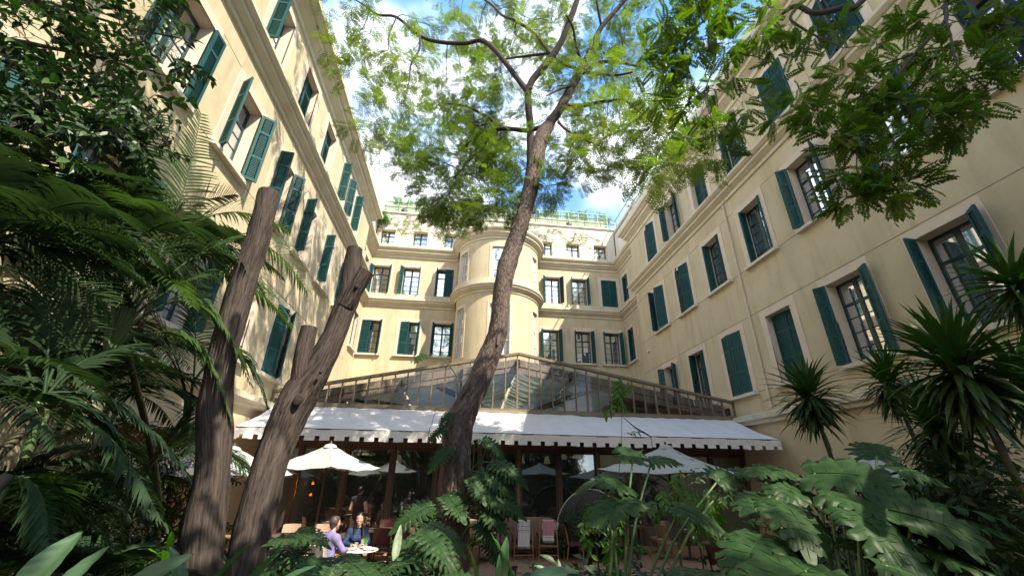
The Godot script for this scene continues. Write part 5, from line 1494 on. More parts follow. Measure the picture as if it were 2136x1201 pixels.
func palm(label: String, base: Vector3, crown_at: Vector3, fronds: Array, leaf: Material) -> void:
	var t := thing("palm", label, "palm", base, 0.0, "palms on the left of the garden")
	var s := Shape.new()
	var c := crown_at - base
	s.tube(smooth_path([Vector4(0, -0.1, 0, 0.05), Vector4(c.x * 0.4 + 0.05, c.y * 0.5, c.z * 0.4, 0.04), Vector4(c.x, c.y, c.z, 0.03)], 6), 10, true)
	put("trunk", s, mats.cane, t)
	for f in fronds:
		var pairs := 44
		var a: Vector3 = f[0] - base; var b: Vector3 = f[1] - base; var d: Vector3 = f[2] - base
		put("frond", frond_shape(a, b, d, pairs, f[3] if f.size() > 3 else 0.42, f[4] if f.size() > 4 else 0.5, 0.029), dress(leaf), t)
		# green sheath from the trunk to the frond
		s = Shape.new()
		s.tube(smooth_path([Vector4(c.x, c.y - 0.35, c.z, 0.03), Vector4((c.x + a.x) / 2, (c.y + a.y) / 2 - 0.05, (c.z + a.z) / 2, 0.022), Vector4(a.x, a.y, a.z, 0.014)], 3), 6, false)
		put("sheath", s, mats.stalk, t)

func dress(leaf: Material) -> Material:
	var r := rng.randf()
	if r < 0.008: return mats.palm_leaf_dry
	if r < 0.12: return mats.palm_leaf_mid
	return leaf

func random_fronds(at: Vector3, count: int, length: float) -> Array:
	var out := []
	for i in count:
		var az := i * 2.4 + rng.randf_range(-0.3, 0.3)
		var lift := rng.randf_range(0.35, 1.2)
		var d := Vector3(cos(az), lift, sin(az)).normalized()
		var flat := Vector3(cos(az), 0, sin(az))
		out.append([at, at + d * length * 0.6, at + flat * length * 0.85 + Vector3(0, length * (lift * 0.35 - 0.28), 0), length * 0.27, 0.5])
	return out

func palms() -> void:
	palm("tall feathery palm whose sunlit fronds arch behind the left sawn trunk", Vector3(-3.916, 0.000, -6.606) * Vector3(1, 0, 1) + Vector3(-0.9, 0, -2.2), Vector3(-3.688, 3.191, -4.600), [
		[Vector3(-3.617, 3.648, -4.600), Vector3(-3.709, 4.964, -4.800), Vector3(-4.194, 6.690, -5.000), 0.42, 0.2],
		[Vector3(-3.713, 3.641, -4.600), Vector3(-3.751, 5.515, -5.000), Vector3(-2.741, 5.062, -5.500), 0.5],
		[Vector3(-3.576, 3.534, -4.600), Vector3(-3.257, 5.554, -5.300), Vector3(-2.461, 4.290, -6.000), 0.55, 0.7],
		[Vector3(-3.535, 3.422, -4.600), Vector3(-3.288, 4.666, -5.200), Vector3(-2.449, 3.646, -5.700), 0.5, 0.7],
		[Vector3(-3.904, 3.628, -4.600), Vector3(-4.334, 5.095, -4.400), Vector3(-4.387, 6.265, -4.600), 0.45],
		[Vector3(-3.865, 3.585, -4.500), Vector3(-4.593, 4.960, -4.200), Vector3(-5.043, 5.350, -4.000), 0.42],
		[Vector3(-4.003, 3.575, -4.500), Vector3(-4.468, 4.292, -4.000), Vector3(-4.615, 4.072, -3.800), 0.42],
		[Vector3(-3.496, 3.312, -4.600), Vector3(-3.254, 4.072, -4.900), Vector3(-2.426, 2.712, -5.000), 0.45, 0.7],
		[Vector3(-3.800, 3.875, -4.600), Vector3(-3.986, 4.935, -4.800), Vector3(-3.306, 5.275, -5.000), 0.5, 0.3],
		[Vector3(-3.418, 3.099, -4.600), Vector3(-3.050, 3.415, -4.800), Vector3(-2.511, 2.291, -5.000), 0.42, 0.7],
		[Vector3(-3.856, 3.631, -4.600), Vector3(-4.168, 4.407, -4.200), Vector3(-4.311, 4.885, -4.000), 0.4],
		[Vector3(-3.766, 3.521, -4.600), Vector3(-3.483, 4.038, -4.400), Vector3(-2.856, 3.345, -4.300), 0.4, 0.6]], mats.palm_leaf)
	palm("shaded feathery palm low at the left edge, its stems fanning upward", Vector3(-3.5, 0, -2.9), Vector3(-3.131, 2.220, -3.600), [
		[Vector3(-3.178, 2.326, -3.600), Vector3(-3.302, 2.924, -3.900), Vector3(-2.854, 2.715, -4.200), 0.38],
		[Vector3(-3.178, 2.326, -3.600), Vector3(-2.931, 2.470, -3.900), Vector3(-2.302, 1.731, -4.200), 0.36, 0.7],
		[Vector3(-3.276, 2.322, -3.600), Vector3(-3.766, 3.005, -3.600), Vector3(-4.093, 3.285, -3.500), 0.38],
		[Vector3(-3.211, 2.324, -3.600), Vector3(-3.549, 3.235, -3.900), Vector3(-3.907, 4.059, -4.100), 0.36],
		[Vector3(-3.195, 2.289, -3.600), Vector3(-3.589, 3.238, -3.700), Vector3(-4.162, 3.992, -3.700), 0.36],
		[Vector3(-3.115, 2.185, -3.600), Vector3(-2.729, 2.211, -3.700), Vector3(-2.158, 1.483, -3.700), 0.36, 0.7],
		[Vector3(-3.107, 2.206, -3.500), Vector3(-3.406, 2.490, -3.400), Vector3(-3.426, 2.230, -3.300), 0.36]], mats.palm_leaf_dark)
	palm("feathery palm behind the left sawn trunk with tips hanging before the wall", Vector3(-4.6, -0.2, -6.2), Vector3(-3.653, 2.580, -6.200), [
		[Vector3(-3.756, 2.900, -6.200), Vector3(-3.521, 3.986, -6.400), Vector3(-2.870, 2.665, -6.600), 0.5, 0.7],
		[Vector3(-3.756, 2.900, -6.200), Vector3(-3.603, 3.713, -6.300), Vector3(-3.281, 3.242, -6.400), 0.45, 0.6],
		[Vector3(-3.879, 2.896, -6.200), Vector3(-4.488, 3.924, -6.000), Vector3(-4.564, 3.034, -5.800), 0.5],
		[Vector3(-3.836, 2.766, -6.200), Vector3(-4.314, 3.096, -6.000), Vector3(-4.350, 2.216, -5.800), 0.5],
		[Vector3(-3.715, 2.771, -6.200), Vector3(-4.116, 4.108, -6.400), Vector3(-4.788, 5.136, -6.500), 0.5],
		[Vector3(-3.755, 2.705, -6.200), Vector3(-4.094, 3.514, -6.000), Vector3(-4.458, 3.845, -5.800), 0.5],
		[Vector3(-3.653, 2.580, -6.200), Vector3(-3.396, 2.875, -6.000), Vector3(-3.303, 1.917, -5.900), 0.45, 0.7]], mats.palm_leaf_dark)
	palm("small palm at the lower left with one pale green frond catching the light", Vector3(-2.75, 0, -2.3), Vector3(-2.378, 1.766, -2.700), [
		[Vector3(-2.378, 1.743, -2.700), Vector3(-2.240, 1.780, -2.750), Vector3(-2.038, 1.418, -2.700), 0.26, 0.6]], mats.palm_leaf)
	# denser palms filling the shade behind
	var k := 0
	for e in [[-5.6, -5.2, 3.1, 1.9], [-6.2, -7.4, 3.6, 2.2], [-4.4, -4.4, 1.5, 1.7], [-6.0, -3.6, 2.4, 1.9], [-5.2, -8.2, 2.0, 1.8], [-6.3, -9.8, 2.3, 1.7], [-3.3, -4.9, 0.9, 1.3], [-5.4, -4.2, 4.2, 2.0], [-4.6, -3.4, 3.3, 1.8], [-3.9, -3.2, 2.2, 1.6], [-5.9, -6.0, 4.6, 2.1], [-4.9, -5.6, 2.6, 1.9], [-3.6, -3.9, 1.5, 1.4], [-4.6, -2.4, 2.8, 1.7], [-4.3, -4.9, 4.3, 1.7], [-4.9, -6.4, 5.0, 1.9], [-4.1, -3.5, 3.6, 1.5]]:
		var base := Vector3(e[0], -0.1, e[1])
		var top := base + Vector3(0.1, e[2], 0.1)
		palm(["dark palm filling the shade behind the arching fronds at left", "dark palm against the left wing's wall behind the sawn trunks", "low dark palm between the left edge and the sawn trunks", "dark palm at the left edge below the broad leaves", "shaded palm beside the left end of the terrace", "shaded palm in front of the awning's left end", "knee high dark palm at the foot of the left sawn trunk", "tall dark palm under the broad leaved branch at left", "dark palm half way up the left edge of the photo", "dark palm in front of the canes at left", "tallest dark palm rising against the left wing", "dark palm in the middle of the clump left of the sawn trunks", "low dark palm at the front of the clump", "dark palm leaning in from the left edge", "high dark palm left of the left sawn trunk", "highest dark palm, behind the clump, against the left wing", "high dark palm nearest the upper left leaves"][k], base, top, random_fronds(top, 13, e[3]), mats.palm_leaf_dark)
		k += 1

func spiky_plants() -> void:
	var list := [
		["spiky strap leaved plant nearest the awning's right end", Vector3(5.111, 2.922, -5.600), 0.66, 190],
		["spiky strap leaved plant second from the awning, before the ledge", Vector3(6.086, 3.092, -5.200), 0.60, 165],
		["large spiky plant with long drooping leaves at the right", Vector3(4.665, 2.765, -3.300), 0.74, 240],
		["spiky plant with bright upright leaves at the right edge", Vector3(5.322, 3.549, -3.000), 0.55, 160],
		["spiky plant half hidden low behind the large drooping one at right", Vector3(5.309, 2.327, -4.200), 0.66, 180],
		["spiky plant at the right edge under the bright one", Vector3(5.484, 2.705, -3.400), 0.6, 160]]
	for e in list:
		var at: Vector3 = e[1]
		var t := thing("spiky_plant", e[0], "plant", Vector3(at.x + 0.1, -0.05, at.z - 0.05), 0.0, "spiky plants along the right wing")
		var c := at - t.position
		var s := Shape.new()
		s.tube(smooth_path([Vector4(0, -0.1, 0, 0.045), Vector4(c.x * 0.2 + 0.06, c.y * 0.5, c.z * 0.3, 0.032), Vector4(c.x, c.y, c.z, 0.024)], 5), 8, true)
		put("stem", s, mats.cane, t)
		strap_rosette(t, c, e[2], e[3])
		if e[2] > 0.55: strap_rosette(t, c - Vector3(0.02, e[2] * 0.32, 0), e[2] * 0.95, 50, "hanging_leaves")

func lobed_plants() -> void:
	var wide := [lobed_leaf(1, 6, 0.58, 0.28, 0.52, 0.74), lobed_leaf(2, 7, 0.54, 0.45, 0.5, 0.76), lobed_leaf(3, 5, 0.6, 0.22, 0.54, 0.74)]
	var cut := [lobed_leaf(4, 9, 0.8, 0.35, 0.42, 0.56), lobed_leaf(5, 10, 0.84, 0.5, 0.40, 0.54), lobed_leaf(6, 9, 0.76, 0.25, 0.44, 0.6)]
	shared["cut_leaves"] = cut
	# right foreground: tall plants with wide lobed leaves on long stalks
	big_leaf_plant("lobed_leaf_plant", "tall plant with huge dark lobed leaves at the lower right", "plant", Vector3(1.95, -0.02, -2.3), [
		[Vector3(2.517, 1.853, -2.900), Vector3(0.5, 0.05, 0.75), 0.44, Vector3(0, 0.62, 0.72)], [Vector3(2.084, 1.665, -2.700), Vector3(-0.3, -0.25, 0.9), 0.40, Vector3(0, 0.62, 0.72)],
		[Vector3(2.581, 1.655, -2.500), Vector3(0.75, -0.15, 0.5), 0.46, Vector3(-0.1, 0.62, 0.72)], [Vector3(2.755, 1.752, -2.800), Vector3(0.9, 0.1, -0.2), 0.42, Vector3(0, 0.62, 0.72)],
		[Vector3(2.284, 1.635, -2.400), Vector3(-0.15, -0.35, 0.9), 0.42, Vector3(0, 0.62, 0.72)], [Vector3(2.457, 1.869, -3.100), Vector3(-0.9, 0.12, 0.2), 0.34], [Vector3(2.483, 1.575, -2.300), Vector3(0.9, -0.35, 0.3), 0.40],
		[Vector3(3.003, 1.914, -3.200), Vector3(0.2, 0.25, -0.8), 0.40], [Vector3(2.315, 1.725, -2.600), Vector3(0.6, -0.1, 0.6), 0.4], [Vector3(2.426, 1.773, -3.000), Vector3(-0.6, 0.0, 0.5), 0.38], [Vector3(3.154, 1.674, -2.700), Vector3(0.8, -0.1, 0.4), 0.4], [Vector3(3.372, 1.992, -3.200), Vector3(0.3, 0.3, -0.3), 0.36], [Vector3(2.185, 1.708, -3.000), Vector3(-0.8, -0.1, 0.4), 0.34], [Vector3(3.324, 1.883, -3.000), Vector3(0.7, 0.05, 0.1), 0.36]], wide, mats.big_leaf, "lobed leaf plants")
	big_leaf_plant("lobed_leaf_plant", "plant with broad lobed leaves before the rounded planter right of the middle", "plant", Vector3(1.05, 0.0, -3.2), [
		[Vector3(1.423, 1.935, -3.500), Vector3(0.1, 0.45, -0.6), 0.29, Vector3(0, 0.6, 0.8)], [Vector3(1.247, 1.758, -3.300), Vector3(-0.4, 0.1, 0.5), 0.30, Vector3(0, 0.8, 0.7)],
		[Vector3(1.197, 1.670, -3.100), Vector3(-0.75, -0.15, 0.35), 0.37, Vector3(0.1, 0.95, 0.3)], [Vector3(1.577, 1.613, -3.100), Vector3(0.6, -0.2, 0.4), 0.34, Vector3(0, 0.95, 0.3)],
		[Vector3(1.166, 1.788, -3.500), Vector3(-0.9, 0.0, 0.1), 0.27], [Vector3(2.089, 1.802, -3.400), Vector3(0.5, 0.15, -0.2), 0.29, Vector3(0, 0.7, 0.7)], [Vector3(2.334, 1.860, -3.500), Vector3(0.8, 0.05, 0.2), 0.24],
		[Vector3(1.634, 1.942, -3.600), Vector3(0.7, 0.2, 0.1), 0.27]], wide, mats.big_leaf, "lobed leaf plants")
	big_leaf_plant("lobed_leaf_plant", "low plant with wide grey green lobed leaves along the bottom at right", "plant", Vector3(1.4, 0.0, -1.75), [
		[Vector3(1.804, 1.498, -2.600), Vector3(-0.55, -0.1, 0.4), 0.40, Vector3(0, 0.95, 0.3)], [Vector3(1.832, 1.486, -2.600), Vector3(0.7, -0.1, 0.3), 0.34, Vector3(0, 0.95, 0.3)],
		[Vector3(1.639, 1.422, -2.100), Vector3(-0.8, -0.1, 0.3), 0.40, Vector3(0, 0.95, 0.3)], [Vector3(1.682, 1.403, -2.100), Vector3(0.6, -0.1, 0.6), 0.35, Vector3(0, 0.95, 0.3)],
		[Vector3(1.200, 1.389, -2.300), Vector3(-0.5, -0.1, 0.7), 0.29], [Vector3(2.069, 1.438, -2.100), Vector3(0.7, -0.2, 0.4), 0.34], [Vector3(2.486, 1.461, -2.200), Vector3(0.8, -0.1, 0.1), 0.32], [Vector3(3.139, 1.604, -2.600), Vector3(0.8, 0.0, 0.2), 0.34], [Vector3(2.296, 1.486, -2.500), Vector3(0.2, -0.3, 0.8), 0.32]], wide, mats.big_leaf, "lobed leaf plants")
	# the middle bed: deeply cut leaves
	var k := 0
	for e in [[Vector3(-2.0, -0.05, -5.0), "deeply cut leaves in the bed below the seated couple", [Vector3(-1.60, 1.15, -4.89), Vector3(-1.32, 1.23, -4.78), Vector3(-1.08, 1.05, -5.02), Vector3(-0.75, 1.00, -4.82), Vector3(-1.34, 0.98, -4.75), Vector3(-1.14, 0.89, -5.02), Vector3(-1.79, 0.91, -5.43), Vector3(-0.91, 0.79, -5.34), Vector3(-0.61, 0.84, -5.31), Vector3(-1.17, 0.79, -4.88)]], [Vector3(-0.75, -0.05, -4.6), "deeply cut leaves in the bed at the foot of the leaning tree", [Vector3(-0.45, 1.20, -4.73), Vector3(-0.30, 1.31, -4.52), Vector3(-0.15, 1.17, -4.44), Vector3(-0.35, 1.10, -4.38), Vector3(-0.06, 1.05, -4.47), Vector3(-0.69, 0.96, -5.04), Vector3(-0.26, 1.33, -4.96), Vector3(-0.48, 0.91, -4.95)]], [Vector3(-1.5, -0.05, -3.9), "deeply cut leaves nearest the camera along the bottom edge", [Vector3(-1.27, 1.06, -4.24), Vector3(-0.85, 1.12, -3.75), Vector3(-0.63, 1.11, -3.85), Vector3(-0.36, 1.03, -4.10), Vector3(-0.04, 1.00, -4.19), Vector3(-1.51, 1.04, -4.28), Vector3(-1.15, 1.12, -4.30), Vector3(-0.71, 1.19, -3.67)]], [Vector3(-2.9, -0.05, -5.4), "deeply cut leaves just right of the sawn trunks", [Vector3(-1.94, 1.01, -5.58), Vector3(-1.82, 0.91, -5.64), Vector3(-2.02, 1.15, -5.50), Vector3(-1.65, 1.23, -5.24), Vector3(-1.81, 0.82, -5.48)]]]:
		var leaves := []
		var pts: Array = e[2]
		for q in pts:
			leaves.append([q, Vector3(rng.randf_range(-1, 1), rng.randf_range(-0.35, 0.1), rng.randf_range(-0.1, 0.9)), rng.randf_range(0.34, 0.5)])
		big_leaf_plant("cut_leaf_plant", "low plant with " + e[1], "plant", e[0], leaves, cut, mats.big_leaf, "cut leaf plants of the bed")
		k += 1
	# rounded planter shell overgrown with small leaves
	var d := thing("rounded_planter", "dark rounded garden shell with thin pale rim overgrown by small leaves", "planter", Vector3(3.562, 0.000, -9.614) * Vector3(1, 0, 1) + Vector3(0.6, -0.3, -4.6))
	var s := Shape.new()
	var arc := []
	for i in 25:
		var a := lerpf(-0.15, PI + 0.15, i / 24.0)
		arc.append(Vector4(cos(a) * 1.12, 0.55 + sin(a) * 1.22, 0.3, 0.013))
	s.tube(arc, 8)
	put("rim", s, mats.sill_stone, d)
	s = Shape.new()
	s.grid(func(u: float, v: float) -> Vector3:
		var a := lerpf(-0.15, PI + 0.15, u); var r := cos(v * PI * 0.5)
		return Vector3(cos(a) * 1.1 * r, 0.55 + sin(a) * 1.2 * r, 0.29 + sin(v * PI * 0.5) * 0.34), 24, 10)
	s.box2(Vector3(-0.95, -0.1, -0.5), Vector3(0.95, 0.5, 0.28))
	put("shell", s, mats.shell_stone, d)
	var xs := []; var cs := []
	for i in 330:
		var a := rng.randf_range(-0.1, PI + 0.1); var r := sqrt(rng.randf())
		if sin(a) * r > 0.80 and rng.randf() < 0.8: continue
		xs.append(Transform3D(frame(Vector3(rng.randf_range(-0.5, 0.5), -0.8, 0.7), Vector3(0, 0.4, 1)).scaled(Vector3.ONE * rng.randf_range(0.6, 1.0)), Vector3(cos(a) * 1.15 * r, 0.5 + sin(a) * 1.1 * r, 0.36 + 0.3 * (1.0 - r) + rng.randf() * 0.2)))
		var b := rng.randf_range(0.5, 1.1)
		cs.append(Color(b, b, b * 0.9))
	copies("climbing_leaves", broad_spray(31), mats.broad_leaf, xs, d, cs).set_meta("kind", "stuff")
	xs = []; cs = []
	for i in 60:
		var at: Vector3 = [Vector3(1.492, 1.361, -4.900), Vector3(2.479, 1.705, -4.600), Vector3(2.625, 1.615, -4.600), Vector3(1.648, 1.316, -4.900), Vector3(2.697, 1.437, -4.600), Vector3(2.278, 1.616, -4.500)][i % 6] + rand_dir() * 0.2
		xs.append(Transform3D(frame(rand_dir() + Vector3(0, -0.4, 0.5), Vector3(0, 1, 0.4)).scaled(Vector3.ONE * rng.randf_range(0.5, 0.9)), at))
		cs.append(Color.WHITE * rng.randf_range(0.7, 1.2))
	var bush := thing("yellow_green_shrub", "loose shrub with small yellow green leaves around the rounded shell", "shrub", Vector3.ZERO)
	copies("foliage", broad_spray(32), mats.bright_leaf, xs, bush, cs).set_meta("kind", "stuff")
	s = Shape.new()
	for p in [Vector3(1.492, 1.361, -4.900), Vector3(2.479, 1.705, -4.600), Vector3(2.697, 1.437, -4.600)]:
		s.tube([Vector4(p.x + 0.1, -0.2, p.z - 0.1, 0.012), Vector4(p.x, p.y, p.z, 0.006)], 5, false)
	put("stem", s, mats.twig_bark, bush)

func climbers() -> void:
	var cut: Array = shared["cut_leaves"]
	var t := thing("climbing_plant", "climbing plant with drooping cut leaves clinging to the leaning tree's trunk", "climber", Vector3(Vector3(-0.018, 0.604, -10.200).x, -0.3, -10.1))
	var base := t.position
	var places := [[Vector3(-0.251, 2.316, -9.900), -0.6, 0.62], [Vector3(0.467, 1.868, -9.900), 0.9, 0.8], [Vector3(0.787, 2.071, -10.000), 0.95, 0.85], [Vector3(0.479, 1.538, -9.800), 0.9, 0.9], [Vector3(0.691, 1.403, -9.800), 1.0, 0.85], [Vector3(-0.175, 1.393, -9.800), 0.3, 0.75], [Vector3(-0.558, 1.210, -9.800), -0.7, 0.85], [Vector3(0.560, 2.559, -10.200), 0.9, 0.65], [Vector3(-0.601, 0.745, -9.700), -0.3, 0.6], [Vector3(0.512, 0.866, -9.800), 0.5, 0.6], [Vector3(-0.396, 2.755, -9.950), -0.8, 0.45], [Vector3(-0.283, 3.108, -9.950), -0.5, 0.4], [Vector3(0.311, 1.724, -9.700), 0.4, 0.6], [Vector3(-0.434, 1.000, -9.700), -0.5, 0.6], [Vector3(0.674, 0.567, -9.800), 0.6, 0.55], [Vector3(-1.002, 4.454, -9.900), -0.5, 0.35], [Vector3(0.592, 1.182, -9.700), 0.7, 0.7]]
	for e in places:
		var at: Vector3 = e[0] - base
		var o := put("leaf", cut[rng.randi() % 3], mats.big_leaf, t, Transform3D(frame(Vector3(e[1], -0.25 if e[2] > 0.7 else -0.5, 0.45), Vector3(0, 1, 0.75)).scaled(Vector3.ONE * e[2]), at))
		var s := Shape.new()
		var trunk_x := Vector3(-0.050, 1.713, -10.400).x - base.x + (0.12 if e[1] > 0 else -0.12)
		s.tube(smooth_path([Vector4(trunk_x, at.y - 0.45, -0.1, 0.014), Vector4((trunk_x + at.x) / 2, at.y - 0.02, at.z - 0.05, 0.011), Vector4(at.x, at.y, at.z, 0.008)], 4), 6, false)
		put("stalk", s, mats.stalk, o, o.transform.affine_inverse())
	var s2 := Shape.new()
	for k in 9:
		var x := Vector3(-0.134, 0.780, -10.200).x + k * 0.09 - 0.1 - base.x
		var path := []
		for i in 6: path.append(Vector4(x + 0.1 * (i / 5.0) + rng.randf_range(-0.06, 0.06), i * 0.55, 0.12 + rng.randf_range(-0.06, 0.08), 0.014))
		s2.tube(smooth_path(path, 3), 6, false)
	put("aerial_root", s2, mats.cane, t).set_meta("kind", "stuff")
	# thin sapling before the right awning
	var v := thing("sapling", "thin bare stemmed sapling with a tuft of leaves before the middle awning", "sapling", Vector3(2.443, 0.920, -7.000) * Vector3(1, 0, 1) + Vector3(0, -0.3, 0))
	var top := Vector3(2.725, 3.449, -7.000) - v.position
	var s := Shape.new()
	s.tube(smooth_path([Vector4(0, 0, 0, 0.012), Vector4(0.03, top.y * 0.4, 0.02, 0.008), Vector4(top.x - 0.02, top.y * 0.75, 0.0, 0.005), Vector4(top.x, top.y, top.z, 0.003)], 4), 5, false)
	put("stem", s, mats.stalk, v)
	var xs := []; var cs := []
	for i in 9:
		xs.append(Transform3D(frame(rand_dir() + Vector3(0, -0.3, 0.3), Vector3(0, 0.6, 1)).scaled(Vector3.ONE * rng.randf_range(0.7, 1.0)), top + Vector3(rng.randf_range(-0.06, 0.06), -i * 0.06, 0)))
		cs.append(Color.WHITE)
	for y in [Vector3(2.586, 2.174, -7.000).y, Vector3(2.614, 2.474, -7.000).y]:
		xs.append(Transform3D(frame(Vector3(0.6, 0.1, 0.4), Vector3(0, 0.8, 0.6)).scaled(Vector3.ONE * 0.7), Vector3(top.x, y - v.position.y, 0.02))); cs.append(Color.WHITE)
	copies("foliage", broad_spray(35), mats.bright_leaf, xs, v, cs).set_meta("kind", "stuff")

func low_plants() -> void:
	var pads := [paddle_leaf(0.28, 0.12), paddle_leaf(0.24, 0.05), paddle_leaf(0.32, 0.2)]
	# paddle shaped leaves at the very front
	var list := [["broad blue green paddle leaf plant in the lower left corner", Vector3(-2.3, 0.0, -1.7), [[Vector3(-1.631, 1.332, -2.100), Vector3(0.22, 0.7, -0.2), 0.26], [Vector3(-1.508, 1.311, -2.100), Vector3(0.2, 0.6, -0.2), 0.23], [Vector3(-1.395, 1.277, -2.300), Vector3(0.45, 0.5, -0.2), 0.27]]],
		["paddle leaf plant along the bottom below the two chairs", Vector3(0.9, 0.0, -2.5), [[Vector3(0.466, 1.208, -3.000), Vector3(0.8, 0.25, -0.1), 0.34], [Vector3(0.290, 1.162, -3.000), Vector3(0.12, 0.8, 0.1), 0.3], [Vector3(0.173, 1.175, -3.000), Vector3(-0.2, 0.7, 0.1), 0.26], [Vector3(0.392, 1.197, -3.000), Vector3(-0.4, 0.8, 0.0), 0.32]]],
		["paddle leaf plant at the foot of the left sawn trunk", Vector3(-2.0, 0.0, -3.0), [[Vector3(-1.599, 1.075, -3.500), Vector3(0.4, 0.6, 0.1), 0.36], [Vector3(-1.356, 1.059, -3.500), Vector3(0.3, 0.6, 0.1), 0.34], [Vector3(-1.747, 1.076, -3.500), Vector3(-0.3, 0.7, 0.1), 0.3], [Vector3(-1.243, 1.050, -3.600), Vector3(0.7, 0.5, 0.1), 0.32]]]]
	for e in list:
		big_leaf_plant("paddle_leaf_plant", e[0], "plant", e[1], e[2], [paddle_leaf(0.5, 0.12), paddle_leaf(0.44, 0.08)] if e[1].x < -2.2 else pads, mats.paddle_leaf, "paddle leaf plants at the front")
	big_leaf_plant("pale_leaf_plant", "single upright whitish leaf standing in the bed left of the leaning tree", "plant", Vector3(-1.2, -0.1, -4.3), [[Vector3(-0.525, 1.077, -4.500), Vector3(0.06, 1.0, -0.1), 0.30, Vector3(0, 0.1, 1)]], [pads[1]], mats.pale_leaf)
	big_leaf_plant("leafy_plant", "light green leafy plant before the wooden box at lower left", "plant", Vector3(-3.3, -0.1, -4.4), [[Vector3(-2.570, 1.024, -4.700), Vector3(0.2, 0.6, 0.5), 0.24], [Vector3(-2.585, 0.952, -4.700), Vector3(-0.5, 0.4, 0.5), 0.22], [Vector3(-2.568, 1.133, -4.700), Vector3(0.1, 0.8, 0.3), 0.2], [Vector3(-2.525, 0.952, -4.700), Vector3(0.7, 0.3, 0.4), 0.22], [Vector3(-2.609, 1.078, -4.700), Vector3(-0.3, 0.5, 0.6), 0.2]], pads, mats.bright_leaf)
	# ground cover that nobody could count
	var xs := []; var cs := []
	for i in 2600:
		var x := rng.randf_range(-6.8, 11.0); var z := rng.randf_range(-9.0, -1.3)
		if x > -0.6 and x < 1.4 and z < -4.5: continue
		if rng.randf() < 0.35 and x > -1.5 and x < 1.5: continue
		xs.append(Transform3D(frame(Vector3(rng.randf_range(-1, 1), rng.randf_range(0.1, 0.9), rng.randf_range(-1, 1)), Vector3.UP).scaled(Vector3.ONE * rng.randf_range(0.8, 1.9)), Vector3(x, lerpf(0.05, -0.28, smoothstep(-4.0, -9.0, z)) + rng.randf() * 0.28, z)))
		var b := rng.randf_range(0.5, 1.1)
		cs.append(Color(b, b, b))
	var gc := copies("ground_cover", broad_spray(41), mats.broad_leaf, xs, self, cs)
	tag(gc, "low dark leafy ground cover filling the planted bed", "ground cover", "", "stuff")
	# shrubs: behind the lobed leaves at right, and at left under the palms
	var k := 0
	for e in [[5.2, -5.0, 0.9, 1.0], [7.6, -4.0, 1.6, 1.4], [9.0, -7.2, 2.0, 1.5], [4.2, -2.6, 0.6, 0.7], [9.9, -9.4, 2.1, 1.4], [6.3, -2.4, 1.0, 0.9], [-6.2, -3.0, 1.1, 1.1], [-5.0, -2.0, 0.7, 0.8], [-6.2, -6.6, 1.0, 1.0], [-4.6, -7.4, 0.5, 0.7], [7.2, -5.6, 2.1, 1.5], [5.2, -3.4, 1.9, 1.2], [-6.4, -5.2, 3.2, 1.4], [-6.3, -8.4, 2.6, 1.3], [-5.9, -3.9, 2.6, 1.3], [-4.6, -5.8, 1.5, 1.1], [-5.8, -10.4, 2.0, 1.2], [-3.6, -3.0, 0.9, 0.9], [8.0, -9.2, 1.6, 1.4], [4.4, -4.6, 1.2, 1.0]]:
		var t := thing("shrub", ["dark shrub behind the huge lobed leaves", "dark shrub under the large spiky plant at right", "dark shrub under the right wing's ledge behind the spiky plants", "low dark shrub in front of the huge lobed leaves", "dark shrub at the right end of the terrace", "dark shrub in the lower right corner", "dark shrub against the left wing's wall below the palms", "low dark shrub in the lower left corner", "dark shrub under the palms beside the left wing", "low shrub at the left end of the terrace", "tall dark shrub under the large drooping spiky plant", "tall dark shrub at the right edge below the bright spiky plant", "tall dark shrub against the left wing behind the palm clump", "dark shrub against the left wing beside the terrace end", "broad dark shrub at the left edge below the palms' crowns", "dark shrub at the back of the left bed beside the left sawn trunk", "dark shrub beneath the left end of the awning", "low dark shrub at the front of the left bed", "dark shrub before the right end of the awning", "dark shrub between the rounded shell and the huge lobed leaves"][k], "shrub", Vector3(e[0], -0.2, e[1]), 0.0, "dark shrubs along the walls")
		var path := smooth_path([Vector4(0, -0.1, 0, 0.03), Vector4(0.02, e[2] * 0.6, 0, 0.02)], 3)
		var s := Shape.new()
		s.tube(path, 6)
		put("stem", s, mats.twig_bark, t)
		var cl := []
		for i in 12:
			var d := rand_dir()
			cl.append([Vector3(0, e[2] * 0.62, 0) + Vector3(d.x * e[3] * 0.6, d.y * e[2] * 0.5, d.z * e[3] * 0.6), e[3] * 0.35, 34])
		crown(t, [path], cl, [broad_spray(45 + k)], mats.broad_leaf, mats.twig_bark, [Color(1, 1, 1), Color(0.7, 0.85, 0.7), Color(1.2, 1.2, 0.8)], 0.8, Vector2(0.7, 1.1), 0.008)
		k += 1

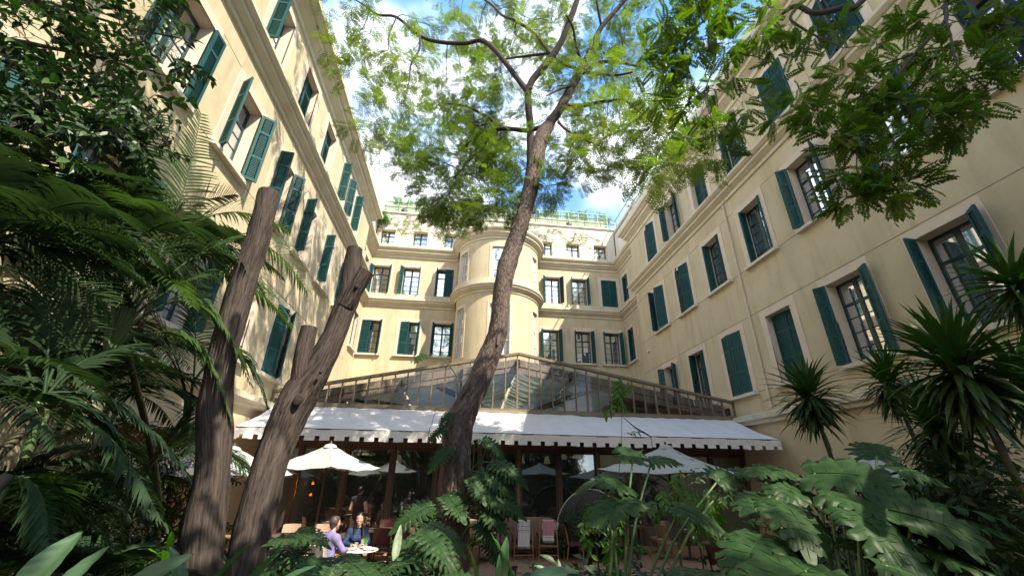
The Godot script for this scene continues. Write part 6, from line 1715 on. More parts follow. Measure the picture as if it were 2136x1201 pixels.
func roof_garden() -> void:
	var zf := BACK_Z - 2.2
	# green trellis fence on the back terrace, standing on the penthouse front
	var f := thing("roof_fence", "light green metal mesh fence along the back roof terrace", "fence", Vector3(0, 22.75, zf))
	var x0 := LEFT_X - 0.6; var x1 := RIGHT_X + 0.9
	var n := 22
	for i in n + 1:
		var x := lerpf(x0, x1, i / float(n))
		var s := Shape.new()
		var tall := i % 6 == 2 or i % 6 == 3
		s.box2(Vector3(x - 0.035, -1.9 if tall else -0.1, -0.03), Vector3(x + 0.035, 1.5, 0.03))
		put("post", s, mats.green_metal, f)
	for y in [0.0, 0.22, 1.42]:
		var s := Shape.new()
		s.box2(Vector3(x0, y - 0.03, 0.032), Vector3(x1, y + 0.03, 0.075))
		put("rail", s, mats.green_metal, f)
	var mesh := Shape.new()
	var w := 0.0
	while w < x1 - x0:
		mesh.box2(Vector3(x0 + w, 0.2, -0.012), Vector3(x0 + w + 0.012, 1.4, 0.0)); w += 0.11
	for i in 11: mesh.box2(Vector3(x0, 0.25 + i * 0.11, -0.024), Vector3(x1, 0.262 + i * 0.11, -0.013))
	put("wire_mesh", mesh, mats.green_metal, f).set_meta("kind", "stuff")
	# dark railing in front of it
	var r := thing("roof_railing", "thin dark metal railing along the edge of the back roof terrace", "railing", Vector3(0, 21.22, BACK_Z - 0.15))
	for y in [0.55, 1.02]:
		var s := Shape.new()
		s.box2(Vector3(x0, y - 0.022, -0.022), Vector3(x1, y + 0.022, 0.022))
		put("rail", s, mats.dark_metal, r)
	for i in 15:
		var x := lerpf(x0, x1, i / 14.0)
		var s := Shape.new()
		s.box2(Vector3(x - 0.02, 0, -0.02), Vector3(x + 0.02, 0.99, 0.0218))
		put("baluster", s, mats.dark_metal, r)
	# fence and hedge along the right wing's roof
	var q := thing("roof_fence", "light green sloping fence along the right wing's roof edge", "fence", Vector3(RIGHT_X + 0.7, 20.1, 0))
	for i in 12:
		var z := lerpf(BACK_Z, -14.0, i / 11.0)
		var s := Shape.new()
		s.box2(Vector3(-0.03, -1.5, z - 0.035), Vector3(0.03, 1.9, z + 0.035))
		put("post", s, mats.green_metal, q)
	for y in [0.75, 1.0, 1.82]:
		var s := Shape.new()
		s.box2(Vector3(-0.075, y - 0.05, BACK_Z), Vector3(-0.032, y + 0.05, -14.0))
		put("rail", s, mats.green_metal, q)
	var vents := [["dark roof ventilator behind the railing at left", -6.0], ["dark roof ventilator behind the railing at right", 8.35]]
	for v in vents:
		var t := thing("roof_vent", v[0], "vent", Vector3(v[1], 20.9, BACK_Z - 1.2), 0.0, "roof ventilators")
		var s := Shape.new()
		s.lathe([Vector2(0.13, 0), Vector2(0.13, 1.15)], 14)
		put("pipe", s, mats.dark_metal, t)
		s = Shape.new()
		s.lathe([Vector2(0.27, 1.1), Vector2(0.25, 1.3), Vector2(0.15, 1.42), Vector2(0.001, 1.46)], 14)
		put("cap", s, mats.dark_metal, t)
	# plants on the roof
	var k := 0
	for i in 15:
		var x := lerpf(x0 + 0.6, x1 - 0.5, i / 14.0) + rng.randf_range(-0.3, 0.3)
		roof_bush(Vector3(x, 24.1, zf - 1.0), rng.randf_range(0.5, 0.85), ["leafy pot shrub behind the green roof fence, counted %s from the left", ["first", "second", "third", "fourth", "fifth", "sixth", "seventh", "eighth", "ninth", "tenth", "eleventh", "twelfth", "thirteenth", "fourteenth", "last"][i]], mats.near_leaf)
	for i in 5:
		roof_bush(Vector3(RIGHT_X + 1.5, 21.0, -26.0 + i * 2.6), 0.8, ["leafy hedge shrub behind the sloping roof fence at right, %s one", ["farthest", "second farthest", "middle", "second nearest", "nearest"][i]], mats.near_leaf)
	roof_bush(Vector3(2.6, 18.5, -26.6), 0.62, ["bougainvillea with reddish bracts on the tower roof %s", "left of the trunk"], mats.flower_leaf)
	roof_bush(Vector3(4.3, 18.3, -26.9), 0.6, ["bougainvillea with reddish bracts on the tower roof %s", "right of the trunk"], mats.flower_leaf)
	roof_bush(Vector3(-7.3, 20.1, BACK_Z + 0.35), 0.42, ["bright green tuft hanging in the back courtyard corner %s", "at upper left"], mats.bright_leaf)
	# creeper on the attic wall: bare stems with scattered leaves
	var c := thing("wall_creeper", "thin half bare creeper spreading over the pale attic wall", "climber", Vector3(0, 18.2, BACK_Z + 0.0))
	var s := Shape.new()
	var xs := []; var cs := []
	for i in 190:
		var x := rng.randf_range(-7.0, 9.5); var y := rng.randf_range(0.9, 2.7)
		var a := rng.randf_range(-0.5, 0.25) + (PI if rng.randf() < 0.5 else 0.0)
		var path := []
		for j in 6:
			path.append(Vector4(x, y, -0.035, 0.009))
			x += cos(a) * 0.25; y += sin(a) * 0.25; a += rng.randf_range(-0.45, 0.45)
			y = clampf(y, 0.1, 2.85)
		s.tube(path, 4, false)
		for j in 3:
			if rng.randf() < 0.3:
				var p: Vector4 = path[rng.randi() % 6]
				xs.append(Transform3D(frame(Vector3(rng.randf_range(-1, 1), -0.6, 0.3), Vector3(0, 0.3, 1)).scaled(Vector3.ONE * rng.randf_range(0.6, 1.0)), Vector3(p.x, p.y, 0.0)))
				cs.append(Color(2.0, 1.35, 1.4) * rng.randf_range(0.8, 1.3))
	put("creeper_stem", s, mats.cane, c).set_meta("kind", "stuff")
	copies("foliage", broad_spray(66), mats.bright_leaf, xs, c, cs).set_meta("kind", "stuff")

func roof_bush(at: Vector3, r: float, label: Array, leaf: Material) -> void:
	var t := thing("roof_shrub", label[0] % label[1], "shrub", at, 0.0, "plants on the roof terraces")
	var path := [Vector4(0, -0.5, 0, 0.03), Vector4(0, 0.2, 0, 0.02)]
	var s := Shape.new()
	s.tube(path, 5)
	put("stem", s, mats.twig_bark, t)
	var cl := []
	for i in 5:
		cl.append([rand_dir() * Vector3(r, r * 0.7, r * 0.7) * 0.6 + Vector3(0, r * 0.3, 0), r * 0.45, 20])
	crown(t, [path], cl, [broad_spray(70)], leaf, mats.twig_bark, [Color(1, 1, 1), Color(0.8, 1, 0.7), Color(1.2, 1.2, 0.9)], 0.8, Vector2(0.9, 1.4), 0.01)

# ---------------------------------------------------------------- furniture of the terrace
func cafe_chair(at: Vector3, turn: float, label: String, group: String, cloth := "maroon_leather", wood := "dark_wood") -> Node3D:
	# faces +z when turn is 0
	var key := "cafe_chair" + cloth + wood
	if not shared.has(key):
		var d := {}
		var s := Shape.new()
		s.grid(func(a: float, b: float) -> Vector3:
			var e := pow(sin(a * PI) * sin(b * PI), 0.35)
			return Vector3(lerpf(-0.23, 0.23, a), 0.43 + 0.045 * e, lerpf(0.24, -0.22, b)), 10, 10)
		s.box2(Vector3(-0.23, 0.39, -0.22), Vector3(0.23, 0.435, 0.24))
		d["seat"] = [s.mesh(), cloth]
		s = Shape.new()
		s.grid(func(a: float, b: float) -> Vector3:
			var x := lerpf(-0.22, 0.22, a)
			return Vector3(x, lerpf(0.55, 0.90, b) - 0.02 * pow(absf(a - 0.5) * 2, 4.0), -0.20 - 0.07 * b + 0.05 * pow(a * 2 - 1, 2.0)), 10, 5)
		s.grid(func(a: float, b: float) -> Vector3:
			var x := lerpf(0.22, -0.22, a)
			return Vector3(x, lerpf(0.55, 0.90, b) - 0.02 * pow(absf(a - 0.5) * 2, 4.0), -0.245 - 0.07 * b + 0.05 * pow(a * 2 - 1, 2.0)), 10, 5)
		s.box2(Vector3(-0.2, 0.885, -0.305), Vector3(0.2, 0.897, -0.265))
		d["backrest"] = [s.mesh(), cloth]
		for q in [-1, 1]:
			s = Shape.new()
			s.tube([Vector4(q * 0.21, 0, 0.22, 0.016), Vector4(q * 0.205, 0.39, 0.205, 0.021)], 8)
			d["leg%d" % (q + 1)] = [s.mesh(), wood]
			s = Shape.new()
			s.tube([Vector4(q * 0.20, 0, -0.26, 0.016), Vector4(q * 0.20, 0.42, -0.20, 0.021), Vector4(q * 0.20, 0.86, -0.275, 0.017)], 8)
			d["leg%d" % (q + 5)] = [s.mesh(), wood]
		shared[key] = d
	var t := thing("dining_chair", label, "chair", at, turn, group)
	for k in shared[key]:
		var nm: String = k
		put("leg" if nm.begins_with("leg") else nm, shared[key][k][0], mats[shared[key][k][1]], t)
	return t

func umbrella(at: Vector3, label: String, half: float, turn: float, drop := 0.52, sides := 4) -> void:
	# at: the apex
	var t := thing("garden_umbrella", label, "umbrella", Vector3(at.x, FLOOR_Y, at.z), turn, "white umbrellas of the terrace")
	var h := at.y - FLOOR_Y
	var s := Shape.new()
	for k in sides:
		var a0 := TAU * k / sides; var a1 := TAU * (k + 1) / sides
		s.grid(func(u: float, v: float) -> Vector3:
			var r := lerpf(half, 0.10, v)
			var p := Vector3(cos(-a0), 0, sin(-a0)).lerp(Vector3(cos(-a1), 0, sin(-a1)), u) * r
			var sag := -0.10 * sin(v * PI) - 0.07 * sin(u * PI) * (1.0 - v) + 0.012 * sin(u * 17.0 + v * 23.0 + k)
			return Vector3(p.x, h - lerpf(drop, 0.06, v) + sag + 0.06 * sin(v * PI), p.z), 10, 8)
	put("canopy", s, mats.umbrella_cloth, t)
	s = Shape.new()
	s.lathe([Vector2(0.17, h - 0.10), Vector2(0.12, h - 0.03), Vector2(0.03, h), Vector2(0.001, h + 0.004)], 16)
	var cap := put("vent_cap", s, mats.umbrella_cloth, t)
	s = Shape.new()
	s.lathe([Vector2(0.02, h), Vector2(0.032, h + 0.03), Vector2(0.001, h + 0.065)], 10)
	put("finial", s, mats.brown_wood, cap)
	s = Shape.new()
	s.tube([Vector4(0, 0.05, 0, 0.026), Vector4(0, h - 0.08, 0, 0.024)], 10)
	put("pole", s, mats.brown_wood, t)
	for k in sides * 2:
		var a := TAU * k / (sides * 2)
		var r := half * (1.0 if k % 2 == 0 else cos(PI / sides)) * 0.97
		s = Shape.new()
		s.tube([Vector4(0, h - 0.12, 0, 0.011), Vector4(cos(a) * r, h - drop - (0.06 if k % 2 == 0 else 0.12), sin(a) * r, 0.008)], 5)
		put("rib", s, mats.dark_wood, t)
		s = Shape.new()
		s.tube([Vector4(0, h - 0.75, 0, 0.009), Vector4(cos(a) * r * 0.5, h - drop * 0.5 - 0.16, sin(a) * r * 0.5, 0.009)], 5)
		put("strut", s, mats.dark_wood, t)
	s = Shape.new()
	s.lathe([Vector2(0.30, 0.0), Vector2(0.29, 0.06), Vector2(0.05, 0.09), Vector2(0.04, 0.3), Vector2(0.03, 0.301)], 16)
	put("foot", s, mats.dark_metal, t)

func cushion(s: Shape, c: Vector3, size: Vector3) -> void:
	s.grid(func(u: float, v: float) -> Vector3:
		var a := -u * TAU; var b := (v - 0.5) * PI
		var p := Vector3(cos(a) * cos(b), sin(b), sin(a) * cos(b))
		var q := Vector3(signf(p.x) * pow(absf(p.x), 0.35), signf(p.y) * pow(absf(p.y), 0.45), signf(p.z) * pow(absf(p.z), 0.35))
		return c + q * size * 0.5, 28, 14, true)

func sofa(at: Vector3, turn: float, width: float, label: String, cloth: String) -> void:
	var t := thing("sofa", label, "sofa", at, turn, "upholstered seats under the awning")
	var s := Shape.new()
	cushion(s, Vector3(0, 0.26, 0), Vector3(width, 0.30, 0.78))
	put("base", s, mats[cloth], t)
	var n := maxi(1, int(round(width / 0.75)))
	var w := (width - 0.32) / n
	for i in n:
		s = Shape.new()
		cushion(s, Vector3(-width / 2 + 0.16 + w * (i + 0.5), 0.46, 0.05), Vector3(w - 0.01, 0.17, 0.66))
		put("seat_cushion", s, mats[cloth], t)
		s = Shape.new()
		cushion(s, Vector3(-width / 2 + 0.16 + w * (i + 0.5), 0.76, -0.27), Vector3(w - 0.01, 0.50, 0.22))
		put("back_cushion", s, mats[cloth], t)
	for q in [-1, 1]:
		s = Shape.new()
		cushion(s, Vector3(q * (width / 2 - 0.09), 0.45, 0), Vector3(0.19, 0.52, 0.8))
		put("arm", s, mats[cloth], t)
	s = Shape.new()
	cushion(s, Vector3(0, 0.60, -0.37), Vector3(width, 0.86, 0.16))
	put("backrest", s, mats[cloth], t)
	for q in [Vector2(-1, -1), Vector2(1, -1), Vector2(-1, 1), Vector2(1, 1)]:
		s = Shape.new()
		s.tube([Vector4(q.x * (width / 2 - 0.1), 0, q.y * 0.3, 0.02), Vector4(q.x * (width / 2 - 0.1), 0.14, q.y * 0.3, 0.028)], 8)
		put("leg", s, mats.dark_wood, t)

func towel_chair(at: Vector3, turn: float, label: String) -> void:
	var t := thing("wooden_chair", label, "chair", at, turn, "wooden chairs with towels")
	var s := Shape.new()
	for q in [-1, 1]:
		s = Shape.new()
		s.tube(smooth_path([Vector4(q * 0.28, 0, 0.02, 0.017), Vector4(q * 0.265, 0.40, 0.05, 0.022), Vector4(q * 0.25, 0.66, 0.03, 0.02), Vector4(q * 0.24, 0.99, -0.03, 0.016)], 4), 10)
		put("leg", s, mats.oak, t)
		s = Shape.new()
		s.tube([Vector4(q * 0.28, 0, -0.5, 0.016), Vector4(q * 0.27, 0.44, -0.48, 0.022)], 10)
		put("leg", s, mats.oak, t)
		s = Shape.new()
		s.tube(smooth_path([Vector4(q * 0.27, 0.65, 0.02, 0.02), Vector4(q * 0.285, 0.67, -0.2, 0.024), Vector4(q * 0.27, 0.64, -0.48, 0.022), Vector4(q * 0.27, 0.44, -0.49, 0.02)], 4), 8)
		put("armrest", s, mats.oak, t)
	for y in [0.72, 0.97]:
		s = Shape.new()
		s.bar(Vector3(-0.245, y, 0.015 - (y - 0.72) * 0.15), Vector3(0.245, y, 0.015 - (y - 0.72) * 0.15), 0.024, 0.075)
		put("back_rail", s, mats.oak, t)
	for y in [0.36, 0.14]:
		s = Shape.new()
		s.bar(Vector3(-0.26, y, 0.045), Vector3(0.26, y, 0.045), 0.022, 0.05 if y > 0.2 else 0.025)
		put("rail", s, mats.oak, t)
	s = Shape.new()
	cushion(s, Vector3(0, 0.45, -0.22), Vector3(0.52, 0.10, 0.52))
	put("seat", s, mats.dark_wood, t)

func towel(at: Vector3, turn: float, label: String, stripes: Array, length: float, width: float) -> void:
	# hangs over a chair back at height 0.99; drawn with its woven stripes
	var img := Image.create(8, 256, false, Image.FORMAT_RGB8)
	img.fill(Color(0.86, 0.85, 0.84))
	for e in stripes: img.fill_rect(Rect2i(0, int(e[0] * 256), 8, maxi(1, int(e[1] * 256))), e[2])
	var m := mat("towel_cloth_%d" % stripes.size(), Color.WHITE, 0.95)
	m.albedo_texture = ImageTexture.create_from_image(img)
	m.cull_mode = BaseMaterial3D.CULL_DISABLED
	var t := thing("towel", label, "towel", at, turn, "towels over the wooden chairs")
	var s := Shape.new()
	s.grid(func(u: float, v: float) -> Vector3:
		var l := v * (length + 0.35) - 0.35      # below zero: the short fall on the seat side
		var x := (0.5 - u) * width + 0.006 * sin(v * 9.0)
		var ripple := 0.008 * sin(u * 19.0 + v * 4.0)
		if l < 0.0: return Vector3(-x, 1.012 + l, -0.05 + ripple)
		return Vector3(-x, 1.015 - l, 0.062 + ripple + 0.012 * l), 20, 40)
	put("cloth", s, m, t)
	s = Shape.new()
	for i in 26:
		var x := lerpf(-width / 2 + 0.01, width / 2 - 0.01, i / 25.0)
		s.tube([Vector4(x, 1.017 - length, 0.068 + 0.012 * length, 0.003), Vector4(x + rng.randf_range(-0.012, 0.012), 0.955 - length, 0.072 + 0.012 * length, 0.002)], 4, false)
	put("fringe", s, mats.white_cloth, t).set_meta("kind", "stuff")

func drinking_glass(at: Vector3, label: String) -> void:
	var t := thing("drinking_glass", label, "glass", at, 0.0, "glasses on the tables")
	var s := Shape.new()
	s.lathe([Vector2(0.03, 0.0), Vector2(0.004, 0.008), Vector2(0.004, 0.06), Vector2(0.032, 0.09), Vector2(0.036, 0.15)], 14)
	put("bowl", s, mats.clear_glass, t)

func build_furniture() -> void:
	umbrella(Vector3(-3.107, 2.451, -11.000), "white umbrella left of the leaning tree, above the seated couple", 1.25, 0.35)
	umbrella(Vector3(4.432, 2.478, -9.000), "large white umbrella right of the middle behind the lobed leaves", 1.62, 0.1)
	umbrella(Vector3(-4.805, 2.297, -10.000), "white umbrella half hidden by the two sawn trunks", 1.35, 0.3)
	umbrella(Vector3(8.025, 2.343, -8.000), "white umbrella at the far right behind the huge lobed leaves", 1.75, 0.05)
	umbrella(Vector3(-7.159, 2.184, -12.500), "white umbrella at the far left behind the palms", 1.3, 0.5)
	# the two chairs whose backs carry towels
	var a := Vector3(Vector3(1.989, -0.350, -13.508).x, FLOOR_Y, -13.45)
	var b := Vector3(Vector3(2.700, -0.350, -13.492).x, FLOOR_Y, -13.45)
	# measured on the floor
	a = Vector3(1.980, -0.124, -13.450) * Vector3(1, 0, 1) + Vector3(0, FLOOR_Y, 0); b = Vector3(2.697, -0.125, -13.450) * Vector3(1, 0, 1) + Vector3(0, FLOOR_Y, 0)
	towel_chair(a, 0.06, "wooden armchair seen from behind under the white striped towel")
	towel_chair(b, -0.05, "wooden armchair seen from behind under the pink towel")
	var grey := Color(0.55, 0.56, 0.60)
	towel(a, 0.06, "white towel with thin grey stripes hung over the left wooden chair", [[0.40, 0.012, grey], [0.46, 0.008, grey], [0.50, 0.02, grey], [0.55, 0.008, grey], [0.60, 0.02, grey], [0.66, 0.01, grey]], 0.66, 0.34)
	towel(b, -0.05, "pink towel with white bands hung over the right wooden chair", [[0.42, 0.44, Color(0.80, 0.56, 0.60)], [0.5, 0.01, Color(0.85, 0.62, 0.66)], [0.36, 0.012, Color(0.78, 0.55, 0.6)], [0.9, 0.012, Color(0.75, 0.5, 0.55)]], 0.52, 0.33)
	sofa(Vector3(2.253, 0.103, -14.500) * Vector3(1, 0, 1) + Vector3(0, FLOOR_Y, 0), PI, 1.75, "long brown sofa with its back turned, behind the two wooden chairs", "brown_cloth")
	sofa(Vector3(0.697, 0.206, -13.600) * Vector3(1, 0, 1) + Vector3(0, FLOOR_Y, 0), PI * 0.72, 0.95, "tan armchair just right of the leaning tree", "tan_cloth")
	sofa(Vector3(3.927, 0.117, -14.400) * Vector3(1, 0, 1) + Vector3(0, FLOOR_Y, 0), -PI * 0.75, 0.95, "tan armchair right of the two wooden chairs beside the rounded shell", "tan_cloth")
	var cu := thing("cushion", "orange brown cushion lying in the tan armchair beside the leaning tree", "cushion", Vector3(0.706, 0.545, -13.550) * Vector3(1, 0, 1) + Vector3(0, FLOOR_Y + 0.56, 0), 0.5)
	var s := Shape.new()
	cushion(s, Vector3(0, 0.18, 0), Vector3(0.42, 0.40, 0.16))
	put("cover", s, mats.orange_wood, cu)
	# small dark side table with a framed menu standing on it
	var st := thing("side_table", "small dark side table right of the pink towel chair", "table", Vector3(3.060, -0.190, -13.900) * Vector3(1, 0, 1) + Vector3(0.1, FLOOR_Y, 0))
	s = Shape.new(); s.box2(Vector3(-0.22, 0.50, -0.22), Vector3(0.22, 0.54, 0.22)); put("tabletop", s, mats.dark_wood, st)
	for q in [Vector2(-1, -1), Vector2(1, -1), Vector2(-1, 1), Vector2(1, 1)]:
		s = Shape.new(); s.bar(Vector3(q.x * 0.18, 0, q.y * 0.18), Vector3(q.x * 0.18, 0.5, q.y * 0.18), 0.03, 0.03); put("leg", s, mats.dark_wood, st)
	var mb := thing("menu_board", "cream board with small dark bottle drawings standing on the side table", "sign", st.position + Vector3(0, 0.541, 0.02), 0.05)
	s = Shape.new(); s.box2(Vector3(-0.19, 0.0, -0.015), Vector3(0.19, 0.36, 0.01)); put("board", s, mats.sill_stone, mb)
	for i in 3:
		s = Shape.new()
		var x := [-0.03, 0.05, 0.10][i] as float; var hh := [0.13, 0.11, 0.19][i] as float
		s.box2(Vector3(x - 0.016, 0.07, 0.0102), Vector3(x + 0.016, 0.07 + hh * 0.65, 0.013)); s.box2(Vector3(x - 0.006, 0.07 + hh * 0.65, 0.0102), Vector3(x + 0.006, 0.07 + hh, 0.013))
		put("bottle_drawing", s, mats.dark_wood, mb)
	# couple's round table with plates, glasses and a vase
	var tc: Vector3 = Vector3(-1.910, 0.522, -10.150) * Vector3(1, 0, 1) + Vector3(0, FLOOR_Y, 0)
	var rt := thing("round_table", "small round white table of the seated couple", "table", tc)
	s = Shape.new(); s.lathe([Vector2(0.001, 0.715), Vector2(0.37, 0.716), Vector2(0.375, 0.728), Vector2(0.37, 0.74), Vector2(0.001, 0.741)], 32); put("tabletop", s, mats.white_paint, rt)
	s = Shape.new(); s.lathe([Vector2(0.22, 0.0), Vector2(0.21, 0.03), Vector2(0.03, 0.06), Vector2(0.03, 0.70), Vector2(0.1, 0.714)], 14); put("pedestal", s, mats.dark_metal, rt)
	for e in [[-0.16, 0.05, "plate before the man on the round white table"], [0.1, -0.12, "plate before the woman on the round white table"], [0.22, 0.12, "small side plate at the right rim of the round white table"]]:
		var pl := thing("plate", "white " + e[2], "plate", tc + Vector3(e[0], 0.742, e[1]), 0.0, "plates on the couple's table")
		s = Shape.new(); s.lathe([Vector2(0.001, 0.004), Vector2(0.07, 0.004), Vector2(0.12, 0.018), Vector2(0.125, 0.022), Vector2(0.12, 0.016), Vector2(0.07, 0.0), Vector2(0.001, 0.0)], 18); put("dish", s, mats.white_paint, pl)
	drinking_glass(tc + Vector3(-0.04, 0.742, 0.2), "clear stemmed glass nearest the man on the round white table")
	drinking_glass(tc + Vector3(0.0, 0.742, -0.2), "clear stemmed glass nearest the woman on the round white table")
	var vs := thing("vase", "small glass vase with green sprigs on the round white table", "vase", tc + Vector3(0.12, 0.742, 0.06))
	s = Shape.new(); s.lathe([Vector2(0.035, 0.0), Vector2(0.045, 0.05), Vector2(0.02, 0.12), Vector2(0.028, 0.14)], 14); put("body", s, mats.clear_glass, vs)
	s = Shape.new()
	for i in 10: blade(s, Transform3D(frame(Vector3(rng.randf_range(-0.5, 0.5), 1.0, rng.randf_range(-0.5, 0.5)), Vector3(1, 0, 0.2)), Vector3(0, 0.07, 0)), 0.18, 0.03)
	put("sprig", s, mats.bright_leaf, vs)
	cafe_chair(tc + Vector3(-0.22, 0, -0.60), 0.3, "white upholstered chair the smiling woman sits on", "chairs of the couple's table", "white_cloth", "pale_wood")
	cafe_chair(tc + Vector3(-0.5, 0, 0.49), PI * 0.8, "white upholstered chair the man in lavender sits on", "chairs of the couple's table", "white_cloth", "pale_wood")
	# long wooden table at left with tan chairs
	var lt: Vector3 = Vector3(-3.945, 0.516, -12.200) * Vector3(1, 0, 1) + Vector3(0, FLOOR_Y, 0)
	var w := thing("wooden_table", "long pale wooden table right of the sawn trunks", "table", lt)
	for i in 5:
		s = Shape.new(); s.box2(Vector3(-0.75, 0.72, -0.44 + i * 0.18), Vector3(0.75, 0.76, -0.27 + i * 0.18)); put("plank", s, mats.pale_wood, w)
	for q in [Vector2(-1, -1), Vector2(1, -1), Vector2(-1, 1), Vector2(1, 1)]:
		s = Shape.new(); s.box2(Vector3(q.x * 0.66 - 0.04, 0, q.y * 0.36 - 0.04), Vector3(q.x * 0.66 + 0.04, 0.719, q.y * 0.36 + 0.04)); put("leg", s, mats.pale_wood, w)
	cafe_chair(lt + Vector3(0.45, 0, -0.75), 0.0, "tan chair behind the long pale wooden table", "chairs of the long table", "tan_cloth", "oak")
	cafe_chair(lt + Vector3(-0.35, 0, -0.75), 0.1, "tan chair at the far left of the long pale wooden table", "chairs of the long table", "tan_cloth", "oak")
	cafe_chair(lt + Vector3(0.05, 0, 0.8), PI, "pale chair seen from behind before the long pale wooden table", "chairs of the long table", "white_cloth", "pale_wood")
	var lt2: Vector3 = Vector3(-5.313, 0.750, -11.800) * Vector3(1, 0, 1) + Vector3(0, FLOOR_Y, 0)
	var w2 := thing("wooden_table", "wooden table showing between the two sawn trunks", "table", lt2)
	s = Shape.new(); s.box2(Vector3(-0.5, 0.72, -0.4), Vector3(0.5, 0.76, 0.4)); put("tabletop", s, mats.oak, w2)
	s = Shape.new(); s.lathe([Vector2(0.3, 0.0), Vector2(0.28, 0.03), Vector2(0.05, 0.06), Vector2(0.05, 0.715)], 12); put("pedestal", s, mats.dark_metal, w2)
	# maroon seats
	for e in [[Vector3(-1.825, 0.427, -12.600), PI, "maroon leather chair seen from behind, right of the smiling woman"], [Vector3(-1.343, 0.395, -12.900), PI * 0.9, "maroon leather chair left of the leaning tree's foot"], [Vector3(-2.038, 0.479, -14.400), 0.0, "maroon leather chair on the far side of the dark table by the glass"], [Vector3(5.860, 0.998, -7.200), -2.2, "maroon chair half hidden under the huge lobed leaves at right"], [Vector3(5.970, 0.982, -8.400), PI, "maroon chair behind the grey green leaves at right"], [Vector3(5.610, 1.014, -9.400), 0.3, "maroon chair beyond the table under the large right umbrella"], [Vector3(-5.076, 0.480, -13.600), 0.4, "maroon chair by the glass behind the right sawn trunk"]]:
		var p: Vector3 = e[0]
		cafe_chair(Vector3(p.x, FLOOR_Y, p.z), e[1], e[2], "maroon chairs of the terrace")
	var dt := thing("dark_table", "dark wooden table laid with plates left of the leaning tree", "table", Vector3(-1.776, 0.445, -13.500) * Vector3(1, 0, 1) + Vector3(0, FLOOR_Y, 0))
	s = Shape.new(); s.box2(Vector3(-0.8, 0.72, -0.4), Vector3(0.8, 0.76, 0.4)); put("tabletop", s, mats.brown_wood, dt)
	for q in [-1, 1]:
		s = Shape.new(); s.lathe([Vector2(0.25, 0.0), Vector2(0.23, 0.03), Vector2(0.04, 0.06), Vector2(0.04, 0.715)], 12, Vector3(q * 0.5, 0, 0)); put("pedestal", s, mats.dark_metal, dt)
	for e in [[-0.45, "left"], [0.35, "right"]]:
		var pl := thing("plate", e[1] + " white plate of the dark table left of the leaning tree", "plate", dt.position + Vector3(e[0], 0.761, 0.1), 0.0, "plates of the terrace")
		s = Shape.new(); s.lathe([Vector2(0.001, 0.004), Vector2(0.07, 0.004), Vector2(0.12, 0.018), Vector2(0.125, 0.022), Vector2(0.12, 0.016), Vector2(0.07, 0.0), Vector2(0.001, 0.0)], 18); put("dish", s, mats.white_paint, pl)
	# more places laid under the awning
	var n := 0
	for p in [Vector3(4.080, 0.598, -13.400), Vector3(5.894, 0.565, -14.600), Vector3(7.021, 0.658, -13.600), Vector3(-1.031, 0.429, -15.000), Vector3(-3.763, 0.587, -15.300), Vector3(3.725, 0.547, -15.500)]:
		var spot: String = ["right of the pink towel chair", "far behind the rounded shell", "behind the large right umbrella's pole", "by the glass left of the leaning tree", "by the glass behind the waiter", "by the glass behind the long brown sofa"][n]
		var t := thing("cafe_table", "small dark table under the awning " + spot, "table", Vector3(p.x, FLOOR_Y, p.z), 0.1 * n, "small tables under the awning")
		s = Shape.new(); s.box2(Vector3(-0.36, 0.72, -0.36), Vector3(0.36, 0.755, 0.36)); put("tabletop", s, mats.brown_wood, t)
		s = Shape.new(); s.lathe([Vector2(0.24, 0.0), Vector2(0.22, 0.03), Vector2(0.04, 0.06), Vector2(0.04, 0.715)], 12); put("pedestal", s, mats.dark_metal, t)
		for q in [-1.0, 1.0]:
			cafe_chair(Vector3(p.x + q * 0.66, FLOOR_Y, p.z + 0.05), -q * PI / 2 + 0.1 * n, ("left" if q < 0 else "right") + " chair of the small table " + spot, "chairs of the small tables", ["maroon_leather", "tan_cloth", "brown_cloth"][n % 3], "oak")
		drinking_glass(Vector3(p.x + 0.1, FLOOR_Y + 0.757, p.z), "clear glass on the small table " + spot)
		var pl := thing("plate", "white plate on the small table " + spot, "plate", Vector3(p.x - 0.12, FLOOR_Y + 0.756, p.z + 0.08), 0.0, "plates of the small tables")
		s = Shape.new(); s.lathe([Vector2(0.001, 0.004), Vector2(0.07, 0.004), Vector2(0.12, 0.018), Vector2(0.125, 0.022), Vector2(0.12, 0.016), Vector2(0.07, 0.0), Vector2(0.001, 0.0)], 18); put("dish", s, mats.white_paint, pl)
		n += 1
	for e in [["round white table glimpsed under the large right umbrella", Vector3(5.760, 0.974, -8.900), 0.74, 0.4], ["low white table glimpsed among the leaves at right", Vector3(3.947, 0.870, -7.000), 0.70, 0.3]]:
		var p: Vector3 = e[1]
		var t := thing("round_table", e[0], "table", Vector3(p.x, FLOOR_Y, p.z), 0.0)
		s = Shape.new(); s.lathe([Vector2(0.001, e[2] - 0.02), Vector2(e[3], e[2] - 0.018), Vector2(e[3], e[2]), Vector2(0.001, e[2] + 0.001)], 28); put("tabletop", s, mats.white_paint, t)
		s = Shape.new(); s.lathe([Vector2(0.2, 0.0), Vector2(0.19, 0.03), Vector2(0.03, 0.05), Vector2(0.03, e[2] - 0.025)], 12); put("pedestal", s, mats.dark_metal, t)
		drinking_glass(Vector3(p.x - 0.1, FLOOR_Y + e[2] + 0.002, p.z + 0.1), "clear glass on the " + e[0].substr(0, 24).strip_edges())
	# terracotta pot at the tree's right, wooden box at lower left, little garden lantern
	var pot := thing("plant_pot", "terracotta pot beside the tan armchair at the tree's foot", "pot", Vector3(0.493, 0.288, -12.900) * Vector3(1, 0, 1) + Vector3(0, FLOOR_Y, 0))
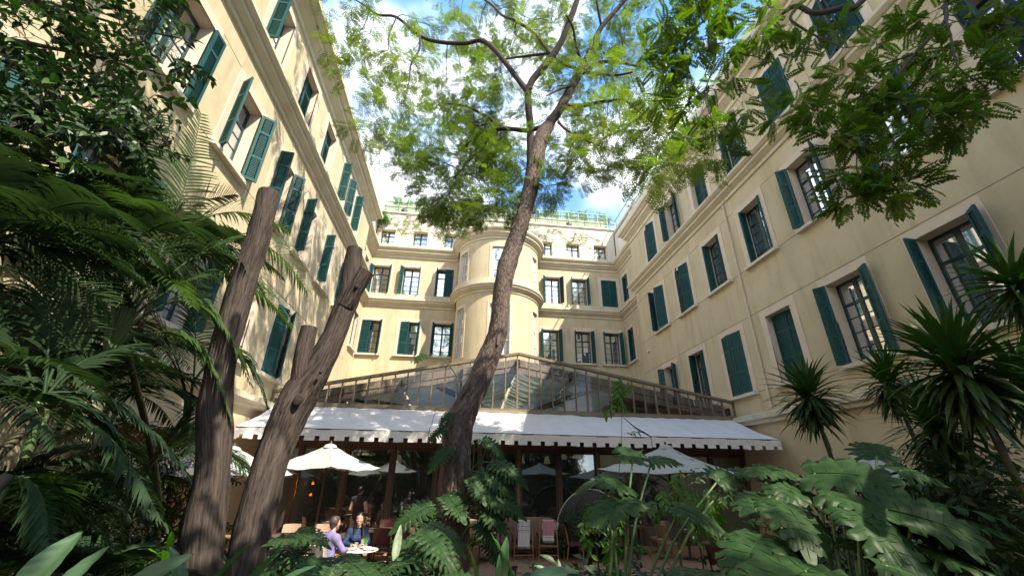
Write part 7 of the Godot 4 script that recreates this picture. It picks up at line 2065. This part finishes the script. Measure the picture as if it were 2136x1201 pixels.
	s = Shape.new(); s.lathe([Vector2(0.001, 0.0), Vector2(0.17, 0.001), Vector2(0.22, 0.38), Vector2(0.25, 0.40), Vector2(0.25, 0.46), Vector2(0.22, 0.461), Vector2(0.2, 0.42), Vector2(0.001, 0.41)], 20); put("vessel", s, mats.terracotta, pot)
	s = Shape.new()
	for i in 40: blade(s, Transform3D(frame(Vector3(rng.randf_range(-1, 1), rng.randf_range(0.3, 1.3), rng.randf_range(-1, 1)), Vector3(0, 1, 0.1)), Vector3(0, 0.42, 0)), rng.randf_range(0.3, 0.5), 0.05, 0.2, 0.5, 5)
	put("foliage", s, mats.palm_leaf, pot)
	var box := thing("wooden_crate", "orange brown slatted wooden planter box at lower left", "planter", Vector3(-3.101, 0.918, -5.600) * Vector3(1, 0, 1) + Vector3(0, -0.12, 0), 0.2)
	for i in 4:
		for q in [-1, 1]:
			s = Shape.new(); s.box2(Vector3(-0.24, 0.02 + i * 0.105, q * 0.2 - 0.012), Vector3(0.24, 0.115 + i * 0.105, q * 0.2 + 0.012)); put("slat", s, mats.orange_wood, box)
			s = Shape.new(); s.box2(Vector3(q * 0.225 - 0.012, 0.02 + i * 0.105, -0.185), Vector3(q * 0.225 + 0.012, 0.115 + i * 0.105, 0.185)); put("slat", s, mats.orange_wood, box)
	for q in [Vector2(-1, -1), Vector2(1, -1), Vector2(-1, 1), Vector2(1, 1)]:
		s = Shape.new(); s.box2(Vector3(q.x * 0.255 - 0.018, 0, q.y * 0.225 - 0.018), Vector3(q.x * 0.255 + 0.018, 0.46, q.y * 0.225 + 0.018)); put("corner_post", s, mats.orange_wood, box)
	s = Shape.new(); s.box2(Vector3(-0.2, 0.03, -0.17), Vector3(0.2, 0.40, 0.17)); put("earth", s, mats.soil, box)
	var la := thing("garden_lantern", "small black garden lantern on thin legs at the terrace edge", "lantern", Vector3(1.350, -0.350, -10.915) + Vector3(0, 0, 0))
	s = Shape.new(); s.box2(Vector3(-0.09, 0.24, -0.09), Vector3(0.09, 0.27, 0.09)); s.box2(Vector3(-0.02, 0.27, -0.02), Vector3(0.12, 0.31, 0.02)); put("head", s, mats.dark_metal, la)
	for q in [Vector2(-1, -1), Vector2(1, -1), Vector2(-1, 1), Vector2(1, 1)]:
		s = Shape.new(); s.box2(Vector3(q.x * 0.075 - 0.009, 0, q.y * 0.075 - 0.009), Vector3(q.x * 0.075 + 0.009, 0.239, q.y * 0.075 + 0.009)); put("leg", s, mats.dark_metal, la)

# ---------------------------------------------------------------- people
class Field:
	var lo: Vector3
	var cell: float
	var nx: int; var ny: int; var nz: int
	var f: PackedFloat32Array
	func _init(a: Vector3, b: Vector3, c: float) -> void:
		lo = a; cell = c
		nx = int((b.x - a.x) / c) + 2; ny = int((b.y - a.y) / c) + 2; nz = int((b.z - a.z) / c) + 2
		f.resize(nx * ny * nz); f.fill(1.0)
	# tapered capsule joined smoothly to what is there
	func bone(a: Vector3, b: Vector3, ra: float, rb: float, k := 0.03, squash := Vector3.ONE) -> void:
		var m := maxf(ra, rb) * 1.6 + k + cell * 2
		var l := Vector3(minf(a.x, b.x) - m, minf(a.y, b.y) - m, minf(a.z, b.z) - m); var h := Vector3(maxf(a.x, b.x) + m, maxf(a.y, b.y) + m, maxf(a.z, b.z) + m)
		var ab := (b - a) / squash
		var l2 := maxf(ab.length_squared(), 1e-9)
		var x0 := maxi(0, int((l.x - lo.x) / cell)); var x1 := mini(nx - 1, int((h.x - lo.x) / cell) + 1)
		var y0 := maxi(0, int((l.y - lo.y) / cell)); var y1 := mini(ny - 1, int((h.y - lo.y) / cell) + 1)
		var z0 := maxi(0, int((l.z - lo.z) / cell)); var z1 := mini(nz - 1, int((h.z - lo.z) / cell) + 1)
		for z in range(z0, z1 + 1):
			for y in range(y0, y1 + 1):
				var at := (z * ny + y) * nx
				for x in range(x0, x1 + 1):
					var p := (lo + Vector3(x, y, z) * cell - a) / squash
					var t := clampf(p.dot(ab) / l2, 0.0, 1.0)
					var d := (p - ab * t).length() - lerpf(ra, rb, t)
					var e := f[at + x]
					var hh := maxf(k - absf(d - e), 0.0) / k
					f[at + x] = minf(d, e) - hh * hh * k * 0.25
	func val(x: int, y: int, z: int) -> float:
		return f[(clampi(z, 0, nz - 1) * ny + clampi(y, 0, ny - 1)) * nx + clampi(x, 0, nx - 1)]
	func surface(s) -> void:
		var ids := {}
		var off := [Vector3i(0, 0, 0), Vector3i(1, 0, 0), Vector3i(0, 1, 0), Vector3i(1, 1, 0), Vector3i(0, 0, 1), Vector3i(1, 0, 1), Vector3i(0, 1, 1), Vector3i(1, 1, 1)]
		var edges := [[0, 1], [2, 3], [4, 5], [6, 7], [0, 2], [1, 3], [4, 6], [5, 7], [0, 4], [1, 5], [2, 6], [3, 7]]
		for z in nz - 1:
			for y in ny - 1:
				var row := (z * ny + y) * nx
				for x in nx - 1:
					var i := row + x
					var v := [f[i], f[i + 1], f[i + nx], f[i + nx + 1], f[i + nx * ny], f[i + nx * ny + 1], f[i + nx * ny + nx], f[i + nx * ny + nx + 1]]
					var neg := 0
					for q in v:
						if q < 0.0: neg += 1
					if neg == 0 or neg == 8: continue
					var sum := Vector3.ZERO; var n := 0
					for e in edges:
						var a: float = v[e[0]]; var b: float = v[e[1]]
						if (a < 0.0) != (b < 0.0):
							sum += Vector3(off[e[0]]).lerp(Vector3(off[e[1]]), a / (a - b)); n += 1
					var g := Vector3(v[1] + v[3] + v[5] + v[7] - v[0] - v[2] - v[4] - v[6], v[2] + v[3] + v[6] + v[7] - v[0] - v[1] - v[4] - v[5], v[4] + v[5] + v[6] + v[7] - v[0] - v[1] - v[2] - v[3])
					ids[i] = s.vert(lo + (Vector3(x, y, z) + sum / n) * cell, g.normalized())
		for i in ids:
			var x: int = i % nx; var y: int = (i / nx) % ny; var z: int = i / (nx * ny)
			if x == 0 or y == 0 or z == 0: continue
			var a: float = f[i]
			for ax in 3:
				var step: int = [1, nx, nx * ny][ax]
				var b: float = f[i + step]
				if (a < 0.0) == (b < 0.0): continue
				var u: int = [nx, nx * ny, 1][ax]; var w: int = [nx * ny, 1, nx][ax]
				if not (ids.has(i - u) and ids.has(i - w) and ids.has(i - u - w)): continue
				var q := [ids[i], ids[i - u], ids[i - u - w], ids[i - w]]
				if a < 0.0:
					s.tri_i(q[0], q[1], q[2]); s.tri_i(q[0], q[2], q[3])
				else:
					s.tri_i(q[0], q[2], q[1]); s.tri_i(q[0], q[3], q[2])

func hand_shape(curl: float) -> Shape:
	# right hand: wrist at the origin, fingers along +z, thumb towards -x, palm down
	var f := Field.new(Vector3(-0.09, -0.09, -0.03), Vector3(0.07, 0.04, 0.21), 0.004)
	for q in [[-0.026, 0.0], [-0.009, 0.004], [0.008, 0.003], [0.024, 0.0]]:
		f.bone(Vector3(q[0] * 0.6, 0, 0.0), Vector3(q[0], q[1], 0.085), 0.017, 0.013, 0.012)
	var fingers := [[-0.027, 0.07], [-0.009, 0.08], [0.009, 0.074], [0.026, 0.058]]
	for q in fingers:
		var p := Vector3(q[0], 0.002, 0.088)
		var a := curl * 0.5
		for k in 3:
			var ln: float = q[1] * [0.45, 0.31, 0.24][k]
			var n := p + Vector3(q[0] * 0.12, -sin(a), cos(a)) * ln
			f.bone(p, n, [0.0095, 0.0085, 0.0075][k], [0.0085, 0.0075, 0.006][k], 0.004)
			p = n; a += curl
	f.bone(Vector3(-0.02, -0.004, 0.02), Vector3(-0.048, -0.014, 0.052), 0.015, 0.012, 0.01)
	f.bone(Vector3(-0.048, -0.014, 0.052), Vector3(-0.056, -0.024, 0.085), 0.0105, 0.009, 0.006)
	f.bone(Vector3(-0.056, -0.024, 0.085), Vector3(-0.052, -0.034, 0.108), 0.009, 0.007, 0.004)
	var s := Shape.new()
	f.surface(s)
	return s

func head_shape(jaw: float, smile: bool) -> Shape:
	# chin at about y = -0.11, crown at 0.12, face towards +z
	var f := Field.new(Vector3(-0.11, -0.16, -0.13), Vector3(0.11, 0.15, 0.15), 0.006)
	f.bone(Vector3(0, 0.035, -0.022), Vector3(0, 0.035, 0.012), 0.082, 0.076, 0.03, Vector3(0.92, 1.03, 1.0))
	f.bone(Vector3(0, -0.035, 0.035), Vector3(0, -0.078, 0.052), 0.055, 0.032 * jaw, 0.04)
	for q in [-1.0, 1.0]:
		f.bone(Vector3(q * 0.036, -0.018, 0.06), Vector3(q * 0.05, -0.01, 0.03), 0.024, 0.026, 0.025)   # cheek
		f.bone(Vector3(q * 0.014, 0.026, 0.078), Vector3(q * 0.048, 0.024, 0.062), 0.010, 0.009, 0.012)   # brow
		f.bone(Vector3(q * 0.074, 0.012, -0.012), Vector3(q * 0.079, -0.022, -0.006), 0.015, 0.010, 0.006, Vector3(0.5, 1, 1))   # ear
		f.bone(Vector3(q * 0.055, -0.05, 0.005), Vector3(q * 0.012, -0.09, 0.05), 0.02, 0.018, 0.02)   # jaw line
	f.bone(Vector3(0, 0.018, 0.082), Vector3(0, -0.018, 0.103), 0.008, 0.013, 0.012)   # nose
	f.bone(Vector3(-0.017 if smile else -0.013, -0.046, 0.084), Vector3(0.017 if smile else 0.013, -0.046, 0.084), 0.008, 0.008, 0.008)   # lips
	f.bone(Vector3(0, -0.10, -0.02), Vector3(0, -0.15, -0.03), 0.048, 0.052, 0.03)   # neck
	var s := Shape.new()
	f.surface(s)
	return s

# joints: name -> point. Body, clothes, face and hair as the dictionary says.
func person(label: String, at: Vector3, turn: float, j: Dictionary, look: Dictionary, group := "") -> void:
	var t := thing("person", label, "person", at, turn, group)
	var c: float = look.get("cell", 0.016)
	var lo := Vector3(9, 9, 9); var hi := -lo
	for k in j:
		lo = lo.min(j[k]); hi = hi.max(j[k])
	lo -= Vector3.ONE * 0.24; hi += Vector3.ONE * 0.24
	var w: float = look.get("girth", 1.0)
	var fill := func(f: Field, extra: float, parts: String) -> void:
		if "t" in parts:   # trunk
			f.bone(j.hip, j.waist, 0.135 * w + extra, 0.115 * w + extra, 0.05, Vector3(1.12, 1, 0.82))
			f.bone(j.waist, j.chest, 0.115 * w + extra, 0.135 * w + extra, 0.05, Vector3(1.12, 1, 0.8))
			f.bone(j.sl, j.sr, 0.068 * w + extra, 0.068 * w + extra, 0.05)
			f.bone(j.chest, j.neck, 0.11 * w + extra, 0.055 + extra, 0.05, Vector3(1.1, 1, 0.85))
			if look.get("bust", false):
				for q in [-1.0, 1.0]: f.bone(j.chest + Vector3(q * 0.07, -0.03, 0.06), j.chest + Vector3(q * 0.06, -0.05, 0.085), 0.06 + extra, 0.05 + extra, 0.05)
		for q in ["l", "r"]:
			if "u" in parts: f.bone(j["s" + q], j["e" + q], 0.052 * w + extra, 0.040 + extra, 0.03)
			if "f" in parts: f.bone(j["e" + q], j["w" + q], 0.040 + extra, 0.027 + extra, 0.02)
			if "g" in parts:
				f.bone(j["h" + q], j["k" + q], 0.085 * w + extra, 0.056 + extra, 0.04)
				f.bone(j["k" + q], j["a" + q], 0.055 + extra, 0.038 + extra, 0.03)
			if "o" in parts: f.bone(j["a" + q] + Vector3(0, -0.03, 0), j["a" + q] + Vector3(0, -0.055, 0.13), 0.042 + extra, 0.034 + extra, 0.03)
	var f := Field.new(lo, hi, c)
	fill.call(f, 0.0, "tufgo")
	f.bone(j.neck, j.head + Vector3(0, -0.10, -0.02), 0.052, 0.05, 0.03)
	var s := Shape.new()
	f.surface(s)
	var hb: Basis = look.get("head_turn", Basis.IDENTITY)
	s.add(shared[look.get("head", "head_man")], Transform3D(hb, j.head))
	for q in ["l", "r"]:
		var dir: Vector3 = (j["w" + q] - j["e" + q]).normalized() + look.get("hand_bend", Vector3.ZERO)
		var b := frame(dir, look.get("palm_up", Vector3.UP))
		if q == "l": b = b * Basis.from_scale(Vector3(-1, 1, 1))
		var hs: Shape = shared.hand
		if q == "l":
			hs = Shape.new(); hs.v = shared.hand.v; hs.n = shared.hand.n; hs.uv = shared.hand.uv; hs.col = shared.hand.col
			hs.idx = shared.hand.idx.duplicate(); hs.idx.reverse()
		s.add(hs, Transform3D(b, j["w" + q]))
	put("body", s, mats.skin, t)
	for g in look.clothes:   # [name, parts, extra, material]
		f = Field.new(lo, hi, c)
		fill.call(f, g[2], g[1])
		s = Shape.new()
		f.surface(s)
		put(g[0], s, mats[g[3]], t)
	# face
	s = Shape.new()
	for q in [-1.0, 1.0]:
		cushion(s, j.head + hb * Vector3(q * 0.030, 0.008, 0.0775), Vector3(0.022, 0.010, 0.014))
		cushion(s, j.head + hb * Vector3(q * 0.031, 0.030, 0.081), Vector3(0.034, 0.006, 0.012))
	put("eyes", s, mats.hair_dark, t)
	s = Shape.new()
	cushion(s, j.head + hb * Vector3(0, -0.046, 0.0905), Vector3(0.044 if look.get("smile", false) else 0.034, 0.011, 0.012))
	put("mouth", s, mats.teeth if look.get("smile", false) else mats.lips, t)
	# hair
	f = Field.new(j.head - Vector3(0.17, 0.42, 0.19), j.head + Vector3(0.17, 0.19, 0.19), 0.01)
	var H := func(a: Vector3, b: Vector3, ra: float, rb: float) -> void: f.bone(j.head + hb * a, j.head + hb * b, ra, rb, 0.03)
	H.call(Vector3(0, 0.062, -0.040), Vector3(0, 0.072, 0.002), 0.083, 0.070)
	H.call(Vector3(0, 0.02, -0.06), Vector3(0, -0.04, -0.065), 0.075, 0.05)
	if look.get("long_hair", false):
		for q in [-1.0, 1.0]:
			H.call(Vector3(q * 0.072, 0.03, -0.015), Vector3(q * 0.082, -0.13, 0.0), 0.027, 0.032)
			H.call(Vector3(q * 0.08, -0.12, 0.0), Vector3(q * 0.10, -0.33, 0.055), 0.032, 0.026)
		H.call(Vector3(0, -0.04, -0.075), Vector3(0, -0.26, -0.085), 0.075, 0.06)
	else:
		for q in [-1.0, 1.0]: H.call(Vector3(q * 0.064, 0.045, -0.02), Vector3(q * 0.07, 0.01, -0.03), 0.024, 0.02)
	s = Shape.new()
	f.surface(s)
	put("hair", s, mats[look.get("hair", "hair_dark")], t)

func seated(lean: float, reach: Array) -> Dictionary:
	return {"hip": Vector3(0, 0.55, -0.06), "waist": Vector3(0, 0.72, -0.05 + lean * 0.25), "chest": Vector3(0, 0.92, -0.05 + lean * 0.6), "neck": Vector3(0, 1.07, -0.06 + lean), "head": Vector3(0, 1.235, -0.02 + lean * 1.15),
		"sl": Vector3(0.155, 1.0, -0.07 + lean * 0.85), "sr": Vector3(-0.155, 1.0, -0.07 + lean * 0.85), "el": reach[0], "er": reach[1], "wl": reach[2], "wr": reach[3],
		"hl": Vector3(0.09, 0.53, 0.0), "hr": Vector3(-0.09, 0.53, 0.0), "kl": Vector3(0.11, 0.52, 0.40), "kr": Vector3(-0.11, 0.52, 0.40), "al": Vector3(0.11, 0.09, 0.38), "ar": Vector3(-0.11, 0.09, 0.38)}

func build_people() -> void:
	var sk := mat("skin", Color(0.48, 0.27, 0.18), 0.5)
	sk.subsurf_scatter_enabled = true; sk.subsurf_scatter_strength = 0.15
	mat("hair_dark", Color(0.012, 0.009, 0.008), 0.4)
	mat("hair_grey", Color(0.06, 0.045, 0.038), 0.55)
	mat("lips", Color(0.32, 0.10, 0.09), 0.4)
	mat("teeth", Color(0.75, 0.68, 0.62), 0.3)
	rough_mat("blue_blouse", Color(0.012, 0.03, 0.085), Color(0.018, 0.042, 0.115), 0.85, 2.0, 0.03, 0.6, 71)
	rough_mat("lavender_shirt", Color(0.20, 0.17, 0.34), Color(0.25, 0.21, 0.41), 0.9, 2.0, 0.03, 0.6, 72)
	rough_mat("dark_trousers", Color(0.02, 0.022, 0.03), Color(0.035, 0.038, 0.05), 0.9, 2.0, 0.03, 0.6, 73)
	rough_mat("beige_trousers", Color(0.24, 0.18, 0.125), Color(0.30, 0.23, 0.16), 0.9, 2.0, 0.03, 0.6, 74)
	rough_mat("dark_vest", Color(0.012, 0.012, 0.014), Color(0.022, 0.022, 0.025), 0.8, 2.0, 0.03, 0.6, 75)
	rough_mat("pink_shirt", Color(0.50, 0.30, 0.25), Color(0.58, 0.36, 0.31), 0.9, 2.0, 0.03, 0.6, 76)
	rough_mat("white_shirt", Color(0.60, 0.60, 0.60), Color(0.68, 0.68, 0.68), 0.9, 2.0, 0.03, 0.6, 77)
	shared["head_man"] = head_shape(1.1, false)
	shared["head_woman"] = head_shape(0.92, true)
	shared["hand"] = hand_shape(0.55)
	var tc: Vector3 = Vector3(-1.910, 0.522, -10.150) * Vector3(1, 0, 1) + Vector3(0, FLOOR_Y, 0)
	var r := seated(0.07, [Vector3(0.26, 0.78, 0.06), Vector3(-0.26, 0.78, 0.06), Vector3(0.12, 0.785, 0.26), Vector3(-0.12, 0.785, 0.27)])
	person("smiling woman with long dark hair in a blue blouse seated facing the camera", tc + Vector3(-0.2, 0, -0.55), 0.3, r,
		{"head": "head_woman", "smile": true, "long_hair": true, "bust": true, "girth": 0.9, "head_turn": Basis(Vector3.UP, -0.25) * Basis(Vector3(0, 0, 1), 0.08), "clothes": [["blouse", "tuf", 0.013, "blue_blouse"], ["trousers", "g", 0.012, "dark_trousers"]]})
	r = seated(0.05, [Vector3(0.28, 0.80, 0.08), Vector3(-0.28, 0.80, 0.08), Vector3(0.15, 0.785, 0.27), Vector3(-0.14, 0.785, 0.28)])
	person("man with short dark hair in a lavender shirt seated with his back turned", tc + Vector3(-0.48, 0, 0.46), PI * 0.8, r,
		{"girth": 1.08, "hair": "hair_grey", "clothes": [["shirt", "tuf", 0.014, "lavender_shirt"], ["trousers", "g", 0.012, "dark_trousers"]]})
	# standing waiter
	var wp: Vector3 = Vector3(-3.012, 0.957, -14.800) * Vector3(1, 0, 1) + Vector3(0, FLOOR_Y, 0)
	var st := {"hip": Vector3(0, 0.96, 0), "waist": Vector3(0, 1.12, 0.01), "chest": Vector3(0, 1.33, 0.0), "neck": Vector3(0, 1.50, -0.01), "head": Vector3(0.01, 1.67, 0.03), "sl": Vector3(0.175, 1.43, -0.01), "sr": Vector3(-0.175, 1.43, -0.01),
		"el": Vector3(0.25, 1.16, 0.02), "er": Vector3(-0.25, 1.17, 0.03), "wl": Vector3(0.16, 1.08, 0.24), "wr": Vector3(-0.14, 1.1, 0.26), "hl": Vector3(0.09, 0.93, 0), "hr": Vector3(-0.09, 0.93, 0), "kl": Vector3(0.10, 0.50, 0.03), "kr": Vector3(-0.13, 0.50, -0.03), "al": Vector3(0.10, 0.095, -0.02), "ar": Vector3(-0.17, 0.095, -0.10)}
	person("waiter in a dark waistcoat and beige trousers standing with his back turned", wp, PI * 0.92, st,
		{"girth": 1.0, "clothes": [["shirt", "uf", 0.014, "pink_shirt"], ["waistcoat", "t", 0.02, "dark_vest"], ["trousers", "g", 0.016, "beige_trousers"], ["shoes", "o", 0.006, "dark_vest"]]})
	# diners beyond, dim behind the glass
	var k := 0
	for e in [[Vector3(2.575, 0.543, -17.400), 2.7, "diner in a pink shirt behind the sofa and the glass", "pink_shirt"], [Vector3(4.221, 0.593, -17.300), -2.6, "diner in white behind the glass beside the bronze post", "white_shirt"], [Vector3(3.037, 0.513, -18.300), 0.4, "diner in a dark top facing out behind the glass", "dark_vest"], [Vector3(-4.116, 0.891, -17.200), 1.6, "person in pale clothes behind the glass beside the waiter", "white_shirt"], [Vector3(0.618, 0.466, -17.200), 0.8, "diner in a pink top behind the glass right of the leaning tree", "pink_shirt"]]:
		var p: Vector3 = e[0]
		r = seated(0.05, [Vector3(0.27, 0.79, 0.07), Vector3(-0.27, 0.79, 0.07), Vector3(0.14, 0.785, 0.27), Vector3(-0.13, 0.785, 0.27)])
		person(e[2], Vector3(p.x, FLOOR_Y, p.z), e[1], r, {"cell": 0.024, "clothes": [["shirt", "tuf", 0.015, e[3]], ["trousers", "g", 0.014, "dark_trousers"]]}, "diners behind the glass")
		cafe_chair(Vector3(p.x, FLOOR_Y, p.z) + Basis(Vector3.UP, e[1]) * Vector3(0, 0, -0.03), e[1], "chair carrying the " + e[2].replace("diner", "diner").split(" behind")[0] + " behind the glass", "chairs inside the restaurant")
		k += 1
